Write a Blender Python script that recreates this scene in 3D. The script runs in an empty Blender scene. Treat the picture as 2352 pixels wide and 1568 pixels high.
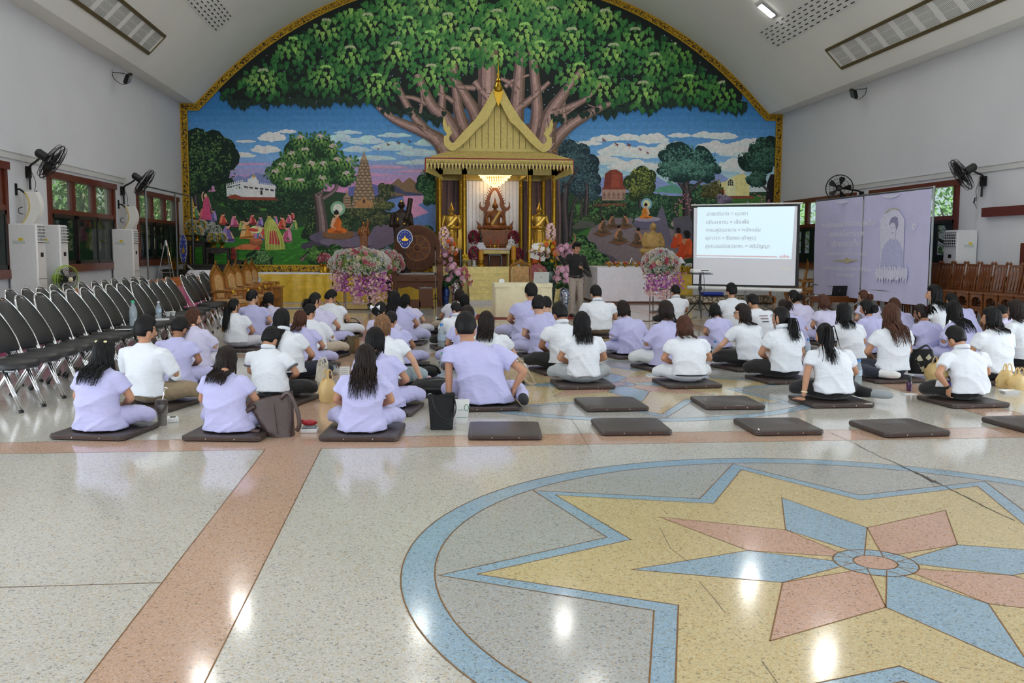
import bpy, bmesh, math, random
import numpy as np
from mathutils import Vector as V, Matrix as M, noise as N3
S = bpy.context.scene
C = S.collection
PI = math.pi
rnd = random.Random(7)
FPX, YAW, PITCH, ROLL, CH = 2164.67, 0.096168, 0.09834, 0.0039916, 1.6
_f = V((math.sin(YAW)*math.cos(PITCH), math.cos(YAW)*math.cos(PITCH), -math.sin(PITCH)))
_r = V((math.cos(YAW), -math.sin(YAW), 0)); _u = _r.cross(_f)
CR = _r*math.cos(ROLL)+_u*math.sin(ROLL); CU = -_r*math.sin(ROLL)+_u*math.cos(ROLL)
cam = bpy.data.objects.new('camera', bpy.data.cameras.new('camera'))
C.objects.link(cam)
cam.matrix_world = M(((CR.x, CU.x, -_f.x, 0), (CR.y, CU.y, -_f.y, 0), (CR.z, CU.z, -_f.z, CH), (0, 0, 0, 1)))
cam.data.sensor_width = 36; cam.data.lens = FPX/2352*36
cam.data.clip_start = .05; cam.data.clip_end = 300
S.camera = cam
S.view_settings.view_transform = 'Standard'; S.view_settings.look = 'None'
S.view_settings.gamma = 1; S.view_settings.use_curve_mapping = False
S.view_settings.exposure = -.06
S.cycles.max_bounces = 8; S.cycles.diffuse_bounces = 5; S.cycles.glossy_bounces = 3
S.cycles.transmission_bounces = 6; S.cycles.transparent_max_bounces = 8
S.cycles.caustics_reflective = False; S.cycles.caustics_refractive = False
S.cycles.sample_clamp_indirect = 4; S.cycles.use_denoising = True
wd = bpy.data.worlds.new('sky'); S.world = wd; wd.use_nodes = True
bg = wd.node_tree.nodes['Background']; bg.inputs[0].default_value = (.82, .92, 1, 1); bg.inputs[1].default_value = 1.0
sun = bpy.data.objects.new('sun', bpy.data.lights.new('sun', 'SUN')); sun.data.energy = 5; sun.data.angle = .02; sun.rotation_euler = (0, -.61, .15); C.objects.link(sun)   # high morning sun, lights the trees outside
XL, XR, YB, YR = -7.68, 12.31, 31.8, -7.0       # side walls, mural wall, open rear side behind the camera
LZ, LXL, LXR = 6.19, -7.21, 11.83               # ledge under the vault
VX, VZ, VR = 2.31, -1.8425, 12.42                # vault arc
AX = 2.316                                       # axis of hall, floor medallions and shrine
def area(name, loc, rot, sx, sy, power, col=(1, 1, 1)):
 l = bpy.data.lights.new(name, 'AREA'); l.shape = 'RECTANGLE'; l.size = sx; l.size_y = sy; l.energy = power; l.color = col
 o = bpy.data.objects.new(name, l); o.location = loc; o.rotation_euler = rot; C.objects.link(o); return o
area('daylight_rear', (AX, YR-.6, 1.9), (PI/2, 0, 0), 18, 3.4, 620, (.9, .97, 1.06))
area('daylight_left', (XL-.5, 3, 1.9), (PI/2, 0, -PI/2), 13, 2.6, 600, (.88, .97, 1.06))
area('daylight_right', (XR+.5, 5, 1.9), (PI/2, 0, PI/2), 15, 2.6, 720, (.88, .97, 1.06))
def ray(px, py):
 return _f + CR*((px-1176)/FPX) + CU*((784-py)/FPX)
O = V((0, 0, CH))
def at(px, py, Y): d = ray(px, py); return O + d*(Y/d.y)
def fl(px, py, z=0): d = ray(px, py); return O + d*((z-CH)/d.z)
def onx(px, py, X): d = ray(px, py); return O + d*(X/d.x)
def vault(px, py):
 d = ray(px, py); ox, oz = -VX, CH-VZ
 a = d.x*d.x+d.z*d.z; b = 2*(d.x*ox+d.z*oz); c = ox*ox+oz*oz-VR*VR
 return O + d*((-b+math.sqrt(b*b-4*a*c))/2/a)
def lin(c):
 return tuple(((x/255)/12.92 if x/255 <= .04045 else ((x/255+.055)/1.055)**2.4) for x in c)
_m = {}
def mat(name, col, rough=.5, metal=0, var=.08, scale=18, bump=0, bscale=60, stretch=(1, 1, 1), spec=.5, alpha=1, trans=0, sheen=0, coat=0, emit=0, col2=None, sub=0):
 """procedural principled material: base colour (sRGB 0-255) varied by noise, optional relief"""
 if name in _m: return _m[name]
 m = bpy.data.materials.new(name); m.use_nodes = True; nt = m.node_tree; L = nt.links.new
 p = nt.nodes['Principled BSDF']
 def nd(t, **k):
  n = nt.nodes.new(t)
  for a, b in k.items(): n.inputs[a].default_value = b
  return n
 c = lin(col); c2 = lin(col2) if col2 else tuple(max(0, x*(1-var*2.2)) for x in c)
 tc = nt.nodes.new('ShaderNodeTexCoord'); mp = nd('ShaderNodeMapping', Scale=stretch); L(tc.outputs['Object'], mp.inputs[0])
 n = nd('ShaderNodeTexNoise', Scale=scale, Detail=4.0, Roughness=.6); L(mp.outputs[0], n.inputs['Vector'])
 r = nt.nodes.new('ShaderNodeValToRGB'); r.color_ramp.elements[0].position = .3; r.color_ramp.elements[1].position = .7
 r.color_ramp.elements[0].color = (*c2, 1); r.color_ramp.elements[1].color = (*c, 1)
 L(n.outputs['Fac'], r.inputs[0]); L(r.outputs[0], p.inputs['Base Color'])
 p.inputs['Roughness'].default_value = rough; p.inputs['Metallic'].default_value = metal
 p.inputs['Specular IOR Level'].default_value = spec; p.inputs['Alpha'].default_value = alpha
 p.inputs['Transmission Weight'].default_value = trans; p.inputs['Sheen Weight'].default_value = sheen
 p.inputs['Coat Weight'].default_value = coat
 if sub: p.inputs['Subsurface Weight'].default_value = sub; p.inputs['Subsurface Radius'].default_value = (.02, .008, .005)
 if emit: p.inputs['Emission Color'].default_value = (*c, 1); p.inputs['Emission Strength'].default_value = emit
 if bump:
  b = nd('ShaderNodeBump', Strength=min(1, bump), Distance=.01); n2 = nd('ShaderNodeTexNoise', Scale=bscale, Detail=3.0)
  L(mp.outputs[0], n2.inputs['Vector']); L(n2.outputs['Fac'], b.inputs['Height']); L(b.outputs[0], p.inputs['Normal'])
 _m[name] = m; return m
def glassmat(name, col, rough=.02, alpha=.35):
 """thin pane or plastic: mix of clear view-through and gloss"""
 if name in _m: return _m[name]
 m = bpy.data.materials.new(name); m.use_nodes = True; nt = m.node_tree; nt.nodes.clear(); L = nt.links.new
 o = nt.nodes.new('ShaderNodeOutputMaterial'); mx = nt.nodes.new('ShaderNodeMixShader')
 t = nt.nodes.new('ShaderNodeBsdfTransparent'); t.inputs[0].default_value = (*[.5+.5*x for x in lin(col)], 1)
 g = nt.nodes.new('ShaderNodeBsdfPrincipled'); g.inputs['Base Color'].default_value = (*lin(col), 1); g.inputs['Roughness'].default_value = rough
 mx.inputs[0].default_value = alpha
 L(t.outputs[0], mx.inputs[1]); L(g.outputs[0], mx.inputs[2]); L(mx.outputs[0], o.inputs[0]); _m[name] = m; return m
def vcol(name, rough=.6, spec=.3, bump=0):
 """flat paint: colour taken from the mesh's own colour attribute with faint canvas noise"""
 if name in _m: return _m[name]
 m = bpy.data.materials.new(name); m.use_nodes = True; nt = m.node_tree; L = nt.links.new; p = nt.nodes['Principled BSDF']
 a = nt.nodes.new('ShaderNodeVertexColor'); a.layer_name = 'Col'
 n = nt.nodes.new('ShaderNodeTexNoise'); n.inputs['Scale'].default_value = 9; n.inputs['Detail'].default_value = 5
 tc = nt.nodes.new('ShaderNodeTexCoord'); L(tc.outputs['Object'], n.inputs['Vector'])
 mr = nt.nodes.new('ShaderNodeMapRange'); mr.inputs[1].default_value = .3; mr.inputs[2].default_value = .7; mr.inputs[3].default_value = .86; mr.inputs[4].default_value = 1.1
 mx = nt.nodes.new('ShaderNodeMixRGB'); mx.blend_type = 'MULTIPLY'; mx.inputs[0].default_value = 1
 L(n.outputs['Fac'], mr.inputs[0]); L(a.outputs[0], mx.inputs[1]); L(mr.outputs[0], mx.inputs[2]); L(mx.outputs[0], p.inputs['Base Color'])
 p.inputs['Roughness'].default_value = rough; p.inputs['Specular IOR Level'].default_value = spec
 _m[name] = m; return m
def tweak(m, fn):
 fn(m.node_tree, m.node_tree.links.new, m.node_tree.nodes['Principled BSDF']); return m
class B:
 def __init__(s): s.v = []; s.f = []; s.c = []; s.T = M(); s.col = None
 def av(s, pts):
  i = len(s.v); T = s.T
  s.v += [tuple(T @ V(p)) for p in pts]; return i
 def af(s, fs):
  s.f += fs
  if s.col is not None: s.c += [s.col]*len(fs)
 def box(s, c, d, rz=0, bev=0):
  x, y, z = (k/2 for k in d)
  R = M.Translation(V(c)) @ M.Rotation(rz, 4, 'Z')
  if bev:
   b = min(bev, x*.9, y*.9, z*.9); P = []
   for sz in (-1, 1):
    P += [(-x+b, -y, 0), (x-b, -y, 0), (x, -y+b, 0), (x, y-b, 0), (x-b, y, 0), (-x+b, y, 0), (-x, y-b, 0), (-x, -y+b, 0)]
   r = [(a, q, zz) for zz in (-z+b, z-b) for a, q, _ in P[:8]]
   k = 1-b/max(x, y) if 1 else 1
   r = [((a*(x-b)/x), (q*(y-b)/y), -z) for a, q, _ in P[:8]] + r + [((a*(x-b)/x), (q*(y-b)/y), z) for a, q, _ in P[:8]]
   i = s.av([R @ V(p) for p in r]); F = [tuple(i+j for j in range(7, -1, -1)), tuple(i+24+j for j in range(8))]
   for l in range(3):
    for j in range(8): F.append((i+l*8+j, i+l*8+(j+1) % 8, i+l*8+8+(j+1) % 8, i+l*8+8+j))
   s.af(F); return s
  i = s.av([R @ V(p) for p in ((-x, -y, -z), (x, -y, -z), (x, y, -z), (-x, y, -z), (-x, -y, z), (x, -y, z), (x, y, z), (-x, y, z))])
  s.af([tuple(i+k for k in q) for q in ((3, 2, 1, 0), (4, 5, 6, 7), (0, 1, 5, 4), (1, 2, 6, 5), (2, 3, 7, 6), (3, 0, 4, 7))]); return s
 def bb(s, a, b):
  return s.box([(p+q)/2 for p, q in zip(a, b)], [abs(p-q) for p, q in zip(a, b)])
 def rings(s, R, closed=False, cap=True):
  n = len(R[0]); i = s.av([p for r in R for p in r]); F = []
  m = len(R)
  for k in range(m if closed else m-1):
   a, b = i+k*n, i+((k+1) % m)*n
   for j in range(n): F.append((a+j, a+(j+1) % n, b+(j+1) % n, b+j))
  if cap and not closed: F += [tuple(i+j for j in range(n-1, -1, -1)), tuple(i+(m-1)*n+j for j in range(n))]
  s.af(F); return s
 def tube(s, pts, r, n=8, closed=False, flat=1, up=None, rnd=False):
  P = [V(p) for p in pts]; m = len(P); rr = r if isinstance(r, (list, tuple)) else [r]*m
  if rnd:
   d0 = (P[0]-P[1]).normalized(); d1 = (P[-1]-P[-2]).normalized()
   P = [P[0]+d0*rr[0]*.95, P[0]+d0*rr[0]*.7] + P + [P[-1]+d1*rr[-1]*.7, P[-1]+d1*rr[-1]*.95]
   rr = [rr[0]*.3, rr[0]*.72]+list(rr)+[rr[-1]*.72, rr[-1]*.3]; m += 4
  R = []; a = None
  for k in range(m):
   if closed: t = P[(k+1) % m]-P[k-1]
   else: t = P[min(k+1, m-1)]-P[max(k-1, 0)]
   t = t.normalized() if t.length > 1e-9 else V((0, 0, 1))
   if a is None:
    a = V(up) if up else (V((0, 0, 1)) if abs(t.z) < .9 else V((1, 0, 0)))
   a = (a-t*a.dot(t)).normalized(); b = t.cross(a)
   R.append([P[k]+(a*math.cos(2*PI*j/n)*flat+b*math.sin(2*PI*j/n))*rr[k] for j in range(n)])
  return s.rings(R, closed)
 def lathe(s, prof, c=(0, 0, 0), n=16, sx=1, sy=1, a0=0, wob=0):
  c = V(c)
  R = []
  for r, z in prof:
   R.append([c+V((r*sx*math.cos(a0+2*PI*j/n)*(1+wob*(j % 2)), r*sy*math.sin(a0+2*PI*j/n)*(1+wob*(j % 2)), z)) for j in range(n)])
  return s.rings(R)
 def ell(s, c, r, n=12, m=8, R=None):
  c = V(c); r = (r, r, r) if not isinstance(r, (tuple, list)) else r; Q = R or M()
  rg = []
  for k in range(1, m):
   t = PI*k/m
   rg.append([c+(Q @ V((r[0]*math.sin(t)*math.cos(2*PI*j/n), r[1]*math.sin(t)*math.sin(2*PI*j/n), -r[2]*math.cos(t)))) for j in range(n)])
  i = s.av([p for q in rg for p in q]+[c+(Q @ V((0, 0, -r[2]))), c+(Q @ V((0, 0, r[2])))]); F = []
  for k in range(m-2):
   for j in range(n): F.append((i+k*n+j, i+k*n+(j+1) % n, i+(k+1)*n+(j+1) % n, i+(k+1)*n+j))
  b = i+(m-1)*n
  for j in range(n): F.append((b, i+(j+1) % n, i+j)); F.append((b+1, i+(m-2)*n+j, i+(m-2)*n+(j+1) % n))
  s.af(F); return s
 def prism(s, poly, h, fn=None):
  """poly 2D extruded; fn(x, y, t) -> 3D with t in 0..1, default XY plane up z"""
  fn = fn or (lambda x, y, t: (x, y, t*h)); n = len(poly)
  i = s.av([fn(x, y, 0) for x, y in poly]+[fn(x, y, 1) for x, y in poly])
  s.af([tuple(i+j for j in range(n-1, -1, -1)), tuple(i+n+j for j in range(n))]+[(i+j, i+(j+1) % n, i+n+(j+1) % n, i+n+j) for j in range(n)]); return s
 def quad(s, a, b, c, d): i = s.av([a, b, c, d]); s.af([(i, i+1, i+2, i+3)]); return s
 def grid(s, fn, nu, nv, thick=0):
  i = s.av([fn(u/nu, v/nv) for v in range(nv+1) for u in range(nu+1)])
  s.af([(i+v*(nu+1)+u, i+v*(nu+1)+u+1, i+(v+1)*(nu+1)+u+1, i+(v+1)*(nu+1)+u) for v in range(nv) for u in range(nu)]); return s
 def build(s, name, m=None, parent=None, smooth=0, kind=None, label=None, mods=None):
  me = bpy.data.meshes.new(name); me.from_pydata(s.v, [], s.f); me.validate(verbose=False)
  if s.c and len(s.c) == len(me.polygons):
   at_ = me.color_attributes.new('Col', 'FLOAT_COLOR', 'CORNER')
   cnt = np.array([len(f) for f in s.f]); a = np.ones((len(s.c), 4), 'f4'); a[:, :3] = np.array(s.c)[:, :3]
   at_.data.foreach_set('color', np.repeat(a, cnt, 0).ravel())
  if smooth:
   me.polygons.foreach_set('use_smooth', [True]*len(me.polygons))
   if smooth < 3:
    bm = bmesh.new(); bm.from_mesh(me)
    bmesh.ops.recalc_face_normals(bm, faces=bm.faces)
    for e in bm.edges:
     if len(e.link_faces) == 2 and e.calc_face_angle(0) > smooth: e.smooth = False
    bm.to_mesh(me); bm.free()
  elif len(s.f) < 60000 and not s.c:
   bm = bmesh.new(); bm.from_mesh(me); bmesh.ops.recalc_face_normals(bm, faces=bm.faces); bm.to_mesh(me); bm.free()
  if m: me.materials.append(m)
  o = bpy.data.objects.new(name, me); C.objects.link(o)
  if parent: o.parent = parent
  if kind: o['kind'] = kind
  if label: o['label'] = label
  return o
SM = .7
def tag(o, label, cat, group=None, kind=None):
 o['label'] = label; o['category'] = cat
 if group: o['group'] = group
 if kind: o['kind'] = kind
 return o
def thing(name, label, cat, loc=(0, 0, 0), rz=0, group=None):
 o = bpy.data.objects.new(name, None); C.objects.link(o); o.location = loc; o.rotation_euler = (0, 0, rz)
 o.empty_display_size = .1
 return tag(o, label, cat, group)
KID = {}
def kids(o): return [c for c in bpy.data.objects if c.parent == o]
def dup(root, loc, rz, label, group=None, scale=None):
 """copy a thing with its parts and sub-parts, sharing mesh data"""
 if root.name not in KID: KID[root.name] = [(c, kids(c)) for c in kids(root)]
 r = root.copy(); C.objects.link(r); r.location = loc; r.rotation_euler = (0, 0, rz); r['label'] = label
 if group: r['group'] = group
 if scale: r.scale = scale
 for ch, gs in KID[root.name]:
  c = ch.copy(); C.objects.link(c); c.parent = r
  for g in gs:
   d = g.copy(); C.objects.link(d); d.parent = c
 return r
def struct(o): o['kind'] = 'structure'; return o
def bez(a, b, c, n=8): a, b, c = V(a), V(b), V(c); return [a*(1-t)**2+b*2*t*(1-t)+c*t*t for t in [k/n for k in range(n+1)]]
def spline(P, n=4):
 P = [V(p) for p in P]; out = []
 for i in range(len(P)-1):
  p0, p1, p2, p3 = P[max(i-1, 0)], P[i], P[i+1], P[min(i+2, len(P)-1)]
  for k in range(n):
   t = k/n; out.append(.5*((2*p1)+(p2-p0)*t+(2*p0-5*p1+4*p2-p3)*t*t+(3*p1-p0-3*p2+p3)*t**3))
 return out+[P[-1]]
ORD = 'first second third fourth fifth sixth seventh eighth ninth tenth eleventh twelfth thirteenth fourteenth fifteenth sixteenth seventeenth eighteenth nineteenth twentieth'.split()
GOLD = mat('gold_leaf', (214, 170, 62), .28, 1, .12, 25, .25, 40)
GOLDP = mat('gold_paint', (212, 192, 112), .45, .15, .1, 12, .1, 30)
GOLDD = mat('old_gold', (150, 105, 35), .4, .8, .2, 30, .2, 60)
WOODM = mat('chair_wood', (128, 72, 30), .3, 0, .25, 6, .05, 20, (1, 1, 9), coat=.3)
WOODR = mat('window_wood', (110, 45, 25), .35, 0, .22, 8, .05, 20, (1, 1, 6), coat=.2)
BLACK = mat('black_metal', (18, 18, 19), .4, .3, .1)
BLKP = mat('black_plastic', (22, 22, 23), .45, 0, .1)
CHROME = mat('chrome', (225, 225, 228), .12, 1, .03)
STEEL = mat('grey_steel', (138, 142, 144), .38, .8, .1)
WHITEP = mat('white_plastic', (226, 226, 226), .35, 0, .03)
CLOTHW = mat('white_cloth', (242, 239, 250), .85, 0, .04, 8, .1, 30, sheen=.2)
# ================================================================ ROOM
def terrazzo(name, base, dark=.34, amt=1.0):
 m = mat(name, base, .16, 0, .03, 1.2); nt = m.node_tree; L = nt.links.new; p = nt.nodes['Principled BSDF']
 b = lin(base); src = p.inputs['Base Color'].links[0].from_socket
 tc = [n for n in nt.nodes if n.type == 'TEX_COORD'][0]
 for sc, lo, hi in ((105, .05, .80), (240, .05, .72)):
  v = nt.nodes.new('ShaderNodeTexVoronoi'); v.inputs['Scale'].default_value = sc; L(tc.outputs['Object'], v.inputs['Vector'])
  sp = nt.nodes.new('ShaderNodeSeparateColor'); L(v.outputs['Color'], sp.inputs[0])
  r = nt.nodes.new('ShaderNodeValToRGB'); r.color_ramp.interpolation = 'CONSTANT'; e = r.color_ramp.elements
  e[0].position = 0; e[0].color = (dark, dark, dark*1.05, 1); e[1].position = lo; e[1].color = (.95, .78, .55, 1)
  for pos, col in ((lo+.13, (1, 1, 1, 1)), (hi, (1.16, 1.16, 1.18, 1)), (hi+.1, (.86, .86, .86, 1))):
   q = e.new(pos); q.color = col
  L(sp.outputs[0], r.inputs[0])
  mx = nt.nodes.new('ShaderNodeMixRGB'); mx.blend_type = 'MULTIPLY'; mx.inputs[0].default_value = .62*amt
  L(src, mx.inputs[1]); L(r.outputs[0], mx.inputs[2]); src = mx.outputs[0]
 L(src, p.inputs['Base Color'])
 n = nt.nodes.new('ShaderNodeTexNoise'); n.inputs['Scale'].default_value = 1.7; n.inputs['Detail'].default_value = 5; L(tc.outputs['Object'], n.inputs['Vector'])
 mr = nt.nodes.new('ShaderNodeMapRange'); mr.inputs[3].default_value = .07; mr.inputs[4].default_value = .15; L(n.outputs['Fac'], mr.inputs[0]); L(mr.outputs[0], p.inputs['Roughness'])
 p.inputs['Specular IOR Level'].default_value = .55
 return m
TZ = terrazzo('terrazzo_cream', (198, 196, 189)); TP = terrazzo('terrazzo_pink', (195, 164, 144)); TB = terrazzo('terrazzo_blue', (152, 178, 198))
TG = terrazzo('terrazzo_grey', (176, 177, 176)); TY = terrazzo('terrazzo_yellow', (203, 187, 146)); TR = terrazzo('terrazzo_rose', (200, 165, 148))
BRASS = mat('brass_strip', (150, 108, 58), .35, .6, .1)
fb = B(); fb.bb((XL-.2, YR-3, -.1), (XR+.2, YB+.2, 0)); FLOOR = struct(fb.build('floor', TZ))
def inlay(name, poly, z, m):
 b = B(); n = len(poly); b.prism(poly, 1, lambda x, y, t: (x, y, -.002+t*(z+.002))); return b.build(name, m, FLOOR)
def lines(paths, z, w=.0035):
 b = B()
 for P, closed in paths:
  n = len(P)
  for i in range(n if closed else n-1):
   a, c = V(P[i]), V(P[(i+1) % n]); d = (c-a)
   if d.length < 1e-6: continue
   q = V((-d.y, d.x)).normalized()*w; d = d.normalized()*w*.6
   b.quad((*(a-q-d), z), (*(c-q+d), z), (*(c+q+d), z), (*(a+q-d), z))
 return b
SX = (AX-3.34, AX+3.34)
bandy = [7.755, 14.165, 20.575, 26.985, 1.345]
for y in bandy: inlay('terrazzo_band', [(XL, y-.225), (XR, y-.225), (XR, y+.225), (XL, y+.225)], .0004, TP)
for x in SX: inlay('terrazzo_strip', [(x-.22, YR), (x+.22, YR), (x+.22, YB), (x-.22, YB)], .0005, TP)
bl = []
for x in SX:
 for e in (-.22, .22):
  ys = sorted([YR]+[y+s*.225 for y in bandy for s in (-1, 1)]+[YB])
  for k in range(0, len(ys), 2): bl.append(([(x+e, ys[k]), (x+e, ys[k+1])], False))
for y in bandy:
 for e in (-.225, .225):
  for a, c in ((XL, SX[0]-.22), (SX[0]+.22, SX[1]-.22), (SX[1]+.22, XR)): bl.append(([(a, y+e), (c, y+e)], False))
for y in (4.52, 10.93, 17.34, 23.75):
 bl += [([(XL, y), (SX[0]-.22, y)], False), ([(SX[1]+.22, y), (XR, y)], False)]
lines(bl, .0012, .003).build('brass_divider', BRASS, FLOOR, kind='stuff')
def pol(r, a, cx, cy): a = math.radians(a); return (cx+r*math.cos(a), cy+r*math.sin(a))
for cy in (4.509, 10.92, 17.33, 23.74):
 P = lambda r, a: pol(r, a, AX, cy)
 n = 96
 inlay('terrazzo_ring', [P(2.424, 360*k/n) for k in range(n)], .0007, TB)
 inlay('terrazzo_disc', [P(2.258, 360*k/n) for k in range(n)], .0010, TG)
 st = []; sy = []
 for k in range(8):
  st += [P(2.238, 45*k), P(1.40, 45*k+22.5)]; sy += [P(2.05, 45*k), P(1.265, 45*k+22.5)]
 inlay('terrazzo_star_border', st, .0013, TB); inlay('terrazzo_star', sy, .0016, TY)
 bp = [([P(2.424, 360*k/n) for k in range(n)], True), ([P(2.258, 360*k/n) for k in range(n)], True), (st, True), (sy, True)]
 for k in range(8):
  q = [P(.12, 45*k), P(.637, 45*k-22.5), P(1.272, 45*k), P(.637, 45*k+22.5)]
  inlay('terrazzo_petal', q, .0019, TB if k % 2 == 0 else TR); bp.append((q, True))
 inlay('terrazzo_hub', [P(.207, 360*k/48) for k in range(48)], .0022, TB); inlay('terrazzo_eye', [P(.108, 360*k/32) for k in range(32)], .0025, TR)
 lines(bp[:-8], .0022).build('brass_outline', BRASS, FLOOR, kind='stuff')
 lines(bp[-8:], .00235).build('brass_petal_line', BRASS, FLOOR, kind='stuff')
 lines([([P(.207, 360*k/48) for k in range(48)], True), ([P(.108, 360*k/32) for k in range(32)], True)], .0029, .004).build('brass_hub_line', BRASS, FLOOR, kind='stuff')
cr = [fl(*q) for q in ((1905, 992), (1935, 1006), (1962, 1018), (1990, 1033), (2020, 1048), (2045, 1058), (2070, 1070), (2095, 1082), (2118, 1092), (2138, 1104), (2160, 1112), (2200, 1133), (2240, 1153), (2285, 1175), (2330, 1196))]
b = B(); cw = [.003, .004, .004, .005, .004, .006, .007, .012, .014, .03, .008, .008, .007, .006, .004]
for i in range(len(cr)-1):
 for t in range(4):
  a = cr[i].lerp(cr[i+1], t/4); c = cr[i].lerp(cr[i+1], (t+1)/4); d = (c-a).normalized(); q = V((-d.y, d.x, 0))
  w0 = cw[i]*(1-t/4)+cw[i+1]*t/4; w0 *= rnd.uniform(.5, 1.1); o = q*rnd.uniform(-.006, .006)
  a, c = a+o, c+o; z = V((0, 0, .0034)); b.quad(a-q*w0+z, c-q*w0*.8+z, c+q*w0*.8+z, a+q*w0+z)
for P in (((1517, 1215), (1540, 1260), (1580, 1290)), ((1605, 1335), (1640, 1375), (1665, 1408)), ((1750, 1520), (1785, 1568), (1800, 1590)), ((1310, 960), (1325, 980), (1360, 1040)), ((1000, 700), (1030, 850), (1050, 900)), ((1240, 860), (1270, 900), (1290, 935))):
 P = [fl(*q) for q in P]
 for a, c in zip(P, P[1:]):
  d = (c-a).normalized(); q = V((-d.y, d.x, 0))*.0012; z = V((0, 0, .0034)); b.quad(a-q+z, c-q+z, c+q+z, a+q+z)
b.build('floor_crack', mat('crack_dirt', (70, 66, 62), .9), FLOOR)
WALL = mat('wall_paint', (215, 216, 221), .75, 0, .035, .5, .04, 8)
CEIL = mat('ceiling_paint', (242, 242, 237), .8, 0, .03, .4)
def wallx(name, X, out, y0, y1, z1, holes):
 b = B(); T = .22*out; ys = y0
 for (a, c, zb, zt) in sorted(holes):
  b.bb((X, ys, 0), (X+T, a, z1)); b.bb((X, a, zt), (X+T, c, z1))
  if zb > 0: b.bb((X, a, 0), (X+T, c, zb))
  ys = c
 b.bb((X, ys, 0), (X+T, y1, z1)); return struct(b.build(name, WALL))
ZT, ZB = 3.18, 1.08
def yl(px, py=450): return onx(px, py, XL).y
def yr(px, py=450): return onx(px, py, XR).y
WL = [(yl(-150), yl(13.4), 1.0, 3.16), (yl(108), yl(260.5), 1.05, 3.16), (yl(312), yl(405.5), 1.08, 3.16)]
yR1 = (yr(2204.7), yr(2003)); yR2 = (yr(1966), yr(1806))
WR = [(yR1[0], yR1[1], 1.0, 3.22), (yR2[0], yR2[1], 1.0, 3.22)]
WL_OPEN = [(-3.5, 10.2, 0, 3.2)]; WR_OPEN = [(-3, 13, 0, 3.2)]
wallx('wall_left', XL, -1, YR, YB, LZ, WL+WL_OPEN); wallx('wall_right', XR, 1, YR, YB, LZ, WR+WR_OPEN)
def zv(x): return VZ+math.sqrt(max(0, VR*VR-(x-VX)**2))
arc = [(LXL+(LXR-LXL)*k/60) for k in range(61)]
poly = [(XL, 0), (XR, 0), (XR, LZ), (LXR, LZ)]+[(x, zv(x)) for x in reversed(arc[1:-1])]+[(LXL, LZ), (XL, LZ)]
b = B(); b.prism(poly, .2, lambda x, y, t: (x, YB+.2*t, y)); struct(b.build('wall_back', WALL))
b = B(); b.prism([(XL, 3.6), (XR, 3.6), (XR, LZ), (LXR, LZ)]+[(x, zv(x)) for x in reversed(arc[1:-1])]+[(LXL, LZ), (XL, LZ)], .2, lambda x, y, t: (x, YR-.2*t, y))
for x in (XL+.4, AX-5, AX, AX+5, XR-.4): b.bb((x-.3, YR-.2, 0), (x+.3, YR, 3.6))
struct(b.build('wall_rear', WALL))
b = B(); n = len(arc)
P = [(x, LZ if k in (0, n-1) else zv(x)) for k, x in enumerate(arc)]
i = b.av([(x, y, z) for y in (YR-.2, YB+.2) for x, z in P]+[(x, y, z+.2) for y in (YR-.2, YB+.2) for x, z in P])
for k in range(n-1): b.af([(i+k+1, i+k, i+n+k, i+n+k+1), (i+2*n+k, i+2*n+k+1, i+3*n+k+1, i+3*n+k)])
CE = struct(b.build('ceiling', CEIL, smooth=3))
for nm, a, c in (('trim_1', XL-.22, LXL), ('trim_2', LXR, XR+.22)):
 b = B(); b.bb((a, YR-.2, LZ), (c, YB+.2, LZ+.22)); struct(b.build(nm, CEIL))
TRUNK = mat('trunking', (205, 205, 205), .5, 0, .03)
def trunk(px, py, X, o):
 p = onx(px, py, X); return p
for nm, X, s, z, y0, y1, drops in (('trim_3', XL, 1, 3.30, YR, yl(286), (yl(55), yl(284))), ('trim_4', XR, -1, 3.36, YR, yr(1956), (yr(2247), yr(1974)))):
 b = B(); b.bb((X, y0, z-.06), (X+s*.035, y1, z+.06))
 for d in drops: b.bb((X, d-.035, .5), (X+s*.03, d+.035, z-.06))
 b.bb((X, y0, z+.06), (X+s*.05, y1, z+.075)); struct(b.build(nm, TRUNK))
GLASSC = glassmat('window_glass', (225, 240, 235), .02, .10); GLASSD = glassmat('window_tint', (40, 55, 55), .03, .42)
ALU = mat('dark_aluminium', (38, 33, 30), .4, .3, .1)
SHUT = mat('shutter_wood', (92, 44, 28), .5, 0, .2, 5)
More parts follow.
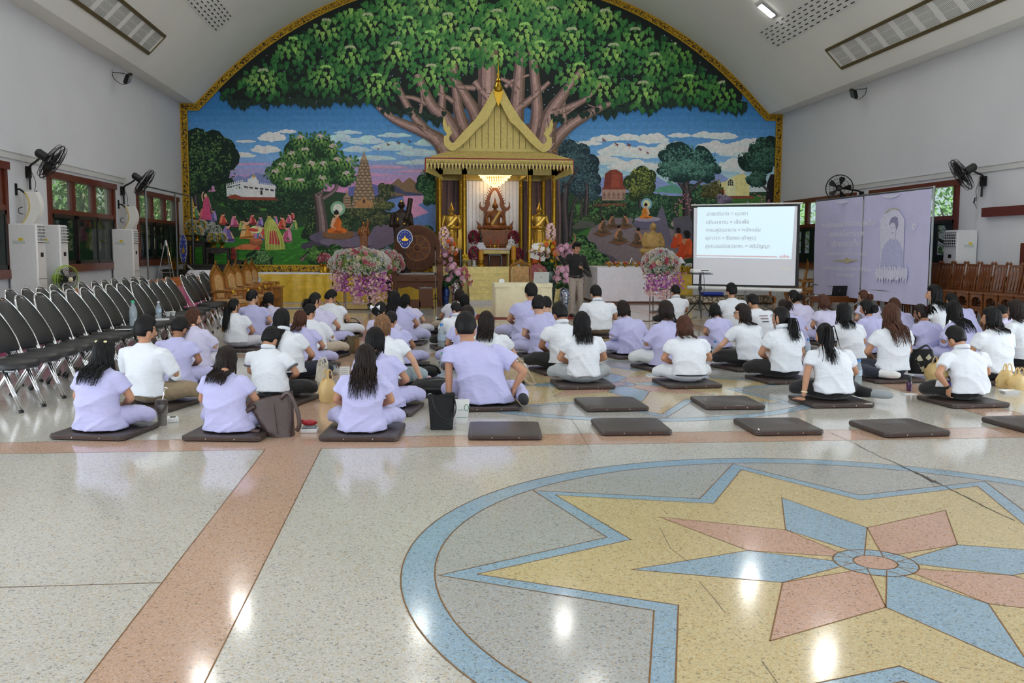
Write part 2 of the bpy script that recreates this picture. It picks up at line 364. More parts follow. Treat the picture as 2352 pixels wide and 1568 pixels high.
def window(name, X, s, y0, y1, zb, zt):
 b = B(); w = .12
 b.bb((X-s*.12, y0, zb), (X+s*.05, y0+w, zt)); b.bb((X-s*.12, y1-w, zb), (X+s*.05, y1, zt))
 b.bb((X-s*.12, y0-.05, zt-.14), (X+s*.08, y1+.05, zt)); b.bb((X-s*.12, y0-.05, zb), (X+s*.08, y1+.05, zb+.17))
 W = struct(b.build(name, WOODR)); zm = zb+(zt-zb)*.61
 b = B(); b.bb((X-s*.1, y0+w, zm-.05), (X+s*.04, y1-w, zm+.05)); b.build('transom', WOODR, W)
 pw = (y1-y0-2*w)/3
 for k in range(3):
  a, c = y0+w+pw*k, y0+w+pw*(k+1)
  if k: B().bb((X-s*.1, a-.07, zm+.05), (X+s*.035, a+.07, zt-.14)).build('mullion', WOODR, W)
  for e in ((a+.07, a+.12), (c-.12, c-.07)): B().bb((X-s*.07, e[0], zm+.05), (X+s*.02, e[1], zt-.14)).build('sash_stile', WOODR, W)
  B().bb((X-s*.03, a+.1, zm+.03), (X-s*.022, c-.1, zt-.13)).build('pane', GLASSC, W)
  q = s*(.02+.035*(k % 2)); g = B()
  for y in (a, c-.07): g.bb((X+q, y, zb+.17), (X+q+s*.03, y+.07, zm-.05))
  for z in (zb+.17, zm-.13): g.bb((X+q, a, z), (X+q+s*.03, c, z+.08))
  sa = g.build('sliding_sash', ALU, W); B().bb((X+q+s*.01, a+.05, zb+.2), (X+q+s*.016, c-.05, zm-.1)).build('pane', GLASSD, sa)
  h = zm-zb; g = B(); xo = X-s*.2
  for y in (a+.02, a+pw*.42, c-.2): g.bb((xo, y, zb), (xo-s*.04, y+.18, zm))
  g.bb((xo, a, zb), (xo-s*.04, c, zb+h*.36)); g.bb((xo, a, zm-.16), (xo-s*.04, c, zm)); g.build('shutter', SHUT, W)
 return W
for k, (y0, y1, zb, zt) in enumerate(WL): window('window_%d' % (k+1), XL, 1, y0, y1, zb, zt)
for k, (y0, y1, zb, zt) in enumerate(WR): window('window_%d' % (k+4), XR, -1, y0, y1, zb, zt)
b = B(); a, c = onx(2266, 488, XR), onx(2400, 488, XR); b.bb((XR-.12, c.y-1.2, a.z-.1), (XR, a.y, a.z+.1)); struct(b.build('trim_5', WOODR))
b = B(); q = onx(2350, 640, XR); b.bb((XR-.1, q.y-.25, 0), (XR, q.y, 1.75)); struct(b.build('trim_6', WOODR))
BRZ = mat('bronze_frame', (150, 134, 98), .5, .2, .1); PERF = mat('perforated_board', (236, 236, 235), .8, 0, .03); SLOT = mat('dark_slot', (52, 52, 50), .9); SLOT2 = mat('grey_slot', (158, 158, 154), .9)
def vp(x, y, o=.012):
 d = V((x-VX, 0, zv(x)-VZ)).normalized(); return V((x, y, zv(x)))-d*o
for nm, xa, xb, side in (('left', -6.88, -6.47, 1), ('right', 11.02, 11.47, -1)):
 t = thing('acoustic_panel', 'long bronze-framed acoustic panel on the %s slope of the vaulted ceiling' % nm, 'ceiling panel')
 b = B()
 for (p0, p1) in (((xa-.03, 0), (xa+.03, 25.4)), ((xb-.03, 0), (xb+.03, 25.4)), ((xa, 25.36), (xb, 25.42))):
  q = [vp(p0[0], p0[1], .03), vp(p1[0], p0[1], .03), vp(p1[0], p1[1], .03), vp(p0[0], p1[1], .03)]; b.quad(*q)
  b.rings([[vp(p0[0], p0[1], .0), vp(p1[0], p0[1], 0), vp(p1[0], p1[1], 0), vp(p0[0], p1[1], 0)], q])
 b.build('frame', BRZ, t); b = B(); b.quad(vp(xa, 0), vp(xb, 0), vp(xb, 25.38), vp(xa, 25.38)); b.build('board', PERF, t)
 for k in range(13):
  y = 25.2-k*.86; b = B()
  for j in range(12):
   for (u0, u1) in ((.08, .33), (.36, .62), (.65, .92)):
    yy = y-.56*j/11; x0, x1 = xa+(xb-xa)*u0, xa+(xb-xa)*u1
    b.quad(vp(x0, yy-.009, .02), vp(x1, yy-.009, .02), vp(x1, yy+.009, .02), vp(x0, yy+.009, .02))
  b.build('perforation', SLOT2, t, kind='stuff')
 x0, x1 = (-5.68, -5.25) if side > 0 else (9.97, 10.43); ye = 27.9 if side > 0 else 27.7
 t = thing('slot_vent', 'slotted air grille in the %s slope of the vaulted ceiling' % nm, 'vent'); b = B()
 b.quad(vp(x0-.05, ye-12, .008), vp(x1+.05, ye-12, .008), vp(x1+.05, ye+.1, .008), vp(x0-.05, ye+.1, .008)); b.build('board', PERF, t)
 b = B()
 for r in range(6):
  x = x0+(x1-x0)*r/5
  for k in range(30):
   y = ye-.1-k*.4-(r % 2)*.12; b.quad(vp(x-.011, y-.2, .02), vp(x+.011, y-.2, .02), vp(x+.011, y, .02), vp(x-.011, y, .02))
 b.build('slot', SLOT, t, kind='stuff')
LAMP = mat('lamp_face', (255, 255, 250), .4, emit=85); HOUS = mat('lamp_housing', (150, 152, 155), .4, .5)
LAMPS = [(x, y) for x in (-4.95, 9.6) for y in (26.1 if x > 0 else 25.3, 20.9, 15.7, 10.5, 5.3, .1)]+[(x, y) for x in (-.1, 4.5) for y in (28.9, 23.6, 18.3, 13.0, 7.7, 2.4)]
for x, y in LAMPS:
 hid = (x, y) != LAMPS[6]
 d = V((x-VX, 0, zv(x)-VZ)).normalized(); tx = V((d.z, 0, -d.x)); c = V((x, y, zv(x)))
 t = thing('ceiling_lamp', 'small bright oblong lamp on the right slope of the vaulted ceiling' if not hid else 'ceiling lamp out of view, %s from the mural in the %s row' % (ORD[sum(1 for q in LAMPS if q[0] == x and q[1] > y)], {-4.95: 'left outer', 9.6: 'right outer', -.1: 'left inner', 4.5: 'right inner'}[x]), 'lamp', group='ceiling lamps')
 def P(u, v, w): return c+tx*u+V((0, v, 0))-d*w
 b = B(); b.rings([[P(*q, w) for q in ((-.26, -.17), (.26, -.17), (.26, .17), (-.26, .17))] for w in (0, .05)]); b.build('housing', HOUS, t)
 b = B(); b.rings([[P(*q, w) for q in ((-.23, -.14), (.23, -.14), (.23, .14), (-.23, .14))] for w in (.045, .065)]); b.build('diffuser', LAMP, t)
b = B(); b.bb((XL-2.4, YR, 3.6), (XL-.22, YB+1, 3.75)); struct(b.build('added_sun_eave_1', CEIL)); b = B(); b.bb((XR+.22, YR, 3.6), (XR+2.4, YB+1, 3.75)); struct(b.build('added_sun_eave_2', CEIL))  # unseen overhangs, added to keep direct sun from entering the side windows
YW = mat('yellow_render', (222, 214, 160), .8)
b = B(); b.bb((-13, 14, 0), (-12.6, 70, 5)); bd = b.build('courtyard_building', YW); tag(bd, 'pale yellow building seen through the upper panes of the left windows', 'building')
for y in (33.5, 37.8, 42.3, 52): B().bb((-12.6, y-.3, 0), (-12.2, y+.3, 5)).build('pillar', mat('white_pillar', (235, 232, 220), .8), bd)
LEAFG = mat('tree_leaf', (150, 190, 100), .7, 0, .3, 3, col2=(90, 130, 60)); BARK = mat('tree_bark', (110, 90, 70), .9)
LEAFR = mat('bright_leaf', (190, 225, 150), .7, 0, .3, 3, col2=(110, 165, 80))
def tree(x, y, h, r, label, lm, seed, n=900):
 t = thing('courtyard_tree', label, 'tree', (x, y, 0)); R = random.Random(seed)
 b = B(); b.tube([(0, 0, 0), (.1, .1, h*.5), (0, .2, h)], [.16, .12, .06], 8)
 for k in range(5): a = k*1.3; b.tube([(0, .1, h*.45+.1*k), (r*.6*math.cos(a), r*.6*math.sin(a), h*.8+.1*k)], [.06, .02], 6)
 b.build('trunk', BARK, t); b = B()
 for k in range(n):
  a, u = R.uniform(0, 2*PI), R.uniform(-1, 1); q = R.random()**.4*r; c = V((q*math.cos(a)*math.sqrt(1-u*u), q*math.sin(a)*math.sqrt(1-u*u), h+q*u*.9))
  Q = M.Rotation(R.uniform(0, 6), 3, 'Z') @ M.Rotation(R.uniform(-1, 1), 3, 'X'); l = R.uniform(.1, .22)
  b.quad(c+Q @ V((-l*.4, 0, 0)), c+Q @ V((0, -l, 0)), c+Q @ V((l*.4, 0, 0)), c+Q @ V((0, l, 0)))
 b.build('foliage', lm, t, kind='stuff'); return t
tree(-10.7, 31, 3.4, 2.0, 'green leafy tree outside the middle left window', LEAFG, 1, 1500)
tree(-10.8, 41, 3.4, 1.8, 'green leafy tree outside the far left window', LEAFG, 2, 1500)
tree(17.5, 29.5, 3.2, 3.2, 'sunlit tree outside the window beside the banner', LEAFR, 3, 2600)
tree(17.8, 38, 3.2, 3.2, 'sunlit tree outside the window behind the projection screen', LEAFR, 4, 2600)
b = B(); b.bb((-40, -20, -.3), (50, 60, -.12)); struct(b.build('ground', mat('yard', (170, 168, 150), .9, 0, .1, 1)))
# ================================================================ MURAL (flat painting on the end wall)
MY = YB-.03
MURAL = thing('mural', 'huge painted mural of a spreading bodhi tree and temple scenes on the end wall', 'mural')
PAINT = vcol('mural_paint', .55, .3)
MR = random.Random(11); GAIN = 1.55
def pc(c, k=1): return tuple(min(.92, x*GAIN*k) for x in lin(c))
class Paint(B):
 def w(s, x, y, L):
  p = at(x, y, MY-.0012*L-MR.random()*.0008); p.x = max(XL+.1, min(XR-.1, p.x)); p.z = max(.9, p.z); return p
 def poly(s, pts, col, L, k=1):
  s.col = pc(col, k); i = s.av([s.w(x, y, L) for x, y in pts]); s.af([tuple(i+j for j in range(len(pts)))])
 def ell2(s, cx, cy, rx, ry, col, L, n=12, rot=0, k=1):
  c, q = math.cos(rot), math.sin(rot)
  s.poly([(cx+rx*math.cos(2*PI*j/n)*c-ry*math.sin(2*PI*j/n)*q, cy+rx*math.cos(2*PI*j/n)*q+ry*math.sin(2*PI*j/n)*c) for j in range(n)], col, L, k)
 def stroke(s, pts, w0, w1, cols, L):
  """tapered brush stroke in parallel tones across its width"""
  P = spline([(x, y, 0) for x, y in pts], 5); m = len(P); n = len(cols)
  for q in range(n):
   s.col = pc(cols[q]); ids = []
   for k in range(m):
    t = P[min(k+1, m-1)]-P[max(k-1, 0)]; nx, ny = -t.y, t.x; l = math.hypot(nx, ny) or 1; w = w0+(w1-w0)*k/(m-1)
    if nx > 0: nx, ny = -nx, -ny
    a, b_ = (q/n-.5)*w, ((q+1)/n-.5)*w
    ids.append(s.av([s.w(P[k].x-nx/l*a, P[k].y-ny/l*a, L), s.w(P[k].x-nx/l*b_, P[k].y-ny/l*b_, L)]))
   s.af([(ids[k], ids[k]+1, ids[k+1]+1, ids[k+1]) for k in range(m-1)])
 def heart(s, cx, cy, z, rot, col, L, k=1):
  """bodhi leaf: two half blades of slightly different tone with a drip tip"""
  c, q = math.cos(rot), math.sin(rot); f = lambda x, y: (cx+(x*c-y*q)*z, cy+(x*q+y*c)*z)
  H = [(0, -.42), (.26, -.52), (.46, -.32), (.44, 0), (.24, .32), (.06, .56), (0, .85)]
  s.poly([f(x, y) for x, y in H], col, L, k); s.poly([f(-x, y) for x, y in reversed(H)], col, L, k*.8)
 def crown(s, cx, cy, rx, ry, dark, light, L, n=10, leaf=2.6, dens=26):
  for j in range(n):
   a = j*2.4+MR.random(); r = .78*math.sqrt((j+.5)/n); x, y = cx+rx*r*math.cos(a), cy+ry*r*math.sin(a)
   lx, ly = rx*.42, ry*.42; s.ell2(x, y, lx*1.1, ly*1.1, dark, L, 11, MR.random())
  for j in range(n):
   a = j*2.4+MR.random(); r = .8*math.sqrt((j+.5)/n); x, y = cx+rx*r*math.cos(a), cy+ry*r*math.sin(a)
   lx, ly = rx*.42, ry*.42
   for _ in range(dens):
    a2, r2 = MR.uniform(0, 2*PI), math.sqrt(MR.random()); dx, dy = r2*math.cos(a2), r2*math.sin(a2)
    t = max(0, min(1, .5-dy*.45-dx*.12+MR.uniform(-.2, .2)))
    col = [d+(l-d)*t for d, l in zip(dark, light)]; z = leaf*MR.uniform(.7, 1.2)
    s.ell2(x+dx*lx, y+dy*ly, z, z*.55, col, L+1+t, 5, MR.uniform(0, 3))
 def bodhi(s, cx, cy, r, n, z, light, dark, L, dome=1.0):
  """drooping cluster: bright leaves near the crest, darker toward the rim"""
  pts = []
  for j in range(n):
   q = math.sqrt((j+.6)/n); a = j*2.39996+MR.uniform(-.25, .25); pts.append((q, a))
  for q, a in reversed(pts):
   x = cx+r*q*math.cos(a)*1.12; y = cy+r*.42+r*q*math.sin(a)*.8*dome; t = max(0, min(1, 1.05-q*1.1+MR.uniform(-.15, .15)))
   col = [d+(l-d)*t for d, l in zip(dark, light)]
   s.heart(x, y, z*MR.uniform(.85, 1.1), -math.cos(a)*.55*q+MR.uniform(-.15, .15), col, L+2*t+MR.random()*.5)
  for j in range(5):
   a = -.4-j*.55; s.heart(cx+6*math.cos(a)*1.3, cy+7*math.sin(a)*.4+4, z*.8, -math.cos(a)*.9, (150, 165, 125), L+3)
def skyc(x, y):
 t = (y-240)/190; u = (x-430)/1350
 a, m_, e = (44, 104, 160), (110, 160, 208), (190, 130, 170) if u < .42 else (190, 210, 224)
 t = max(0, min(1, t)); c = [p+(q-p)*min(1, t*1.5) for p, q in zip(a, m_)]
 if t > .62: c = [p+(q-p)*(t-.62)/.38 for p, q in zip(c, e)]
 return c
sk = Paint()
for i in range(40):
 for j in range(-5, 26):
  x0, x1 = 424+i*34.3, 424+(i+1)*34.3; y0, y1 = 236+j*15, 236+(j+1)*15; sk.col = pc(skyc((x0+x1)/2, (y0+y1)/2))
  q = [at(x, y, MY) for x, y in ((x0, y0), (x0, y1), (x1, y1), (x1, y0))]
  for p in q: p.x = max(XL+.1, min(XR-.1, p.x)); p.z = min(p.z, zv(p.x)-.1 if LXL < p.x < LXR else LZ-.1)
  k = sk.av(q); sk.af([(k, k+1, k+2, k+3)])
def cloud(cx, cy, w, h, col, k=9):
 for j in range(k):
  t = j/(k-1)*2-1; r = (1-t*t*.8)
  sk.ell2(cx+t*w*.5+MR.uniform(-2, 2), cy-MR.random()*h*.35*r, w*.16*r+2, h*.42*r+.8, [c*MR.uniform(.94, 1.02) for c in col], 1+MR.random()*2, 10)
 sk.ell2(cx, cy+h*.12, w*.52, h*.16, [c*.93 for c in col], 2.5, 12)
W_ = (214, 222, 230)
for a in ((625, 318, 60, 22), (565, 325, 42, 6), (610, 345, 62, 20), (555, 358, 62, 12), (660, 303, 38, 8), (780, 320, 60, 20), (840, 325, 80, 20), (900, 340, 90, 22), (960, 352, 90, 20), (820, 345, 60, 14), (905, 312, 70, 10), (985, 330, 60, 18), (860, 365, 90, 12), (960, 375, 90, 12), (800, 305, 60, 8)): cloud(*a, (176, 200, 226) if a[0] > 740 else W_)
for a in ((870, 385, 120, 8), (960, 395, 100, 8), (560, 378, 110, 4), (850, 402, 100, 6)): cloud(*a, (190, 150, 186), 7)
for a in ((1390, 320, 60, 16), (1445, 318, 60, 16), (1500, 322, 70, 26), (1420, 350, 90, 30), (1480, 355, 100, 30), (1390, 372, 80, 22), (1455, 385, 110, 26), (1540, 345, 80, 30), (1620, 312, 60, 14), (1660, 315, 60, 18), (1640, 340, 80, 26), (1690, 350, 80, 34), (1720, 330, 60, 20), (1690, 385, 80, 34), (1560, 312, 50, 10), (1520, 390, 80, 20), (1350, 330, 60, 12)): cloud(*a, (206, 218, 226), 10)
sk.build('painted_sky', PAINT, MURAL, kind='stuff')
ld = Paint()
ld.poly([(424, 440), (520, 440), (640, 432), (760, 440), (890, 450), (1010, 455), (1010, 640), (424, 640)], (38, 62, 40), 3)
ld.poly([(1250, 430), (1400, 440), (1560, 445), (1790, 440), (1790, 640), (1250, 640)], (40, 66, 44), 3)
for pts, c in (([(528, 416), (548, 402), (562, 408), (590, 396), (612, 404), (640, 392), (660, 420), (640, 430), (530, 430)], (112, 122, 166)), ([(800, 430), (850, 420), (880, 430), (880, 450), (800, 450)], (90, 94, 150)), ([(888, 430), (905, 418), (915, 409), (925, 420), (940, 407), (952, 416), (970, 432), (980, 446), (890, 450)], (118, 94, 72)), ([(880, 446), (905, 424), (930, 440), (1000, 448), (1000, 462), (880, 462)], (66, 70, 98)),
               ([(1360, 440), (1385, 405), (1400, 420), (1440, 402), (1470, 420), (1510, 406), (1540, 424), (1650, 396), (1690, 420), (1690, 450), (1360, 450)], (126, 142, 190)), ([(1370, 436), (1390, 418), (1420, 440)], (70, 120, 110)), ([(1500, 440), (1536, 414), (1560, 430), (1580, 446)], (84, 140, 120))): ld.poly(pts, c, 4)
ld.poly([(875, 462), (940, 449), (1000, 449), (1005, 530), (930, 560), (905, 520), (882, 490)], (92, 122, 176), 5)
ld.poly([(925, 450), (996, 449), (985, 460), (960, 470), (985, 488), (950, 500), (930, 470)], (196, 142, 178), 6)
ld.poly([(860, 520), (905, 500), (940, 520), (900, 560), (850, 580), (830, 570)], (104, 92, 112), 6)
ld.poly([(1330, 540), (1400, 500), (1480, 500), (1590, 545), (1600, 590), (1520, 606), (1400, 600), (1340, 570)], (118, 106, 112), 5)
ld.poly([(1520, 452), (1536, 446), (1532, 462), (1545, 490), (1560, 520), (1540, 520), (1524, 480)], (150, 136, 128), 6)
for pts, c in (([(434, 600), (450, 570), (520, 548), (700, 520), (735, 560), (720, 625), (430, 640)], (52, 112, 40)), ([(500, 470), (560, 452), (640, 455), (700, 470), (700, 478), (560, 486)], (70, 120, 48)), ([(1310, 545), (1360, 520), (1340, 560), (1300, 570)], (56, 106, 46)), ([(1560, 470), (1620, 470), (1600, 500), (1560, 500)], (70, 120, 52)), ([(1650, 452), (1780, 450), (1780, 475), (1650, 475)], (60, 104, 48)), ([(1320, 470), (1380, 462), (1400, 480), (1330, 500)], (66, 112, 56)), ([(660, 600), (740, 580), (800, 580), (900, 600), (900, 640), (640, 640)], (40, 88, 36))): ld.poly(pts, c, 5)
for _ in range(420):
 x, y = MR.uniform(440, 730), MR.uniform(555, 622); g = MR.uniform(.8, 1.35); ld.ell2(x, y, MR.uniform(4, 10), 1.2, (50*g, 112*g, 38*g), 7, 6)
ld.poly([(515, 462), (590, 458), (585, 482), (530, 478)], (96, 70, 62), 7); ld.poly([(570, 470), (700, 462), (700, 470), (590, 480)], (92, 60, 56), 7)
ld.build('painted_landscape', PAINT, MURAL, kind='stuff')
bu = Paint()
bu.poly([(519, 427), (554, 418), (556, 455), (521, 451)], (196, 200, 214), 10); bu.poly([(554, 417), (632, 427), (632, 457), (556, 455)], (220, 222, 230), 10)
for k in range(9): bu.poly([(520+k*4.4, 427-k*1.15), (522.5+k*4.4, 426-k*1.15), (522.5+k*4.4, 421-k*1.15), (520+k*4.4, 422-k*1.15)], (206, 208, 220), 11)
for k in range(8): x = 598+k*4.6; bu.poly([(x, 424.5+k*.5), (x+2, 424.8+k*.5), (x+2, 419+k*.5), (x, 419+k*.5)], (216, 218, 226), 11)
for k in range(6): x = 561+k*12; bu.poly([(x, 427+k*1.4), (x+8, 428+k*1.4), (x+8, 432+k*1.4), (x, 431+k*1.4)], (60, 62, 70), 12)
for k in range(5): x = 522+k*6.4; bu.poly([(x, 432-k*1.5), (x+4.4, 431-k*1.5), (x+4.4, 428-k*1.5), (x, 429-k*1.5)], (70, 70, 80), 12)
bu.poly([(568, 419), (569, 410), (582, 411), (594, 413), (594, 424)], (214, 216, 222), 11); bu.poly([(573, 411), (578, 405), (588, 406), (591, 413)], (220, 222, 230), 12); bu.poly([(580, 408), (583, 398), (586, 408)], (200, 150, 50), 13); bu.poly([(598, 437), (603, 437), (603, 447), (598, 447)], (52, 44, 44), 12)
bu.poly([(524, 450), (540, 446), (556, 452), (632, 453), (640, 460), (556, 459), (524, 456)], (128, 62, 48), 13)
T = [(836, 345), (838, 356), (841, 362), (843, 366), (846, 372), (851, 400), (856, 430), (861, 455), (866, 478), (806, 478), (811, 455), (816, 430), (821, 400), (827, 372), (829, 366), (831, 362), (834, 356)]
bu.poly(T, (132, 112, 92), 10)
for r in range(15):
 y = 374+r*6.9; w = 9.5+(y-372)*.205; bu.poly([(836-w-1, y), (836+w+1, y), (836+w+1, y+1.6), (836-w-1, y+1.6)], (92, 74, 60), 12)
 n = 5+r//3
 for k in range(n):
  x = 836-w+2*w*(k+.5)/n; bu.poly([(x-1.6, y+2.2), (x+1.6, y+2.2), (x+1.2, y+5.6), (x-1.2, y+5.6)], (172, 148, 120) if (k+r) % 2 else (110, 92, 76), 12.5)
for y, w in ((350, 2), (356, 3.5), (361, 6), (365, 8)): bu.ell2(836, y, w, 1.6, (160, 138, 112), 13)
for x in (797, 873):
 bu.poly([(x, 434), (x+3, 447), (x+8, 452), (x+10, 478), (x-10, 478), (x-8, 452), (x-3, 447)], (140, 120, 100), 11)
 for r in range(4): bu.poly([(x-9, 454+r*6), (x+9, 454+r*6), (x+9, 456+r*6), (x-9, 456+r*6)], (94, 76, 62), 12)
bu.poly([(816, 478), (818, 462), (828, 460), (836, 450), (844, 460), (856, 462), (858, 478)], (160, 118, 78), 13); bu.ell2(836, 462, 3, 5, (70, 52, 44), 14)
D_ = [(1389.5, 399), (1402, 390), (1416, 389), (1430, 398), (1433, 433), (1386.6, 433)]
bu.poly(D_, (126, 58, 44), 10); bu.poly([(1389.5, 399), (1402, 390), (1406, 400), (1402, 433), (1386.6, 433)], (108, 48, 38), 11); bu.poly([(1406, 400), (1422, 400), (1424, 433), (1402, 433)], (142, 68, 52), 11)
bu.poly([(1383, 434), (1438, 434), (1440, 460), (1382, 460)], (158, 128, 114), 11); bu.poly([(1384, 430), (1437, 430), (1438, 435), (1383, 435)], (120, 56, 44), 12)
for k in range(5): x = 1388+k*11; bu.poly([(x-4, 457), (x-4, 446), (x, 439), (x+4, 446), (x+4, 457)], (136, 106, 96), 12); bu.ell2(x, 447, 1.2, 1.6, (60, 48, 44), 13)
bu.poly([(1362, 468), (1440, 466), (1436, 473), (1364, 474)], (110, 56, 46), 12)
bu.poly([(1640, 449), (1640, 424), (1652, 420), (1668, 416), (1680, 408), (1692, 402), (1708, 398), (1716, 406), (1721, 416), (1721, 450)], (206, 194, 134), 10)
bu.poly([(1666, 450), (1667, 424), (1672, 412), (1680, 407), (1686, 411), (1690, 424), (1690, 450)], (222, 212, 160), 11); bu.poly([(1642, 432), (1666, 430), (1666, 434), (1642, 436)], (222, 212, 160), 11)
for x, r in ((1678, 6.5), (1651, 3.6)):
 bu.poly([(x-r, 426), (x-r, 418), (x-r*.6, 413), (x, 411), (x+r*.6, 413), (x+r, 418), (x+r, 426)], (40, 40, 46), 12)
 for k in (-.35, .35): bu.poly([(x+k*r-.4, 426), (x+k*r-.4, 412), (x+k*r+.4, 412), (x+k*r+.4, 426)], (214, 206, 160), 13)
 for y in (417, 421.5): bu.poly([(x-r, y), (x+r, y), (x+r, y+.8), (x-r, y+.8)], (214, 206, 160), 13)
for k in range(4): bu.poly([(1643+k*6, 436), (1646+k*6, 436), (1646+k*6, 448), (1643+k*6, 448)], (150, 50, 42), 12)
bu.poly([(1660, 450), (1730, 450), (1732, 456), (1664, 456)], (124, 66, 48), 12)
bu.build('painted_buildings', PAINT, MURAL, kind='stuff')
tr = Paint(); BR = [(60, 50, 50), (104, 88, 88), (132, 112, 110), (84, 70, 72)]; BRD = [(34, 30, 34), (62, 54, 58), (84, 76, 78), (44, 38, 42)]
tr.stroke([(446, 540), (450, 480), (447, 430), (455, 390)], 20, 8, BRD, 9); tr.stroke([(450, 425), (470, 415), (486, 392)], 9, 4, BRD, 10)
for a in ((520, 440, 30, 26), (560, 470, 60, 18), (640, 470, 40, 22), (690, 470, 40, 30), (660, 440, 40, 22), (560, 436, 40, 8)): tr.crown(*a, (20, 42, 30), (64, 104, 56), 8, 8, 2.4, 16)
tr.crown(474, 366, 62, 72, (14, 34, 26), (96, 134, 72), 11, 15, 2.8, 40); tr.crown(440, 420, 20, 30, (18, 36, 28), (70, 104, 60), 11, 5)
tr.stroke([(752, 585), (742, 545), (738, 500), (730, 450), (722, 425)], 34, 16, BR, 14); tr.stroke([(690, 598), (724, 570), (737, 535)], 8, 20, BR, 14)
for p, a, c in (([(728, 452), (710, 430), (690, 420), (662, 412)], 12, 4), ([(735, 450), (740, 420), (745, 395)], 14, 6), ([(742, 455), (770, 435), (775, 405)], 12, 5), ([(770, 430), (792, 414)], 6, 3), ([(722, 425), (712, 395)], 8, 4)): tr.stroke(p, a, c, BR, 14)
for a in ((800, 500, 22, 20), (790, 525, 18, 14), (720, 520, 24, 40)): tr.crown(*a, (20, 40, 26), (92, 110, 62), 9, 8, 2.4, 16)
for x, y, rx, ry in ((690, 350, 40, 34), (735, 350, 40, 34), (660, 392, 40, 34), (715, 390, 50, 40), (765, 390, 40, 34), (700, 425, 45, 24), (790, 400, 24, 30), (640, 405, 22, 22)): tr.ell2(x, y, rx, ry, (24, 50, 30), 15, 14)
for x, y in ((690, 312), (735, 310), (700, 340), (668, 350), (765, 332), (742, 372), (715, 372), (682, 378), (648, 375), (775, 362), (800, 364), (632, 390), (690, 410), (740, 405), (795, 395), (662, 408)):
 tr.bodhi(x, y, 24, 34, 6.6, (138, 172, 92), (44, 88, 46), 17)
 for k in range(5): tr.ell2(x+MR.uniform(-6, 6), y+MR.uniform(-2, 6), 3, 1.8, (190, 164, 170), 22, 6, MR.random()*3)
for a in ((590, 605, 34, 26), (605, 590, 22, 14)): tr.crown(*a, (16, 44, 28), (110, 150, 90), 12, 9, 2.6, 24)
for a in ((855, 480, 30, 18), (880, 500, 22, 18), (870, 470, 22, 12), (820, 490, 22, 12), (850, 505, 30, 14), (885, 440, 20, 22), (890, 472, 16, 12)): tr.crown(*a, (30, 44, 30), (108, 110, 66), 11, 7, 2.4, 18)
for a in ((985, 420, 28, 30), (990, 450, 22, 22), (975, 540, 26, 20)): tr.crown(*a, (22, 54, 36), (88, 132, 80), 11, 8, 2.4, 24)
for a in ((760, 590, 40, 26), (720, 585, 20, 20)): tr.crown(*a, (24, 56, 28), (104, 150, 70), 21, 9, 3, 20)
for p, a, c in (([(1302, 610), (1300, 540), (1296, 470), (1300, 420)], 22, 16, ), ([(1345, 495), (1348, 440), (1346, 420)], 12, 9), ([(1308, 590), (1310, 520), (1318, 470), (1335, 440)], 10, 4), ([(1335, 500), (1337, 450)], 4, 4), ([(1380, 500), (1382, 450)], 3, 3), ([(1300, 430), (1320, 400), (1330, 380)], 7, 3)): tr.stroke(p, a, c, BRD, 14)
for a in ((1310, 362, 44, 40), (1330, 395, 50, 44), (1350, 430, 34, 34), (1290, 430, 20, 30)): tr.crown(*a, (20, 40, 50), (76, 106, 112), 12, 13, 2.8, 34)
for a in ((1355, 470, 26, 16), (1330, 500, 26, 18), (1410, 480, 40, 14), (1370, 500, 30, 12)): tr.crown(*a, (22, 46, 30), (96, 122, 70), 11, 7, 2.4, 20)
tr.stroke([(1470, 480), (1470, 430)], 8, 5, BRD, 13); tr.crown(1470, 420, 34, 38, (36, 52, 26), (150, 156, 74), 14, 12, 2.6, 30)
for a in ((1450, 460, 22, 16), (1500, 460, 20, 18), (1520, 470, 22, 30), (1470, 500, 22, 18), (1530, 500, 24, 24), (1600, 440, 24, 22), (1616, 470, 30, 20)): tr.crown(*a, (24, 52, 40), (92, 130, 84), 11, 7, 2.4, 18)
tr.stroke([(1580, 500), (1578, 450), (1574, 415)], 26, 14, BRD, 13)
for p in ([(1575, 440), (1560, 420), (1552, 405)], [(1582, 440), (1605, 420), (1625, 410)], [(1578, 420), (1590, 400)]): tr.stroke(p, 9, 4, BRD, 13)
for a in ((1578, 368, 62, 36), (1555, 390, 44, 24), (1610, 388, 44, 24)): tr.crown(*a, (20, 48, 46), (92, 138, 122), 15, 13, 2.8, 34)
for x, y in ((1570, 460), (1590, 470), (1560, 480), (1745, 460), (1760, 470)):
 for k in range(16): tr.ell2(x+MR.uniform(-12, 12), y+MR.uniform(-16, 16), 2, 1.4, (170, 110, 122), 18, 5)
tr.crown(1636, 440, 26, 22, (44, 48, 26), (110, 106, 60), 12, 8); tr.crown(1660, 458, 18, 12, (70, 66, 84), (140, 126, 150), 13, 6)
tr.poly([(1758, 480), (1762, 420), (1770, 400), (1790, 400), (1790, 480)], (26, 24, 28), 13); tr.stroke([(1765, 440), (1750, 425), (1735, 422)], 6, 3, BRD, 14)
for a in ((1758, 350, 34, 34), (1740, 372, 44, 26), (1738, 412, 22, 18)): tr.crown(*a, (14, 36, 32), (64, 104, 86), 15, 11, 2.8, 34)
for a in ((1335, 570, 34, 26), (1360, 600, 40, 24), (1310, 590, 30, 30)): tr.crown(*a, (18, 50, 30), (110, 156, 90), 20, 9, 3.4, 26)
tr.build('painted_trees', PAINT, MURAL, kind='stuff')
fg = Paint(); SK = (206, 160, 130); HAIR = (26, 20, 22)
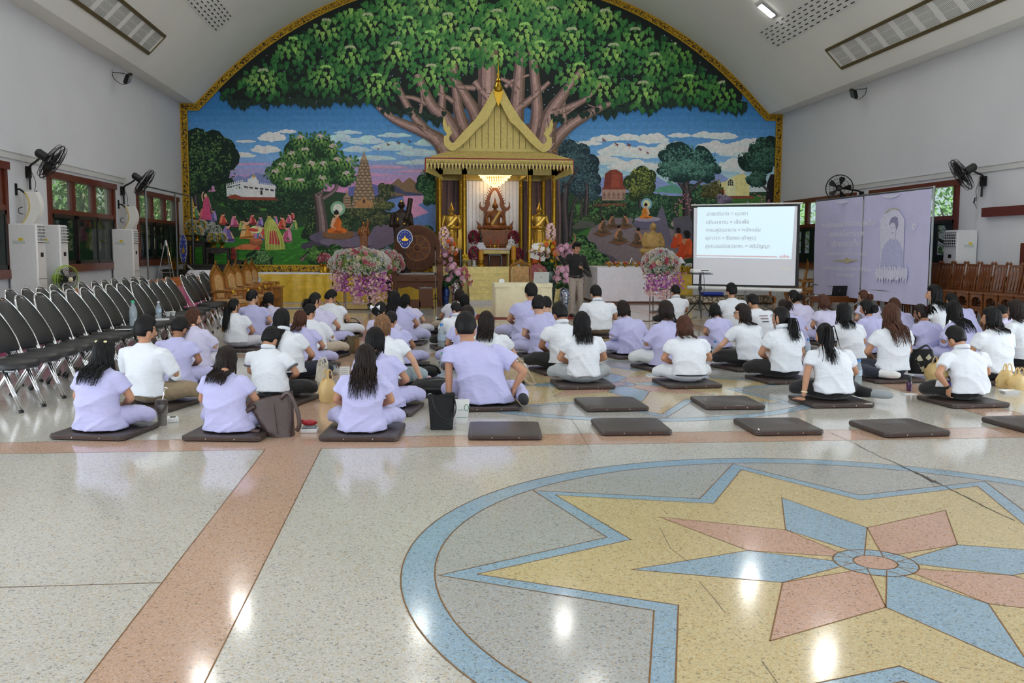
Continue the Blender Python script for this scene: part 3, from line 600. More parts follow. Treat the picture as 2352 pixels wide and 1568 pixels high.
def halo(x, y, r, a, b_): fg.ell2(x, y, r, r, a, 21, 22); fg.ell2(x, y, r*.66, r*.66, b_, 21.5, 20)
def monk(x, y, s, rb, facing=1, sk=SK, back=False):
 """seated robed figure: crossed legs, draped torso, one bare shoulder, head"""
 f = facing; d = [c*.72 for c in rb]
 fg.poly([(x-13*s, y), (x-15*s, y-4*s), (x-6*s, y-9*s), (x+10*s*f, y-8*s), (x+17*s, y-4*s), (x+15*s, y), (x, y+1.5*s)], rb, 23); fg.poly([(x-8*s, y), (x, y-4*s), (x+10*s, y-2*s), (x+8*s, y+.8*s)], d, 23.5)
 fg.poly([(x-8*s, y-4*s), (x-8.5*s, y-18*s), (x-5*s, y-24*s), (x+4*s, y-24*s), (x+8*s, y-18*s), (x+7*s, y-4*s)], rb, 24)
 fg.poly([(x-8.5*s*f, y-17*s), (x-6*s*f, y-23.5*s), (x+1*s*f, y-24*s), (x-4*s*f, y-14*s), (x-7*s*f, y-6*s)], sk, 24.5); fg.poly([(x-8*s*f, y-18*s), (x-10*s*f, y-10*s), (x-2*s*f, y-5*s), (x-1*s*f, y-7*s), (x-6.5*s*f, y-11*s)], sk, 25)
 for k in range(4): fg.poly([(x+(5-k*2)*s*f, y-22*s), (x+(5.6-k*2)*s*f, y-22*s), (x+(1-k*2)*s*f, y-5*s), (x+(.4-k*2)*s*f, y-5*s)], d, 25)
 fg.ell2(x+.6*s*f, y-29*s, 4.1*s, 5.2*s, sk if not back else HAIR, 25.5, 12); fg.ell2(x-.4*s*f, y-31.5*s, 4.3*s, 3.6*s, HAIR, 26, 12)
 if not back: fg.ell2(x-.2*s*f, y-35*s, 1.8*s, 1.6*s, HAIR, 26, 8)
halo(776, 479, 17, (120, 160, 130), (206, 216, 190)); fg.ell2(778, 545, 68, 16, (92, 84, 104), 20, 20); fg.ell2(770, 565, 80, 16, (70, 62, 78), 19.5, 20); fg.ell2(800, 555, 66, 12, (108, 98, 118), 20.3, 18)
fg.ell2(777, 538, 37, 11, (120, 86, 58), 22, 20); fg.ell2(777, 542, 36, 8, (88, 60, 44), 21.8, 20); monk(773, 534, 1.45, (214, 104, 38), 1)
halo(1485, 468, 13, (116, 160, 176), (214, 214, 160)); fg.ell2(1487, 512, 32, 14, (96, 92, 116), 20, 18); fg.ell2(1487, 503, 30, 6, (150, 140, 160), 21, 18); monk(1483, 501, .98, (216, 122, 44), -1)
for x, y, s, f in ((1384, 535, 1.0, 1), (1406, 520, .82, 1), (1436, 519, .82, -1), (1422, 554, 1.05, 1), (1466, 560, 1.05, -1)):
 fg.poly([(x-24*s, y+1), (x+4*s, y-6*s), (x+24*s, y+1), (x-2*s, y+9*s)], (108, 74, 52), 20); monk(x, y, s, (92, 72, 54), f, (170, 120, 92))
for x, y, s in ((1558, 566, 1.25), (1578, 590, 1.75)): monk(x, y, s, (206, 82, 40), 1, (176, 122, 90), True); fg.poly([(x-14*s, y+2*s), (x-8*s, y-20*s), (x-1*s, y-14*s), (x-4*s, y+4*s)], (186, 66, 34), 26)
for pts, c in (([(1500, 520), (1520, 470), (1530, 500), (1545, 560), (1520, 570)], (96, 92, 110)), ([(1545, 500), (1580, 495), (1600, 520), (1590, 570), (1550, 540)], (84, 82, 92)), ([(1314, 520), (1335, 505), (1365, 510), (1368, 522), (1318, 526)], (82, 84, 78)), ([(1300, 560), (1345, 566), (1410, 590), (1420, 600), (1310, 600)], (88, 80, 92))): fg.poly(pts, c, 19)
def lady(x, y, s, robe, veil, f=1):
 d = [c*.7 for c in robe]
 fg.poly([(x-11*s, y), (x-9*s, y-10*s), (x-5*s, y-20*s), (x+4*s, y-21*s), (x+9*s, y-11*s), (x+14*s*f, y-2*s), (x+10*s, y+1*s)], robe, 23)
 fg.poly([(x-9*s*f, y-1*s), (x-8*s*f, y-16*s), (x-3*s*f, y-29*s), (x+2*s*f, y-32*s), (x+4*s*f, y-28*s), (x-1*s*f, y-20*s), (x-2*s*f, y-8*s)], veil, 24)
 for k in range(3): fg.poly([(x-(2+k*2)*s*f, y-22*s), (x-(1.5+k*2)*s*f, y-22*s), (x-(3+k*2)*s*f, y-2*s), (x-(3.7+k*2)*s*f, y-2*s)], [min(255, c*1.2) for c in veil], 24.3)
 fg.ell2(x+1.2*s*f, y-26*s, 3.4*s, 4.4*s, SK, 25, 10); fg.ell2(x+.2*s*f, y-28.6*s, 3.6*s, 2.6*s, HAIR, 25.5, 10); fg.poly([(x+5*s*f, y-17*s), (x+7*s*f, y-16*s), (x+12*s*f, y-6*s), (x+9*s*f, y-5*s)], SK, 25); fg.poly([(x-9*s, y-3*s), (x+12*s*f, y-5*s), (x+12*s*f, y-2*s), (x-9*s, y)], d, 24.6)
LC = [((186, 70, 60), (206, 116, 86)), ((176, 78, 116), (200, 120, 150)), ((84, 130, 88), (150, 160, 84)), ((150, 46, 52), (196, 96, 100)), ((110, 92, 150), (142, 122, 176)), ((196, 128, 60), (206, 160, 110)), ((70, 110, 160), (176, 110, 150))]
for i, (x, y, s, f) in enumerate(((512, 515, .85, 1), (538, 520, .9, 1), (556, 530, .85, 1), (580, 515, .8, 1), (598, 520, .8, -1), (618, 520, .9, -1), (632, 518, .8, -1), (648, 525, .95, -1), (664, 512, .7, -1), (676, 528, .85, -1), (672, 505, .6, -1), (522, 555, 1.35, 1), (566, 548, 1.45, 1), (592, 552, 1.1, 1), (606, 548, 1.0, -1), (660, 555, 1.2, -1), (448, 500, 1.0, 1), (466, 505, .95, 1), (490, 508, .9, -1))): lady(x, y, s, *LC[i % 7], f)
fg.poly([(464, 505), (466, 470), (470, 452), (478, 452), (482, 475), (486, 504)], (186, 72, 110), 26); fg.ell2(472, 449, 3.6, 4.6, SK, 26.5); fg.stroke([(466, 462), (464, 448), (468, 440)], 3, 2, [SK], 26.6); fg.poly([(476, 444), (484, 470), (487, 490), (480, 460)], (206, 140, 150), 26.4)
fg.poly([(610, 575), (606, 520), (614, 500), (622, 498), (632, 508), (650, 545), (656, 572), (640, 574)], (150, 160, 74), 27); fg.poly([(618, 560), (620, 530), (634, 530), (644, 562)], (168, 62, 66), 27.5)
for k in range(7): fg.stroke([(618+k*1.5, 505), (612+k*6, 545), (610+k*7, 572)], 1, 1, [(196, 196, 110)], 28)
fg.ell2(588, 527, 15, 9, (216, 206, 140), 26); fg.ell2(582, 528, 12, 4, (182, 60, 62), 27, 10, .1); fg.ell2(592, 522, 4, 3.4, (206, 160, 134), 27.5); fg.ell2(588, 556, 16, 9, (146, 84, 54), 28); fg.ell2(588, 551, 14, 4, (176, 104, 66), 28.5)
fg.poly([(548, 562), (600, 566), (596, 574), (556, 572)], (178, 66, 56), 26); fg.poly([(530, 572), (560, 560), (600, 560), (580, 574)], (186, 108, 66), 26.5)
def bird(x, y, s, c=(86, 50, 46)):
 fg.poly([(x-7*s, y+2*s), (x-2*s, y), (x+1*s, y-1*s), (x+6*s, y-1*s), (x+1*s, y+1.4*s)], c, 22); fg.poly([(x-2*s, y), (x-6*s, y-6*s), (x+1*s, y-1.4*s)], c, 22.2); fg.poly([(x, y), (x+1.5*s, y+6*s), (x+2.6*s, y)], c, 22.2)
for q in ((892, 332, .9), (916, 328, .9), (941, 325, .8), (869, 342, .6)): bird(*q)
for q in ((1388, 322, 1.1), (1417, 332, 1), (1445, 333, 1.1), (1471, 343, .8), (1488, 351, .7)): bird(*q, (110, 56, 56))
for k in range(9): bird(934+k*2.6, 359+k*3, .25, (40, 40, 60))
fg.build('painted_figures', PAINT, MURAL, kind='stuff')
bt = Paint()
TK = [(92, 74, 74), (140, 112, 108), (160, 132, 126), (128, 104, 98), (96, 78, 66)]
bt.poly([(1004, 600), (1003, 380), (1012, 330), (1060, 292), (1120, 280), (1240, 285), (1276, 320), (1288, 600)], (94, 74, 74), 30)
for x in range(1010, 1290, 16): bt.stroke([(x, 600), (x+2, 480), (x+(1146-x)*.05, 330)], 9, 9, [(70, 56, 60), (108, 86, 84)], 31)
cp = [(500, 206), (512, 224), (540, 240), (560, 246), (590, 238), (630, 240), (680, 235), (730, 240), (770, 232), (800, 236), (850, 236), (880, 246), (905, 262), (930, 262), (950, 262), (985, 268), (1000, 285), (1020, 270), (1060, 250), (1160, 230), (1230, 250), (1250, 272), (1275, 275), (1300, 280), (1330, 272), (1365, 262), (1400, 262), (1440, 250), (1470, 245), (1490, 258), (1520, 245), (1550, 238), (1600, 240), (1620, 255), (1660, 250), (1690, 258), (1716, 248), (1720, 225), (1704, 205)]
def wx(x, z): return V((x, MY-.0012*29, z))
ar = []
x0, x1 = at(500, 206, MY), at(1704, 205, MY)
for k in range(41):
 x = x0.x+(x1.x-x0.x)*k/40; r = VR-.12; z = VZ+math.sqrt(r*r-(x-VX)**2); ar.append(wx(x, z))
bt.col = pc((12, 22, 20)); lo = [bt.w(x, y, 29) for x, y in cp]
def zlow(x):
 for a, c in zip(lo, lo[1:]):
  if a.x <= x <= c.x: return a.z+(c.z-a.z)*(x-a.x)/max(1e-6, c.x-a.x)
 return lo[0].z if x < lo[0].x else lo[-1].z
for a, c in zip(ar, ar[1:]):
 i = bt.av([V((a.x, a.y, min(a.z, zlow(a.x)))), V((c.x, c.y, min(c.z, zlow(c.x)))), c, a]); bt.af([(i, i+1, i+2, i+3)])
for p, a, c in (([(1030, 360), (1010, 325), (974, 303), (907, 275), (866, 245)], 46, 8), ([(1012, 335), (994, 314), (960, 278), (938, 247), (908, 190)], 26, 14), ([(1060, 330), (1047, 309), (1022, 269), (991, 241), (958, 170)], 44, 18), ([(1075, 320), (1070, 303), (1057, 267), (1050, 230), (1042, 145)], 40, 16), ([(1104, 320), (1092, 262), (1066, 216), (1022, 145)], 40, 14), ([(1128, 320), (1122, 240), (1122, 105)], 54, 44), ([(1180, 320), (1188, 240), (1197, 105)], 46, 20), ([(1225, 320), (1234, 250), (1222, 115)], 36, 18), ([(1250, 340), (1262, 270), (1290, 222), (1338, 158)], 52, 12), ([(1258, 345), (1300, 295), (1352, 262), (1396, 240), (1432, 235)], 34, 7),
    ([(1268, 262), (1318, 242), (1352, 222), (1392, 178)], 22, 5), ([(1190, 250), (1225, 222), (1262, 188)], 20, 9), ([(1190, 210), (1170, 190), (1150, 180)], 16, 8), ([(1160, 200), (1176, 186), (1215, 172)], 12, 6), ([(1030, 195), (1060, 200), (1092, 202)], 10, 14), ([(1090, 186), (1105, 206), (1122, 224)], 16, 18), ([(1014, 258), (1016, 220), (1014, 190)], 22, 10), ([(980, 238), (950, 225), (925, 222)], 14, 7), ([(1046, 238), (1030, 225), (1005, 215)], 14, 9), ([(965, 260), (970, 230), (966, 205)], 9, 6), ([(1298, 290), (1296, 260), (1294, 212)], 14, 8), ([(1300, 262), (1320, 248), (1340, 232)], 6, 3), ([(907, 275), (890, 250), (886, 235)], 7, 4), ([(1352, 262), (1375, 252), (1350, 240)], 4, 3), ([(1270, 330), (1268, 290), (1262, 265)], 16, 18)): bt.stroke(p, a, c, TK, 32)
for _ in range(60):
 x, y = MR.uniform(1010, 1290), MR.uniform(170, 330); bt.ell2(x, y, .8, .6, (60, 46, 50), 33, 5)
for _ in range(420):
 x = MR.uniform(520, 1710); y = MR.uniform(0, 245); p = at(x, y, MY)
 if math.hypot(p.x-VX, p.z-VZ) < VR-.35: bt.ell2(x, y, 1.4, 1, (150, 176, 206), 30, 5, MR.random()*3)
bt.build('painted_bodhi_trunk', PAINT, MURAL, kind='stuff')
lf = Paint()
def inside(x, y, m=.36): p = at(x, y, MY); return math.hypot(p.x-VX, p.z-VZ) < VR-m
for (xa, ya), (xc, yc) in zip(cp, cp[1:]):
 if 1010 < xa < 1240: continue
 n = max(2, int(math.hypot(xc-xa, yc-ya)/7))
 for k in range(n):
  t = (k+MR.random()*.6)/n
  for r in range(2):
   x, y = xa+(xc-xa)*t+MR.uniform(-5, 5), ya+(yc-ya)*t-8+r*12*MR.random()+MR.uniform(-4, 6)
   if inside(x, y): lf.heart(x, y, MR.uniform(11, 15), MR.uniform(-.35, .35), (22, 44, 36), 31+MR.random()*2)
for _ in range(1500):
 x, y = MR.uniform(505, 1718), MR.uniform(-20, 250)
 if not inside(x, y, .42) or y > 225-25*abs(math.sin(x*.02))+(18 if abs(x-1146) > 260 else -60): continue
 g = MR.uniform(.5, 1.15); lf.heart(x, y, MR.uniform(10, 14), MR.uniform(-.6, .6), (26*g, 74*g, 40*g), 34+MR.random()*3)
CL = [(671, 84), (748, 42), (844, 29), (936, 36), (1029, 28), (1141, 20), (988, 69), (1092, 62), (604, 157), (748, 149), (804, 104), (910, 95), (865, 168), (990, 146), (1047, 107), (1145, 95), (1267, 14), (1390, 20), (1205, 51), (1313, 62), (1459, 62), (1241, 92), (1409, 98), (1504, 120), (1331, 143), (1387, 173), (1477, 185), (1581, 170), (1662, 185), (1560, 95), (900, -8), (985, -14), (1080, -14), (1190, -12), (1330, -10), (1240, -25), (800, -2)]
for i, (x, y) in enumerate(CL):
 b_ = (i*37 % 10)/10; light = (132+30*b_, 176+14*b_, 88+10*b_) if x < 1540 else (104, 150, 62)
 r = 50 if y > 20 else 44; NL = 46
 for (q, a) in reversed([(math.sqrt((j+.6)/NL), j*2.39996+MR.uniform(-.25, .25)) for j in range(NL)]):
  lx, ly = x+r*q*math.cos(a)*1.15, y+r*.62+r*q*math.sin(a)*.85
  if not inside(lx, ly, .4): continue
  t = max(0, min(1, 1.02-q*1.05+MR.uniform(-.15, .15)-.12*max(0, math.sin(a)))); d = (34, 92, 46)
  lf.heart(lx, ly, MR.uniform(10.5, 13), -math.cos(a)*.6*q+MR.uniform(-.15, .15), [p+(l-p)*t for p, l in zip(d, light)], 38+5*t+MR.random())
 for k in range(5):
  a = -.3-k*.62
  if inside(x+9*math.cos(a), y+4): lf.heart(x+10*math.cos(a), y+6-3*math.sin(-a), 7, -math.cos(a)*1.1, (156, 166, 130) if i % 3 else (140, 186, 100), 45)
lf.build('painted_leaves', PAINT, MURAL, kind='stuff')
def ornament(name, base, dark, sc=9, thr=.06):
 m = mat(name, base, .4, .55, .08, 20); nt = m.node_tree; L = nt.links.new; p = nt.nodes['Principled BSDF']; src = p.inputs['Base Color'].links[0].from_socket
 tc = [n for n in nt.nodes if n.type == 'TEX_COORD'][0]
 n1 = nt.nodes.new('ShaderNodeTexNoise'); n1.inputs['Scale'].default_value = sc*.7; n1.inputs['Detail'].default_value = 0; L(tc.outputs['Object'], n1.inputs['Vector'])
 va = nt.nodes.new('ShaderNodeVectorMath'); va.operation = 'MULTIPLY_ADD'; va.inputs[1].default_value = (.22, .22, .22); L(n1.outputs['Color'], va.inputs[0]); L(tc.outputs['Object'], va.inputs[2])
 w = nt.nodes.new('ShaderNodeTexVoronoi'); w.feature = 'DISTANCE_TO_EDGE'; w.inputs['Scale'].default_value = sc; L(va.outputs[0], w.inputs['Vector'])
 r = nt.nodes.new('ShaderNodeValToRGB'); r.color_ramp.elements[0].position = thr; r.color_ramp.elements[1].position = thr+.05; r.color_ramp.elements[0].color = (*lin(dark), 1); r.color_ramp.elements[1].color = (1, 1, 1, 1)
 L(w.outputs[0], r.inputs[0]); mx = nt.nodes.new('ShaderNodeMixRGB'); mx.blend_type = 'MULTIPLY'; mx.inputs[0].default_value = 1; L(src, mx.inputs[1]); L(r.outputs[0], mx.inputs[2]); L(mx.outputs[0], p.inputs['Base Color'])
 L(r.outputs[0], p.inputs['Metallic']); return m
ORN = ornament('carved_gold', (214, 170, 52), (40, 18, 8), 11); GEDGE = mat('gold_edge', (206, 164, 50), .35, .6, .08)
def band(path, inn, w0, w1, y0, y1, m, name):
 b = B(); n = len(path); i = b.av([q for (p, d) in zip(path, inn) for q in ((p[0]+d[0]*w0, y0, p[1]+d[1]*w0), (p[0]+d[0]*w1, y0, p[1]+d[1]*w1), (p[0]+d[0]*w1, y1, p[1]+d[1]*w1), (p[0]+d[0]*w0, y1, p[1]+d[1]*w0))])
 for k in range(n-1):
  a, c = i+4*k, i+4*k+4; b.af([(a+3, a+2, c+2, c+3), (a, a+3, c+3, c), (a+1, c+1, c+2, a+2)])
 return b.build(name, m, MURAL)
aa = [(x, zv(x)) for x in arc[1:-1]]; ad = [((VX-x)/VR, (VZ-z)/VR) for x, z in aa]
path = [(XL, .75), (XL, LZ), (LXL, LZ)]+aa+[(LXR, LZ), (XR, LZ), (XR, .75)]
s = 1.0; inn = [(1, 0), (1, -1), (.45, -1)]+ad+[(-.45, -1), (-1, -1), (-1, 0)]
band(path, inn, .028, .205, YB, YB-.08, ORN, 'border_carving'); band(path, inn, 0, .03, YB, YB-.1, GEDGE, 'border_moulding'); band(path, inn, .195, .225, YB, YB-.1, GEDGE, 'border_moulding')
B().bb((XL, YB, .80), (XR, YB-.08, 1.0)).build('border_carving', ORN, MURAL)
for z in (.765, 1.0): B().bb((XL, YB, z), (XR, YB-.1, z+.035)).build('border_moulding', GEDGE, MURAL)
# ================================================================ shared helpers for sculpted forms
_TS = bpy.data.scenes.new('workshop')
def rem(b, vox, it=3, name='sculpt'):
 """fuse overlapping shapes of a builder into one continuous smooth surface; returns (verts, faces)"""
 me = bpy.data.meshes.new(name); me.from_pydata(b.v, [], b.f)
 o = bpy.data.objects.new(name, me); _TS.collection.objects.link(o)
 r = o.modifiers.new('r', 'REMESH'); r.mode = 'VOXEL'; r.voxel_size = vox
 s = o.modifiers.new('s', 'SMOOTH'); s.factor = .5; s.iterations = it
 vl = _TS.view_layers[0]; vl.update(); ev = o.evaluated_get(vl.depsgraph); m2 = ev.to_mesh()
 n = len(m2.vertices); v = np.empty(n*3, 'f4'); m2.vertices.foreach_get('co', v); ln = np.empty(len(m2.loops), 'i4'); m2.loops.foreach_get('vertex_index', ln)
 tot = np.empty(len(m2.polygons), 'i4'); m2.polygons.foreach_get('loop_total', tot); ln = ln.tolist(); f = []; i = 0
 for k in tot.tolist(): f.append(tuple(ln[i:i+k])); i += k
 ev.to_mesh_clear(); bpy.data.objects.remove(o); bpy.data.meshes.remove(me)
 return v.reshape(-1, 3), f
def from_vf(name, v, f, m, parent=None, label=None):
 me = bpy.data.meshes.new(name); me.from_pydata(v.tolist() if hasattr(v, 'tolist') else v, [], f)
 me.polygons.foreach_set('use_smooth', [True]*len(me.polygons)); me.materials.append(m)
 o = bpy.data.objects.new(name, me); C.objects.link(o)
 if parent: o.parent = parent
 if label: o['label'] = label
 return o
def loc_b(root): b = B(); b.T = M.Translation(-root.location); return b
# ================================================================ SHRINE
SHY = 28.6
SH = thing('shrine_pavilion', 'gilded shrine pavilion with steep gable, columns and steps before the mural', 'shrine', (AX, SHY, 0))
def px2(x, y, Y=SHY): p = at(x, y, Y); return (p.x-AX, p.z)
ch = mat('gold_tile', (240, 220, 146), .38, .55, .14, 9, .3, 30); GF = ch
SHG = mat('gold_shingle', (200, 176, 100), .5, .25, .15, 14, .2, 30); RED = mat('red_trim', (142, 30, 24), .5)
pt = 1.05
for z, w, y0 in ((0, 1.95, .1),): B().bb((-w, y0, z), (w, 3.15, pt)).build('platform', GF, SH)
for k in range(5):
 b = B(); y0 = -1.25+.27*k; b.bb((-.92, y0, .1+.19*k if k else 0), (.92, .1, .1+.19*(k+1) if k < 4 else pt)); b.bb((-.93, y0-.02, .1+.19*(k+1)-.035), (.93, y0+.06, .1+.19*(k+1)))
 b.build('step', GF, SH)
B().bb((-1.15, -1.55, 0), (1.15, -1.25, .1)).build('marble_step', mat('white_marble', (205, 205, 206), .2, 0, .05, 3), SH)
for Y, xs in ((.3, (-1.75, -1.0, 1.0, 1.75)), (2.85, (-1.75, -1.0, 1.0, 1.75))):
 for x in xs:
  b = B(); b.lathe([(.105, pt), (.105, pt+.1), (.078, pt+.13), (.074, 3.85), (.1, 3.9), (.1, 4.0)], (x, Y, 0), 14)
  for k in range(12): b.lathe([(.0765, pt+.3+k*.29), (.0765, pt+.315+k*.29)], (x, Y, 0), 14)
  b.build('column', GOLD, SH, smooth=.6)
b = B()
for a, c in (((-1.85, .2), (1.85, .4)), ((-1.85, 2.75), (1.85, 2.95)), ((-1.85, .2), (-1.65, 2.95)), ((1.65, .2), (1.85, 2.95)), ((-1.08, .2), (-.92, 2.95)), ((.92, .2), (1.08, 2.95))): b.bb((*a, 3.82), (*c, 4.02))
b.bb((-1.95, .1, 4.0), (1.95, 3.0, 4.06)); b.build('beam', GOLDP, SH)
b = B()
for k in range(16): x = -.98+k*.1225; b.bb((x+.004, 2.9, pt), (x+.1185, 2.925+.012*(k % 3), 3.85))
b.build('silver_backdrop', mat('silver_foil', (240, 237, 238), .34, .35, .05, 10, .5, 14), SH)
ev, ez, gv, gz = 2.16, 4.2, 1.45, 4.5
b = B(); y0, y1, yb = -.7, .12, 3.1
q = [(-ev, y0, ez), (ev, y0, ez), (gv, y1, gz), (-gv, y1, gz)]; b.quad(*q)
b.quad((-ev, yb, ez), (-ev, y0, ez), (-gv, y1, gz), (-gv, yb, gz)); b.quad((ev, y0, ez), (ev, yb, ez), (gv, yb, gz), (gv, y1, gz)); b.quad((-ev, y0, ez-.02), (-ev, yb, ez-.02), (ev, yb, ez-.02), (ev, y0, ez-.02))
b.build('skirt_roof', GOLDP, SH)
b = B()
for r in range(8):
 t0, t1 = r/8, (r+1.25)/8; n = 30
 for k in range(n):
  u0, u1 = (k+(.5 if r % 2 else 0))/n, (k+1+(.5 if r % 2 else 0))/n
  if u0 >= 1: continue
  u1 = min(u1, 1)
  def P(u, t, o): t = min(t, 1); w = ev+(gv-ev)*t; return (-w+2*w*u+.003, y0+(y1-y0)*t, ez+(gz-ez)*t+o)
  def Q(u, t, o): return (P(u, t, o)[0]-.008,)+P(u, t, o)[1:]
  b.rings([[P(u0, t0, .004), Q(u1, t0, .004), Q(u1, t1, .002), P(u0, t1, .002)], [P(u0, t0, .026+.006*rnd.random()), Q(u1, t0, .026+.006*rnd.random()), Q(u1, t1, .006), P(u0, t1, .006)]])
b.build('shingle', SHG, SH, kind='stuff')
b = B(); b.bb((-ev, y0-.03, ez-.015), (ev, y0, ez+.02))
for s in (-1, 1): b.rings([[(s*ev, y0, ez+.02), (s*(ev+.03), y0, ez+.02), (s*(ev+.03), y0, ez-.4), (s*ev, y0, ez-.4)], [(s*ev, yb, ez+.02), (s*(ev+.03), yb, ez+.02), (s*(ev+.03), yb, ez-.1), (s*ev, yb, ez-.1)]])
b.build('eave_edge', RED, SH)
b = B(); b.bb((-ev, y0-.02, ez-.13), (ev, y0, ez-.015)); b.bb((-ev, y0-.035, ez-.05), (ev, y0, ez-.02))
n = 42
for k in range(n):
 x = -ev+2*ev*(k+.5)/n; w = ev/n
 b.prism([(x-w, ez-.12), (x-w*.5, ez-.2), (x, ez-.25), (x+w*.5, ez-.2), (x+w, ez-.12)], 1, lambda X, Z, t: (X, y0-.02+.015*t, Z)); b.prism([(x-w*.5, ez-.22), (x, ez-.33), (x+w*.5, ez-.22), (x, ez-.19)], 1, lambda X, Z, t: (X, y0-.03+.012*t, Z))
 b.tube([(x-w*.8, y0-.035, ez-.12), (x-w*.4, y0-.035, ez-.07), (x, y0-.035, ez-.055), (x+w*.4, y0-.035, ez-.07), (x+w*.8, y0-.035, ez-.12)], .01, 4)
b.build('eave_fringe', GOLDP, SH, kind='stuff')
b = B(); b.bb((-ev+.01, y0+.002, ez-.24), (ev-.01, y0+.01, ez-.05)); b.build('eave_backing', mat('dark_red_backing', (70, 26, 14), .6), SH)
for s in (-1, 1):
 b = B(); b.rings([[(s*ev, y0, ez-.1), (s*(ev-.02), y0, ez-.1), (s*(ev-.5), y0+.6, ez-.5), (s*(ev-.45), y0+.6, ez-.5)], [(s*ev, y0, ez-.4), (s*(ev-.02), y0, ez-.4), (s*(ev-.5), y0+.6, ez-.55), (s*(ev-.45), y0+.6, ez-.55)]])
 b.build('eave_bracket', GOLDP, SH)
sc = SHY/FPX/5.6
gp = [(16, -160), (146, -400), (266, -500), (396, -640), (486, -720), (520, -745)]
def gx(z):
 for (x0, z0), (x1, z1) in zip(gp, gp[1:]):
  if z1 <= z <= z0: return x0+(x1-x0)*(z-z0)/(z1-z0)
 return 520 if z < -745 else 0
PK = 6.34
def ztop(xp):
 xp = abs(xp)
 for (x0, z0), (x1, z1) in zip([(0, -100)]+gp, gp+[(600, -790)]):
  if x0 <= xp <= x1: return z0+(z1-z0)*(xp-x0)/max(1, x1-x0)
 return -790
edges = [-520+k*1040/13 for k in range(14)]
for a, c in zip(edges, edges[1:]):
 b = B(); m_ = (a+c)/2; pl = [(a+3, -770), (c-3, -770), (c-3, ztop(c)+25)]+([(m_, ztop(m_)+25)] if a < 0 < c else [])+[(a+3, ztop(a)+25)]
 b.prism(pl, 1, lambda X, Z, t: (X*sc, .22-.03*t, PK+Z*sc)); b.build('plank', GOLDP, SH)
b = B(); b.prism([(-530, -775), (530, -775), (0, -110)], 1, lambda X, Z, t: (X*sc, .23+.05*t, PK+Z*sc)); b.build('gable_back', mat('dark_gap', (60, 50, 24), .8), SH)
b = B(); b.bb((-1.32, .14, gz-.02), (1.32, .26, gz+.09))
for s in (-1, 1): b.bb((s*1.32, .12, gz-.02), (s*1.22, .26, gz+.22))
b.build('gable_sill', GOLDP, SH)
out = [(0, 30), (56, 0), (166, -200), (286, -380), (446, -550), (526, -640), (546, -665), (576, -690), (606, -668), (622, -640), (612, -600), (580, -560), (606, -520), (596, -470), (618, -495), (632, -450), (640, -500), (660, -420), (690, -360), (700, -440), (688, -520), (662, -560), (650, -575), (664, -600), (685, -600), (688, -660), (680, -720), (640, -765), (600, -785), (566, -790)]
inn_ = [(486, -735), (396, -655), (266, -510), (146, -405), (16, -165), (0, -195)]
for s in (-1, 1):
 b = B(); pl = [(x*s, z) for x, z in out+inn_]
 b.prism(pl, 1, lambda X, Z, t: (X*sc, .04-.09*t, PK+Z*sc)); b.build('bargeboard', GOLDP, SH)
 b = B()
 for k in range(20):
  t = (k+.5)/20; L_ = out[1:6]; i = min(3, int(t*4)); u = t*4-i; x, z = L_[i][0]+(L_[i+1][0]-L_[i][0])*u, L_[i][1]+(L_[i+1][1]-L_[i][1])*u
  b.prism([(s*(x-6), z-10), (s*(x+18), z+2), (s*(x+10), z-18)], 1, lambda X, Z, t: (X*sc, .03-.07*t, PK+Z*sc))
 b.build('bargeboard_tooth', GOLDD, SH, kind='stuff')
b = B()
for s in (-1, 1):
 L_ = [(0, 10), (56, -10), (166, -210), (286, -390), (446, -560), (560, -680)]
 for (x0, z0), (x1, z1) in zip(L_, L_[1:]): b.rings([[(s*x0*sc, 0, PK+z0*sc), (s*x0*sc, 2.9, PK+z0*sc), (s*x0*sc, 2.9, PK+z0*sc-.05), (s*x0*sc, 0, PK+z0*sc-.05)], [(s*x1*sc, 0, PK+z1*sc), (s*x1*sc, 2.9, PK+z1*sc), (s*x1*sc, 2.9, PK+z1*sc-.05), (s*x1*sc, 0, PK+z1*sc-.05)]])
b.build('upper_roof', SHG, SH)
b = B(); b.lathe([(.001, 6.2), (.12, 6.26), (.15, 6.36), (.1, 6.46), (.06, 6.52), (.1, 6.56), (.05, 6.62), (.035, 6.7), (.045, 6.74), (.025, 6.8), (.02, 6.95), (.004, 7.22)], (0, -.02, 0), 12); b.prism([(-60, -40), (0, 60), (60, -40), (30, -150), (0, -220), (-30, -150)], 1, lambda X, Z, t: (X*sc, -.05-.03*t, PK-.02+Z*sc)); b.build('finial', GOLD, SH, smooth=.6)
c0 = at(1137, 392, 30.2)
CHN = thing('chandelier', 'glowing crystal bowl chandelier under the shrine ceiling', 'chandelier', (c0.x, 30.2, 3.45))
CRY = mat('warm_crystal', (255, 226, 170), .1, 0, .3, 60, emit=1.6, col2=(120, 80, 40)); cz = [at(1137, y, 30.2).z-3.45 for y in (394, 400, 406, 412, 418, 424, 428)]
for k, r in enumerate((.53, .52, .46, .38, .28, .17, .08)):
 b = B(); n = max(8, int(44*r/.53))
 for j in range(n):
  a = 2*PI*j/n; b.ell((r*math.cos(a), r*math.sin(a), cz[k]), (.026, .026, .045), 5, 4)
 b.build('crystal_tier', CRY, CHN, kind='stuff'); B().tube([((r-.03)*math.cos(2*PI*j/24), (r-.03)*math.sin(2*PI*j/24), cz[k]+.03) for j in range(24)], .012, 5, True).build('ring', GOLD, CHN)
B().tube([(0, 0, cz[0]), (0, 0, .56)], .02, 6).build('rod', GOLD, CHN)
l = bpy.data.lights.new('chandelier_glow', 'POINT'); l.energy = 70; l.color = (1, .72, .36); l.shadow_soft_size = .3
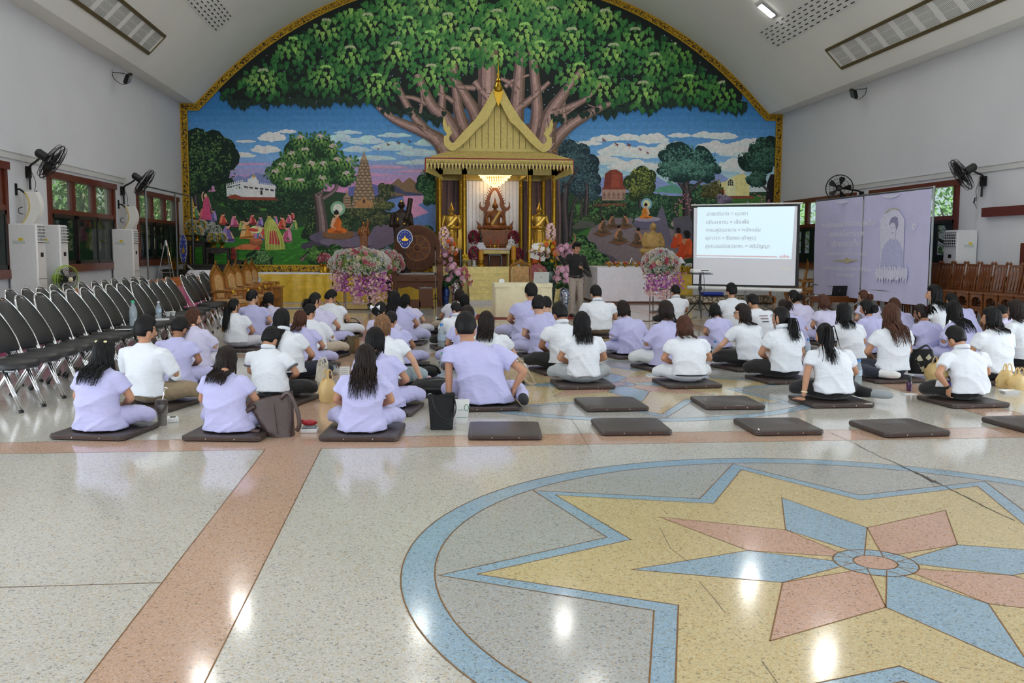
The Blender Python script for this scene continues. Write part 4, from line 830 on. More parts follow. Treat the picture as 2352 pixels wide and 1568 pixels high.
o = bpy.data.objects.new('chandelier_glow', l); o.location = (0, 0, cz[2]+.1); o.parent = CHN; C.objects.link(o)
SW = mat('carved_teak', (150, 88, 42), .45, 0, .2, 12, .2, 30); SG = mat('statue_gold', (228, 186, 84), .3, .8, .08, 10)
def seated(b, s=1, fat=0):
 """seated cross-legged sculpted body, base at z = 0, about 1 unit tall to the crown"""
 b.ell((0, 0, .1*s), (.27*s, .19*s, .1*s));
 for q in (-1, 1):
  b.tube([(q*.1*s, .02*s, .1*s), (q*.3*s, -.1*s, .09*s), (q*.36*s, -.14*s, .085*s)], [.1*s, .085*s, .07*s], 10, rnd=True); b.tube([(q*.34*s, -.16*s, .075*s), (q*.1*s, -.26*s, .08*s), (-q*.14*s, -.24*s, .09*s)], [.07*s, .065*s, .05*s], 10, rnd=True)
  b.tube([(q*.2*s, 0, .56*s), (q*.29*s, -.02*s, .38*s), (q*(.28 if q > 0 or fat else .25)*s, -.12*s, .22*s)], [.065*s, .06*s, .05*s], 10, rnd=True); b.tube([(q*.27*s, -.12*s, .22*s), (q*(.1 if fat else .16)*s, -.24*s, .19*s+fat*.06*s)], [.05*s, .035*s], 10, rnd=True)
 R = []
 for z, w, d, y in ((.06, .19, .15, 0), (.2, .165+fat*.09, .12+fat*.12, -.0-fat*.04), (.34, .165+fat*.08, .11+fat*.11, -fat*.05), (.48, .2+fat*.03, .115+fat*.03, 0), (.56, .2, .1, 0), (.61, .12, .08, 0), (.65, .06, .06, -.01)): R.append([(w*s*math.cos(2*PI*j/14), (y+d*math.sin(2*PI*j/14))*s, z*s) for j in range(14)])
 b.rings(R)
def head(b, x, y, z, s, ush=True, flame=True):
 b.tube([(x, y, z-.16*s), (x, y, z-.06*s)], .055*s, 10); b.ell((x, y, z), (.082*s, .095*s, .12*s), 14, 10); b.tube([(x, y-.085*s, z+.03*s), (x, y-.112*s, z-.025*s)], [.012*s, .022*s], 6, rnd=True); b.ell((x, y-.088*s, z-.062*s), (.03*s, .014*s, .01*s), 8, 5)
 for q in (-1, 1): b.ell((x+q*.088*s, y+.01*s, z-.02*s), (.014*s, .025*s, .065*s), 8, 6); b.ell((x+q*.034*s, y-.082*s, z+.022*s), (.022*s, .01*s, .008*s), 8, 5)
 if ush:
  b.ell((x, y+.01*s, z+.11*s), (.05*s, .055*s, .055*s), 10, 7)
  if flame: b.lathe([(.03*s, z+.14*s), (.035*s, z+.18*s), (.02*s, z+.22*s), (.012*s, z+.27*s), (.001, z+.33*s)], (x, y+.01*s, 0), 8)
def bxy(px, py, Y): p = at(px, py, Y); return p
p0 = bxy(1137, 528, 30.3); BU = thing('seated_statue', 'carved teak seated statue with pointed flame arch on a tiered pedestal', 'statue', (p0.x, 30.3, 1.05))
zs = p0.z-1.05; b = B(); b.T = M.Translation((0, 0, zs)); seated(b, .98); head(b, 0, -.02, .76, .95); v, f = rem(b, .014, 2); from_vf('figure', v, f, SW, BU)
b = B(); b.T = M.Translation((0, -.1, zs)); b.prism([(-.2, .12), (.12, .6), (.17, .56), (-.12, .1)], 1, lambda x, z, t: (x, -.02+.05*t, z)); b.build('sash', mat('gold_sash', (190, 150, 70), .35, .6, .2, 60), BU)
o_ = [(-.37, .0), (-.4, .1), (-.36, .26), (-.33, .5), (-.36, .6), (-.43, .62), (-.5, .7), (-.49, .84), (-.44, .92), (-.46, .8), (-.42, .73), (-.36, .72), (-.31, .78), (-.3, .9), (-.24, 1.04), (-.17, 1.18), (-.1, 1.3), (-.05, 1.42), (0, 1.62)]
i_ = [(0, 1.28), (-.06, 1.22), (-.12, 1.1), (-.17, .94), (-.15, .8), (-.2, .7), (-.24, .6), (-.25, .4), (-.28, .2), (-.3, 0)]
b = B()
for s in (-1, 1): b.prism([(x*s, z) for x, z in o_+i_], 1, lambda x, z, t: (x, .12+.05*t, z+zs))
for s in (-1, 1):
 for k in range(9): t = k/9; x, z = .3-t*.26, .84+t*.68; b.prism([(s*(x-.02), z-.06), (s*(x+.07), z+.06), (s*(x+.01), z+.03)], 1, lambda X, Z, t: (X, .11+.05*t, Z+zs))
b.build('flame_arch', SW, BU)
for s in (-1, 1):
 b = B(); b.prism([(s*.4, .0), (s*.56, .02), (s*.55, .12), (s*.6, .3), (s*.52, .22), (s*.44, .14)], 1, lambda x, z, t: (x, -.02+.06*t, z+zs)); b.ell((s*.5, -.05, zs+.07), (.08, .08, .08), 8, 6); b.build('naga_corner', SW, BU)
b = B()
for z, w, d, h in ((0, .58, .36, .3), (.3, .54, .33, .05), (.35, .5, .3, .12), (.47, .56, .34, .06), (.53, .5, .3, .08), (.61, .56, .33, .05), (.66, .52, .3, zs-.66)): b.box((0, 0, z+h/2), (2*w, 2*d, h), 0, .015)
b.build('pedestal', SW, BU)
def standing(px, flip, lab):
 p = bxy(px, 578, 29.5); top = bxy(px, 462, 29.5).z; t = thing('standing_statue', lab, 'statue', (p.x, 29.5, pt)); h = top-p.z; s = h/1.06; b = B()
 R = []
 for z, w, d in ((.0, .16, .13), (.04, .15, .12), (.2, .125, .1), (.42, .12, .095), (.5, .13, .1), (.56, .115, .085), (.66, .14, .09), (.74, .15, .085), (.775, .09, .06), (.8, .04, .04)): R.append([(w*s*math.cos(2*PI*j/14), d*s*math.sin(2*PI*j/14), z*s) for j in range(14)])
 b.rings(R); head(b, 0, -.01*s, .875*s, .62*s)
 for q in (-1, 1):
  b.tube([(q*.145*s, 0, .74*s), (q*.18*s, 0, .6*s), (q*.16*s, -.06*s, .5*s)], [.04*s, .036*s, .03*s], 8, rnd=True)
  b.tube([(q*.16*s, -.06*s, .5*s), (q*.05*s, -.15*s, .5*s)], [.032*s, .026*s], 8, rnd=True)
  b.rings([[(q*.15*s, .02*s, .6*s), (q*.2*s, .01*s, .58*s), (q*.2*s, .03*s, .58*s), (q*.15*s, .05*s, .6*s)], [(q*.12*s, .0, .02*s), (q*.27*s, -.02*s, .0), (q*.27*s, .04*s, .0), (q*.12*s, .06*s, .02*s)]])
 b.ell((0, -.16*s, .51*s), (.07*s, .065*s, .055*s), 12, 8)
 for k in range(5): x = (-.08+.04*k)*s; b.tube([(x, -.1*s, .42*s), (x*1.2, -.125*s, .03*s)], .01*s, 5)
 b.prism([(-.14*s, .5*s), (.09*s, .75*s), (.14*s, .72*s), (-.08*s, .46*s)], 1, lambda x, z, t: (x, -.1*s-.012*t, z)); v, f = rem(b, .011, 2); v[:, 2] += p.z-pt; from_vf('figure', v, f, SG, t)
 b = B(); zz = p.z-pt; b.lathe([(.24, 0), (.24, zz*.35), (.2, zz*.45), (.2, zz*.75), (.22, zz*.8), (.21, zz+.01)], n=20); b.build('plinth', SW, t, smooth=.5)
standing(1037, 1, 'gilded standing statue holding a bowl between the columns beside the wheel-backed throne'); standing(1238, -1, 'gilded standing statue holding a bowl between the columns nearer the projection screen')
# ================================================================ flowers
def bloom(kind):
 b = B()
 if kind == 'rose':
  for k, (r, z, n) in enumerate(((1, 0, 6), (.78, .3, 5), (.5, .5, 4), (.25, .62, 3))):
   for j in range(n):
    a = 2*PI*(j+.5*k)/n; c, s_ = math.cos(a), math.sin(a); w = r*.7
    b.quad((c*r*.2, s_*r*.2, z-.4), (c*r-s_*w*.8, s_*r+c*w*.8, z), (c*r*.95, s_*r*.95, z+.32), (c*r+s_*w*.8, s_*r-c*w*.8, z))
 elif kind == 'mum':
  for k, (r, z, n) in enumerate(((1.1, 0, 13), (.9, .28, 11), (.6, .45, 8), (.3, .55, 5))):
   for j in range(n):
    a = 2*PI*(j+.5*(k % 2))/n; c, s_ = math.cos(a), math.sin(a); w = .16
    b.quad((0, 0, z-.1), (c*r*.7-s_*w, s_*r*.7+c*w, z+.1), (c*r, s_*r, z+.02), (c*r*.7+s_*w, s_*r*.7-c*w, z+.1))
 elif kind == 'puff':
  R = random.Random(5)
  for k in range(26):
   a, u = k*2.4, R.uniform(-.2, 1); s_ = math.sqrt(max(0, 1-u*u)); c = V((s_*math.cos(a), s_*math.sin(a), u)); t = c.orthogonal().normalized(); q = c.cross(t)
   for (e, g) in ((t, q), (q, -t)): b.quad(c*.8+e*.05, c+e*.3+g*.12, c*1.12+e*.16, c+e*.3-g*.12)
 elif kind == 'bell':
  for j in range(5): a = 2*PI*j/5; c, s_ = math.cos(a), math.sin(a); b.quad((0, 0, 0), (c*.6-s_*.45, s_*.6+c*.45, .25), (c*1.1, s_*1.1, .1), (c*.6+s_*.45, s_*.6-c*.45, .25))
 elif kind == 'leaf':
  b.rings([[(-.1, 0, 0), (.1, 0, 0), (0, .02, -.03)], [(-.45, .7, .12), (.45, .7, .12), (0, .7, 0)], [(-.02, 1.6, -.1), (.02, 1.6, -.1), (0, 1.6, -.12)]])
 return b
FM = {k: mat('petal_'+k, c, .6, 0, .12, 40, sub=0) for k, c in dict(white=(250, 249, 244), blush=(236, 190, 186), pink=(226, 130, 148), rose=(206, 92, 118), orchid=(190, 96, 186), pale=(238, 196, 194), yellow=(240, 196, 40), orange=(232, 110, 40), mum=(240, 186, 212), ruby=(178, 44, 92), blue=(150, 176, 214), cream=(240, 228, 196), green=(44, 92, 50), olive=(120, 140, 60), lilac=(168, 130, 190)).items()}
_bm = {}
def bl_mesh(kind, m):
 k = kind+m
 if k not in _bm: o = bloom(kind).build('bloom_mesh', FM[m]); o.data.polygons.foreach_set('use_smooth', [True]*len(o.data.polygons)); _bm[k] = o.data; bpy.data.objects.remove(o)
 return _bm[k]
FR = random.Random(3)
def put(kind, m, name, pos, d, s, parent):
 o = bpy.data.objects.new(name, bl_mesh(kind, m)); C.objects.link(o); o.parent = parent; o.location = pos; q = V(d).to_track_quat('Z', 'Y').to_matrix() @ M.Rotation(FR.uniform(0, 6), 3, 'Z'); o.rotation_euler = q.to_euler(); o.scale = (s, s, s); return o
def many(items, name, m, parent, kind='bell'):
 """small repeated petals too tiny to pick apart, joined as stuff"""
 P = bloom(kind); b = B()
 for pos, d, s in items:
  Q = V(d).to_track_quat('Z', 'Y').to_matrix() @ M.Rotation(FR.uniform(0, 6), 3, 'Z'); i = len(b.v); b.v += [tuple(V(pos)+Q @ (V(p)*s)) for p in P.v]; b.f += [tuple(i+j for j in f) for f in P.f]
 return b.build(name, FM[m], parent, kind='stuff')
def dome(n, rx, ry, rz, lo=-.25):
 out = []
 for k in range(n):
  u = 1-(k+.5)/n*(1-lo); a = k*2.39996+FR.uniform(-.2, .2); s = math.sqrt(max(0, 1-u*u)); d = V((s*math.cos(a), s*math.sin(a), u)); out.append((V((d.x*rx, d.y*ry, d.z*rz)), d))
 return out
def flower_stand(px, lab, Y, wpx, ytop, ybot, yfoot, roses, drops):
 p = at(px, ybot, Y); m_ = Y/FPX; rx = wpx/2*m_; H = (ybot-ytop)*m_; z0 = p.z
 t = thing('flower_stand', lab, 'flower stand', (p.x, Y, 0)); zc = z0+H*.45
 b = B(); b.ell((0, 0, zc), (rx*.9, rx*.6, H*.5), 14, 8); b.build('foam_core', FM['olive'], t)
 D = dome(270, rx, rx*.72, H*.58, -.55); FR.shuffle(D)
 for i, (q, d) in enumerate(D):
  c = V((0, 0, zc))+q*FR.uniform(.95, 1.08)
  if i < roses: put('rose', ['pink', 'blush', 'rose', 'blush', 'cream'][i % 5], 'rose', c+d*.03, d, FR.uniform(.05, .064), t)
  elif i < 240: put('puff', 'white' if i % 23 else 'blue', 'white_bloom', c, d, FR.uniform(.055, .08), t)
  else: put('leaf', 'green', 'leaf', c, d+V((0, 0, .5)), FR.uniform(.07, .1), t)
 for m, u0, n, hh in drops:
  it = []
  for k in range(n):
   a = FR.uniform(0, 2*PI); x = u0*rx+FR.gauss(0, .09); it.append(((x, rx*.4*math.sin(a)-.1, z0+.1-FR.random()**.8*hh), (FR.uniform(-1, 1), -1, FR.uniform(-1, .3)), FR.uniform(.022, .034)))
  many(it, 'hanging_spray', m, t)
 w, d = rx*.52, rx*.4; zt = z0+.12
 b = B()
 for x in (-w, w):
  for y in (-d, d): b.tube([(x, y, 0), (x, y, zt)], .016, 4)
 for z in (.02, zt*.55, zt):
  for a, c in (((-w, -d), (w, -d)), ((w, -d), (w, d)), ((w, d), (-w, d)), ((-w, d), (-w, -d))): b.tube([(*a, z), (*c, z)], .014, 4)
 b.build('stand_frame', CHROME, t); return t
flower_stand(826, 'white and pink flower mound on a chrome stand beside the wheel-backed throne', 24.2, 128, 576, 632, 700, 84, (('pale', -.75, 150, .5), ('pale', -.1, 260, .85), ('orchid', -.55, 130, .5), ('orchid', 0, 130, .6), ('orchid', .35, 120, .55), ('pale', .45, 200, .8), ('orchid', .8, 80, .5), ('pale', .8, 120, .7)))
flower_stand(1517, 'white and pink flower mound on a tall chrome stand before the white-clothed table', 23.4, 78, 577, 632, 716, 84, (('pale', -.6, 120, .6), ('orchid', -.5, 110, .5), ('orchid', .1, 90, .4), ('pale', .1, 130, .7), ('orchid', .8, 110, .5), ('pale', .7, 60, .6)))
t = thing('flower_mound', 'pale flower mound with blue accents on the table between stand and throne', 'flowers', (at(890, 620, 25.9).x, 25.9, at(890, 628, 25.9).z)); b = B(); b.ell((0, 0, .22), (.34, .26, .26), 12, 8); b.build('foam_core', FM['olive'], t)
for i, (q, d) in enumerate(dome(110, .42, .3, .38, -.4)): put(*(('rose', ['pink', 'blush', 'lilac'][i % 3]) if i % 3 == 0 else ('puff', 'white' if i % 4 else 'cream')), 'bloom', q+V((0, 0, .24)), d, FR.uniform(.045, .075), t)
for k in range(3): put('puff', 'blue', 'blue_bloom', (-.05+.06*k, -.02, .62+.06*(k % 2)), (0, -.4, 1), .06, t)
# ================================================================ FURNITURE
def onpl(px, py, P0, Nn): d = ray(px, py); return O + d*((P0-O).dot(Nn)/d.dot(Nn))
LEATH = mat('black_leatherette', (34, 33, 35), .38, 0, .12, 30, .15, 120)
def banquet(name, label, group):
 t = thing(name, label, 'chair', group=group)
 b = B(); b.T = M.Translation((.02, 0, .45)); o = [(.25*math.cos(a)*(1 if math.cos(a) > 0 else .88), .235*math.sin(a)) for a in [2*PI*k/20 for k in range(20)]]
 o = [(x*(1+.12*abs(math.sin(2*math.atan2(y, x)))), y*(1+.12*abs(math.sin(2*math.atan2(y, x))))) for x, y in o]
 b.rings([[(x*s, y*s, z) for x, y in o] for s, z in ((.9, -.035), (1, -.02), (1, .015), (.93, .035), (.6, .045))]); b.build('seat', LEATH, t, smooth=.9)
 def BP(u, v, d): return (-.235-.30*v-d, u, .50+.54*v)
 prof = [(0, .165), (.08, .2), (.25, .215), (.5, .205), (.72, .17), (.88, .115), (.97, .05)]
 ol = [(w, v) for v, w in prof]+[(-w, v) for v, w in reversed(prof)]
 b = B(); c = [0, .45]
 b.rings([[BP(u*s, .45+(v-.45)*s, d) for u, v in ol] for s, d in ((.86, .03), (.97, .02), (.97, -.005), (.85, -.03), (.4, -.04))]); b.build('backrest', LEATH, t, smooth=.9)
 pr = [(-.12, .19), (.05, .2), (.25, .225), (.5, .215), (.72, .18), (.9, .12), (1.0, .05)]
 b = B(); b.tube(spline([BP(w, v, 0) for v, w in pr]+[BP(-w, v, 0) for v, w in reversed(pr)], 3), .0125, 6); b.build('back_frame', CHROME, t, smooth=2)
 B().tube([BP(.06, .93, .0), BP(.03, .9, 0), BP(-.03, .9, 0), BP(-.06, .93, 0)], .009, 5).build('handle', CHROME, t)
 for q in (-1, 1):
  for e, (x0, x1) in (('f', (.08, .24)), ('r', (-.06, -.34))):
   b = B()
   for g in (0, .035): b.tube([(x0, q*(.2-g), .41), (x1, q*(.2-g), .015)], .0115, 6)
   L_ = b.build('leg', CHROME, t, smooth=2); b = B()
   for g in (0, .035): b.lathe([(.016, 0), (.016, .022)], (x1, q*(.2-g), 0), 6)
   b.build('rubber_foot', BLKP, L_)
  B().tube([(.2, q*.19, .405), (-.2, q*.19, .405)], .012, 6).build('seat_rail', STEEL, t)
 return t
rows = {'front': [(-70, 697), (-28, 690), (6, 686), (38, 681), (84, 675.6), (125, 670), (166, 667), (204, 661.6), (236, 658), (258, 655.7), (283, 652), (305, 648), (325, 646), (346, 645), (370, 642), (388, 636.6), (409, 632), (423.5, 630), (437.5, 629), (454, 625.6), (467, 625)],
  'back': [(-12, 676), (27, 671), (69, 666), (110, 663), (145, 661), (176, 656), (208, 652.7), (240, 649), (258, 646), (281, 644), (302, 642), (328, 639), (347, 637), (367, 635)]}
proto = None; SEATS = {}
for rn, L_ in rows.items():
 ys = [fl(*q, 1.045) for q in L_]
 for k, p in enumerate(ys):
  yy = p.y
  if k and yy-SEATS[rn][-1][1] < .5: yy = SEATS[rn][-1][1]+.5
  x = p.x+.5 if rn == 'front' else p.x+.5
  if rn == 'front' and k < 15: x = -4.05
  if rn == 'front' and k >= 15: x = -4.12-.05*(k-14)
  if rn == 'back': x = -4.78
  SEATS.setdefault(rn, []).append((x, yy))
  lab = 'black padded chrome chair, %s from the camera end of the %s row' % (ORD[k] if k < 20 else 'last', rn)
  if k == 20: lab = 'black padded chrome chair at the far end of the front row'
  g = 'black banquet chairs in the %s row' % rn
  if proto is None: proto = banquet('banquet_chair', lab, g); o = proto; o.location = (x, yy, 0); o.rotation_euler = (0, 0, -.2)
  else: o = dup(proto, (x, yy, 0), rnd.uniform(-.05, .05)-.2, lab, g)
def pleats(b, pts, z0, z1, amp=.02, n=8):
 """hanging pleated cloth along a ground path"""
 P = []
 for a, c in zip(pts, pts[1:]):
  a, c = V(a), V(c); d = (c-a); m = max(2, int(d.length/.05)); nn = V((-d.y, d.x, 0)).normalized()
  for k in range(m): P.append((a+d*k/m, nn))
 P.append((V(pts[-1]), nn)); R = random.Random(len(P)); ph = [R.uniform(-1, 1) for _ in P]
 top = []; rows_ = []
 for j in range(5):
  t = j/4; rows_.append([(p+q*amp*(.35+.9*t)*(math.sin(k*.8+1.9*math.sin(k*.17)+.35*ph[k])+.4*math.sin(k*.33+2)))+V((0, 0, z1+(z0-z1)*t)) for k, (p, q) in enumerate(P)])
 m = len(P); i = b.av([v for r in rows_ for v in r]); b.af([(i+r*m+k, i+r*m+k+1, i+(r+1)*m+k+1, i+(r+1)*m+k) for r in range(4) for k in range(m-1)]); return b
PINK = mat('pink_satin', (214, 84, 150), .32, 0, .15, 10, sheen=.4); REDC = mat('red_gold_cloth', (186, 40, 32), .6, 0, .2, 14, col2=(196, 140, 50)); YEL = mat('yellow_satin', (240, 200, 66), .32, 0, .15, 6, sheen=.3); CREAM = mat('cream_cloth', (236, 226, 190), .75, 0, .05, 6, sheen=.2)
def skirted(name, label, x0, x1, y0, y1, h, topm, skm, sides, amp=.02, over=0):
 t = thing(name, label, 'table', ((x0+x1)/2, (y0+y1)/2, 0)); b = loc_b(t); b.bb((x0, y0, h-.03), (x1, y1, h))
 if over: b.bb((x0-.012, y0-.012, h-over), (x1+.012, y0, h)); b.bb((x0-.012, y0, h-over), (x0, y1, h)); b.bb((x1, y0, h-over), (x1+.012, y1, h))
 b.build('tabletop', topm, t); b = loc_b(t); P = {'s': [(x0, y0, 0), (x1, y0, 0)], 'e': [(x1, y0, 0), (x1, y1, 0)], 'w': [(x0, y1, 0), (x0, y0, 0)]}
 pts = []
 for s in sides: pts += P[s] if not pts else P[s][1:]
 pleats(b, pts, .02, h-.02, amp); b.build('skirt', skm, t, smooth=3)
 b = loc_b(t)
 for x in (x0+.1, x1-.1):
  for y in (y0+.1, y1-.1): b.bb((x-.02, y-.02, 0), (x+.02, y+.02, h-.03))
 b.build('trestle', STEEL, t); return t
skirted('skirted_table', 'long red-topped table with pink satin skirt behind the black chairs', -6.75, -6.05, 12.4, 27.2, .78, REDC, PINK, 'se', .03, .16)
a = at(578, 627, 27.9); c = at(1012, 627, 27.9)
skirted('skirted_table', 'long table with yellow satin pleated skirt under the mural', a.x, c.x, 27.9, 29.4, .86, CLOTHW, YEL, 's', .035)
a = at(1546, 629, 28); c = at(1592, 629, 28); skirted('skirted_table', 'small table under draped golden yellow cloth beside the projection screen', a.x, c.x, 28, 28.8, .84, YEL, YEL, 'ws', .04, .1)
a = at(1137, 651, 21.6); c = at(1268, 651, 21.6); CT = skirted('lecture_table', 'cream pleated cloth table with laptop in front of the shrine steps', a.x, c.x, 21.6, 22.35, .8, CREAM, CREAM, 'wse', .03, .09)
a = at(1372, 620, 27.3); c = at(1544, 620, 27.3); t = thing('clothed_table', 'large block table under plain white cloth behind the standing speaker', 'table', (a.x, 27.3, 0)); b = loc_b(t)
def wob(u, v): return V((a.x+(c.x-a.x)*u, 27.3+.012*math.sin(u*31+3*v)*v, 1.0*(1-v)+.06))
b.grid(wob, 60, 6); b.grid(lambda u, v: V((a.x-.012*math.sin(u*21)*v, 29.8-2.5*u, 1.0*(1-v)+.06)), 30, 6); b.grid(lambda u, v: V((c.x, 27.3+2.5*u, 1.0*(1-v)+.06)), 10, 4); b.grid(lambda u, v: V((a.x+(c.x-a.x)*u, 27.3+2.5*v, 1.06)), 4, 4); b.build('cloth', CLOTHW, t, smooth=1.2)
b = loc_b(t); b.bb((a.x+.03, 27.33, 0), (c.x-.03, 29.77, 1.03)); b.build('platform', mat('brown_board', (112, 70, 46), .6), t)
def laptop(label, loc, rz, m, lidm, w=.36, ang=.25):
 t = thing('laptop', label, 'laptop', loc, rz); B().box((0, 0, .009), (w, .25, .018), 0, .006).build('base', m, t)
 b = B(); b.T = M.Translation((0, -.125, .018)) @ M.Rotation(ang, 4, 'X'); b.box((0, 0, .125), (w, .008, .25), 0, .003); b.build('lid', lidm, t)
 b = B(); b.T = M.Translation((0, -.125, .018)) @ M.Rotation(ang, 4, 'X'); b.lathe([(.012, 0), (.012, .001)], (0, 0, 0), 12); b.T = b.T @ M.Translation((0, -.005, .125)) @ M.Rotation(PI/2, 4, 'X'); b.v = []; b.f = []; b.lathe([(.014, 0), (.014, .001)], (0, 0, 0), 14); b.build('lid_emblem', STEEL, t); return t
SILV = mat('silver_plastic', (200, 204, 204), .4, .3, .04)
p = fl(1249, 652, .8); laptop('silver laptop open on the cream lecture table', (p.x, 21.85, .802), 0, SILV, SILV)
p = fl(1153, 650, .8); t = thing('tissue_box', 'small white box on the cream lecture table', 'box', (p.x, 21.9, .8)); B().box((0, 0, .04), (.13, .1, .08), 0, .006).build('body', WHITEP, t); B().box((0, 0, .085), (.09, .05, .012), 0, .004).build('lid', CLOTHW, t)
UPH = mat('tan_brocade', (196, 152, 96), .7, 0, .2, 20, .1, 40); CARV = mat('carved_gilt_wood', (150, 98, 42), .35, .25, .2, 14, .2, 30)
t = thing('carved_armchair', 'carved gilt chair with tan quilted back behind the cream table', 'chair', (at(1195, 640, 22.9).x, 22.9, 0))
b = B(); b.prism([(-.2, .5), (.2, .5), (.2, 1.1), (.15, 1.17), (-.15, 1.17), (-.2, 1.1)], 1, lambda x, z, q: (x, -.04-.04*q, z)); b.build('backrest', UPH, t)
b = B(); b.tube(spline([(-.24, -.05, .1), (-.25, -.05, .7), (-.25, -.05, 1.12), (-.16, -.05, 1.22), (0, -.05, 1.26), (.16, -.05, 1.22), (.25, -.05, 1.12), (.25, -.05, .7), (.24, -.05, .1)], 3), .03, 7); b.build('back_frame', CARV, t)
b = B()
for x, z, r in ((0, 1.3, .05), (-.06, 1.28, .035), (.06, 1.28, .035), (-.18, 1.22, .03), (.18, 1.22, .03)): b.ell((x, -.06, z), (r, .02, r), 8, 6)
b.build('crest', GOLDD, t); b = B(); b.box((0, .2, .47), (.5, .5, .09), 0, .02); b.build('seat', UPH, t)
for x in (-.22, .22): B().tube([(x, .4, .44), (x, .42, .02)], [.03, .02], 6).build('leg', CARV, t); B().tube([(x, -.05, .44), (x, -.08, .0)], [.03, .02], 6).build('leg', CARV, t)
p = fl(1160, 727); t = thing('rug', 'red patterned rug under the cream table', 'rug', (p.x+.1, 21.7, 0)); B().box((.3, .3, .006), (2.3, 1.6, .008)).build('pile', mat('red_rug', (146, 34, 34), .9, 0, .3, 18, .2, 60), t)
def throne_chair(label, group):
 t = thing('gilt_armchair', label, 'chair', group=group); W = mat('honey_wood', (170, 108, 44), .3, 0, .2, 7, coat=.3)
 ol = [(-.2, .5), (-.21, .95), (-.17, 1.08), (0, 1.24), (.17, 1.08), (.21, .95), (.2, .5)]; F = lambda x0: (lambda y, z, q: (x0-.04*q-.13*(z-.5), y, z))
 b = B(); b.prism(ol, 1, F(-.24)); b.build('back_frame', W, t)
 b = B(); b.prism([(-.12, .54), (-.13, .92), (-.08, 1.0), (0, 1.03), (.08, 1.0), (.13, .92), (.12, .54)], 1, F(-.215)); b.build('back_cushion', UPH, t)
 b = B()
 for s in (-1, 1):
  for k in range(5): q = k/5; b.ell((-.245-.13*(.55+.12*q), s*(.2-.2*q), 1.02+.2*q), (.03, .04, .035), 7, 5)
 b.ell((-.33, 0, 1.27), (.02, .03, .06), 7, 5); b.build('crest', GOLDD, t)
 b = B(); b.box((.02, 0, .46), (.52, .5, .1), 0, .03); b.build('seat', UPH, t); B().box((.02, 0, .39), (.54, .52, .06), 0, .01).build('seat_rail', W, t)
 for s in (-1, 1):
  A = B().tube(spline([(-.28, s*.26, .66), (-.05, s*.27, .68), (.2, s*.27, .70), (.27, s*.27, .68)], 3), .028, 7).build('armrest', W, t, smooth=2); B().box((-.03, s*.27, .715), (.24, .055, .025), 0, .01).build('arm_pad', UPH, A)
  b = B(); b.T = M.Translation((.275, s*.27, .685)) @ M.Rotation(PI/2, 4, 'Y'); b.lathe([(.05, 0), (.05, .012), (.035, .02), (.03, .014), (.012, .025), (.002, .028)], n=16); b.build('arm_disc', GOLD, A, smooth=.6)
  B().tube([(.2, s*.26, .68), (.24, s*.25, .45)], .026, 7).build('arm_post', W, t); B().tube(spline([(.24, s*.23, .42), (.27, s*.23, .25), (.23, s*.23, .1), (.26, s*.23, .0)], 3), [.035]*4+[.028]*3+[.022]*3, 7).build('leg', W, t, smooth=2); B().tube([(-.24, s*.21, .6), (-.24, s*.21, .35), (-.34, s*.21, 0)], [.03, .03, .022], 7).build('leg', W, t)
 return t
GC = [(489, 20.3), (519.5, 21.5), (536, 22.4), (560.5, 23.9), (574, 24.8)]
gproto = None
for k, (px, Y) in enumerate(GC):
 x = at(px, 612, Y).x+.33; lab = 'gilt high-backed armchair with tan brocade, %s from the camera in the left row' % ORD[k]
 if gproto is None: gproto = throne_chair(lab, 'gilt armchairs left of the group'); gproto.location = (x, Y, 0); gproto.rotation_euler = (0, 0, -.42)
 else: dup(gproto, (x, Y, 0), -.42, lab)
p = at(556, 690, 23.1); t = thing('side_table', 'small honey-wood side table between the gilt armchairs', 'table', (p.x+.3, 23.15, 0)); B().box((0, 0, .55), (.5, .4, .04), 0, .01).build('tabletop', _m['honey_wood'], t)
for x in (-.2, .2):
 for y in (-.15, .15): B().tube([(x, y, .53), (x, y, 0)], .022, 6).build('leg', _m['honey_wood'], t)
p = at(625, 690, 25); t = thing('side_table', 'boxy wooden side table beyond the gilt armchairs with bottle on it', 'table', (p.x, 24.6, 0)); B().box((0, 0, .6), (.7, .45, .05), 0, .01).build('tabletop', _m['honey_wood'], t); B().box((0, 0, .3), (.62, .4, .56)).build('cabinet', CARV, t); B().box((0, -.205, .42), (.5, .02, .2), 0, .005).build('drawer', _m['honey_wood'], t)
for k, (px, Y, r) in enumerate(((1850, 26.2, PI*.9), (1866, 27.4, PI*.95), (1812, 27.6, PI*.9), (1776, 28.6, PI*.9))):
 dup(gproto, (at(px, 640, Y).x+.2, Y, 0), r, ['gilt armchair visible between projection screen and banner', 'gilt armchair half hidden by the left edge of the banner', 'gilt armchair behind the projection screen, its legs showing under the roller', 'gilt armchair behind the screen stand, only legs showing'][k], 'gilt armchairs behind the screen')
WICK = mat('wicker', (104, 60, 34), .55, 0, .2, 20, .5, 90, (1, 1, 3)); WICKL = mat('light_cane', (158, 104, 58), .5, 0, .15, 20)
Y = 26.2; c0 = at(958, 570, Y); r = 54*Y/FPX; T = thing('wheel_back_throne', 'large brown wicker throne with round wheel-spoked back', 'chair', (c0.x, Y, 0)); zc = c0.z
b = B(); b.T = M.Translation((0, .5, zc)) @ M.Rotation(PI/2, 4, 'X'); b.lathe([(r, -.04), (r, .03), (r*.96, .05), (.36, .03), (.36, -.03)], n=48);
b.lathe([(.36, -.03), (.36, .02), (.001, .02), (.001, -.03)], n=32); b.build('round_back', WICK, T, smooth=.6)
b = B()
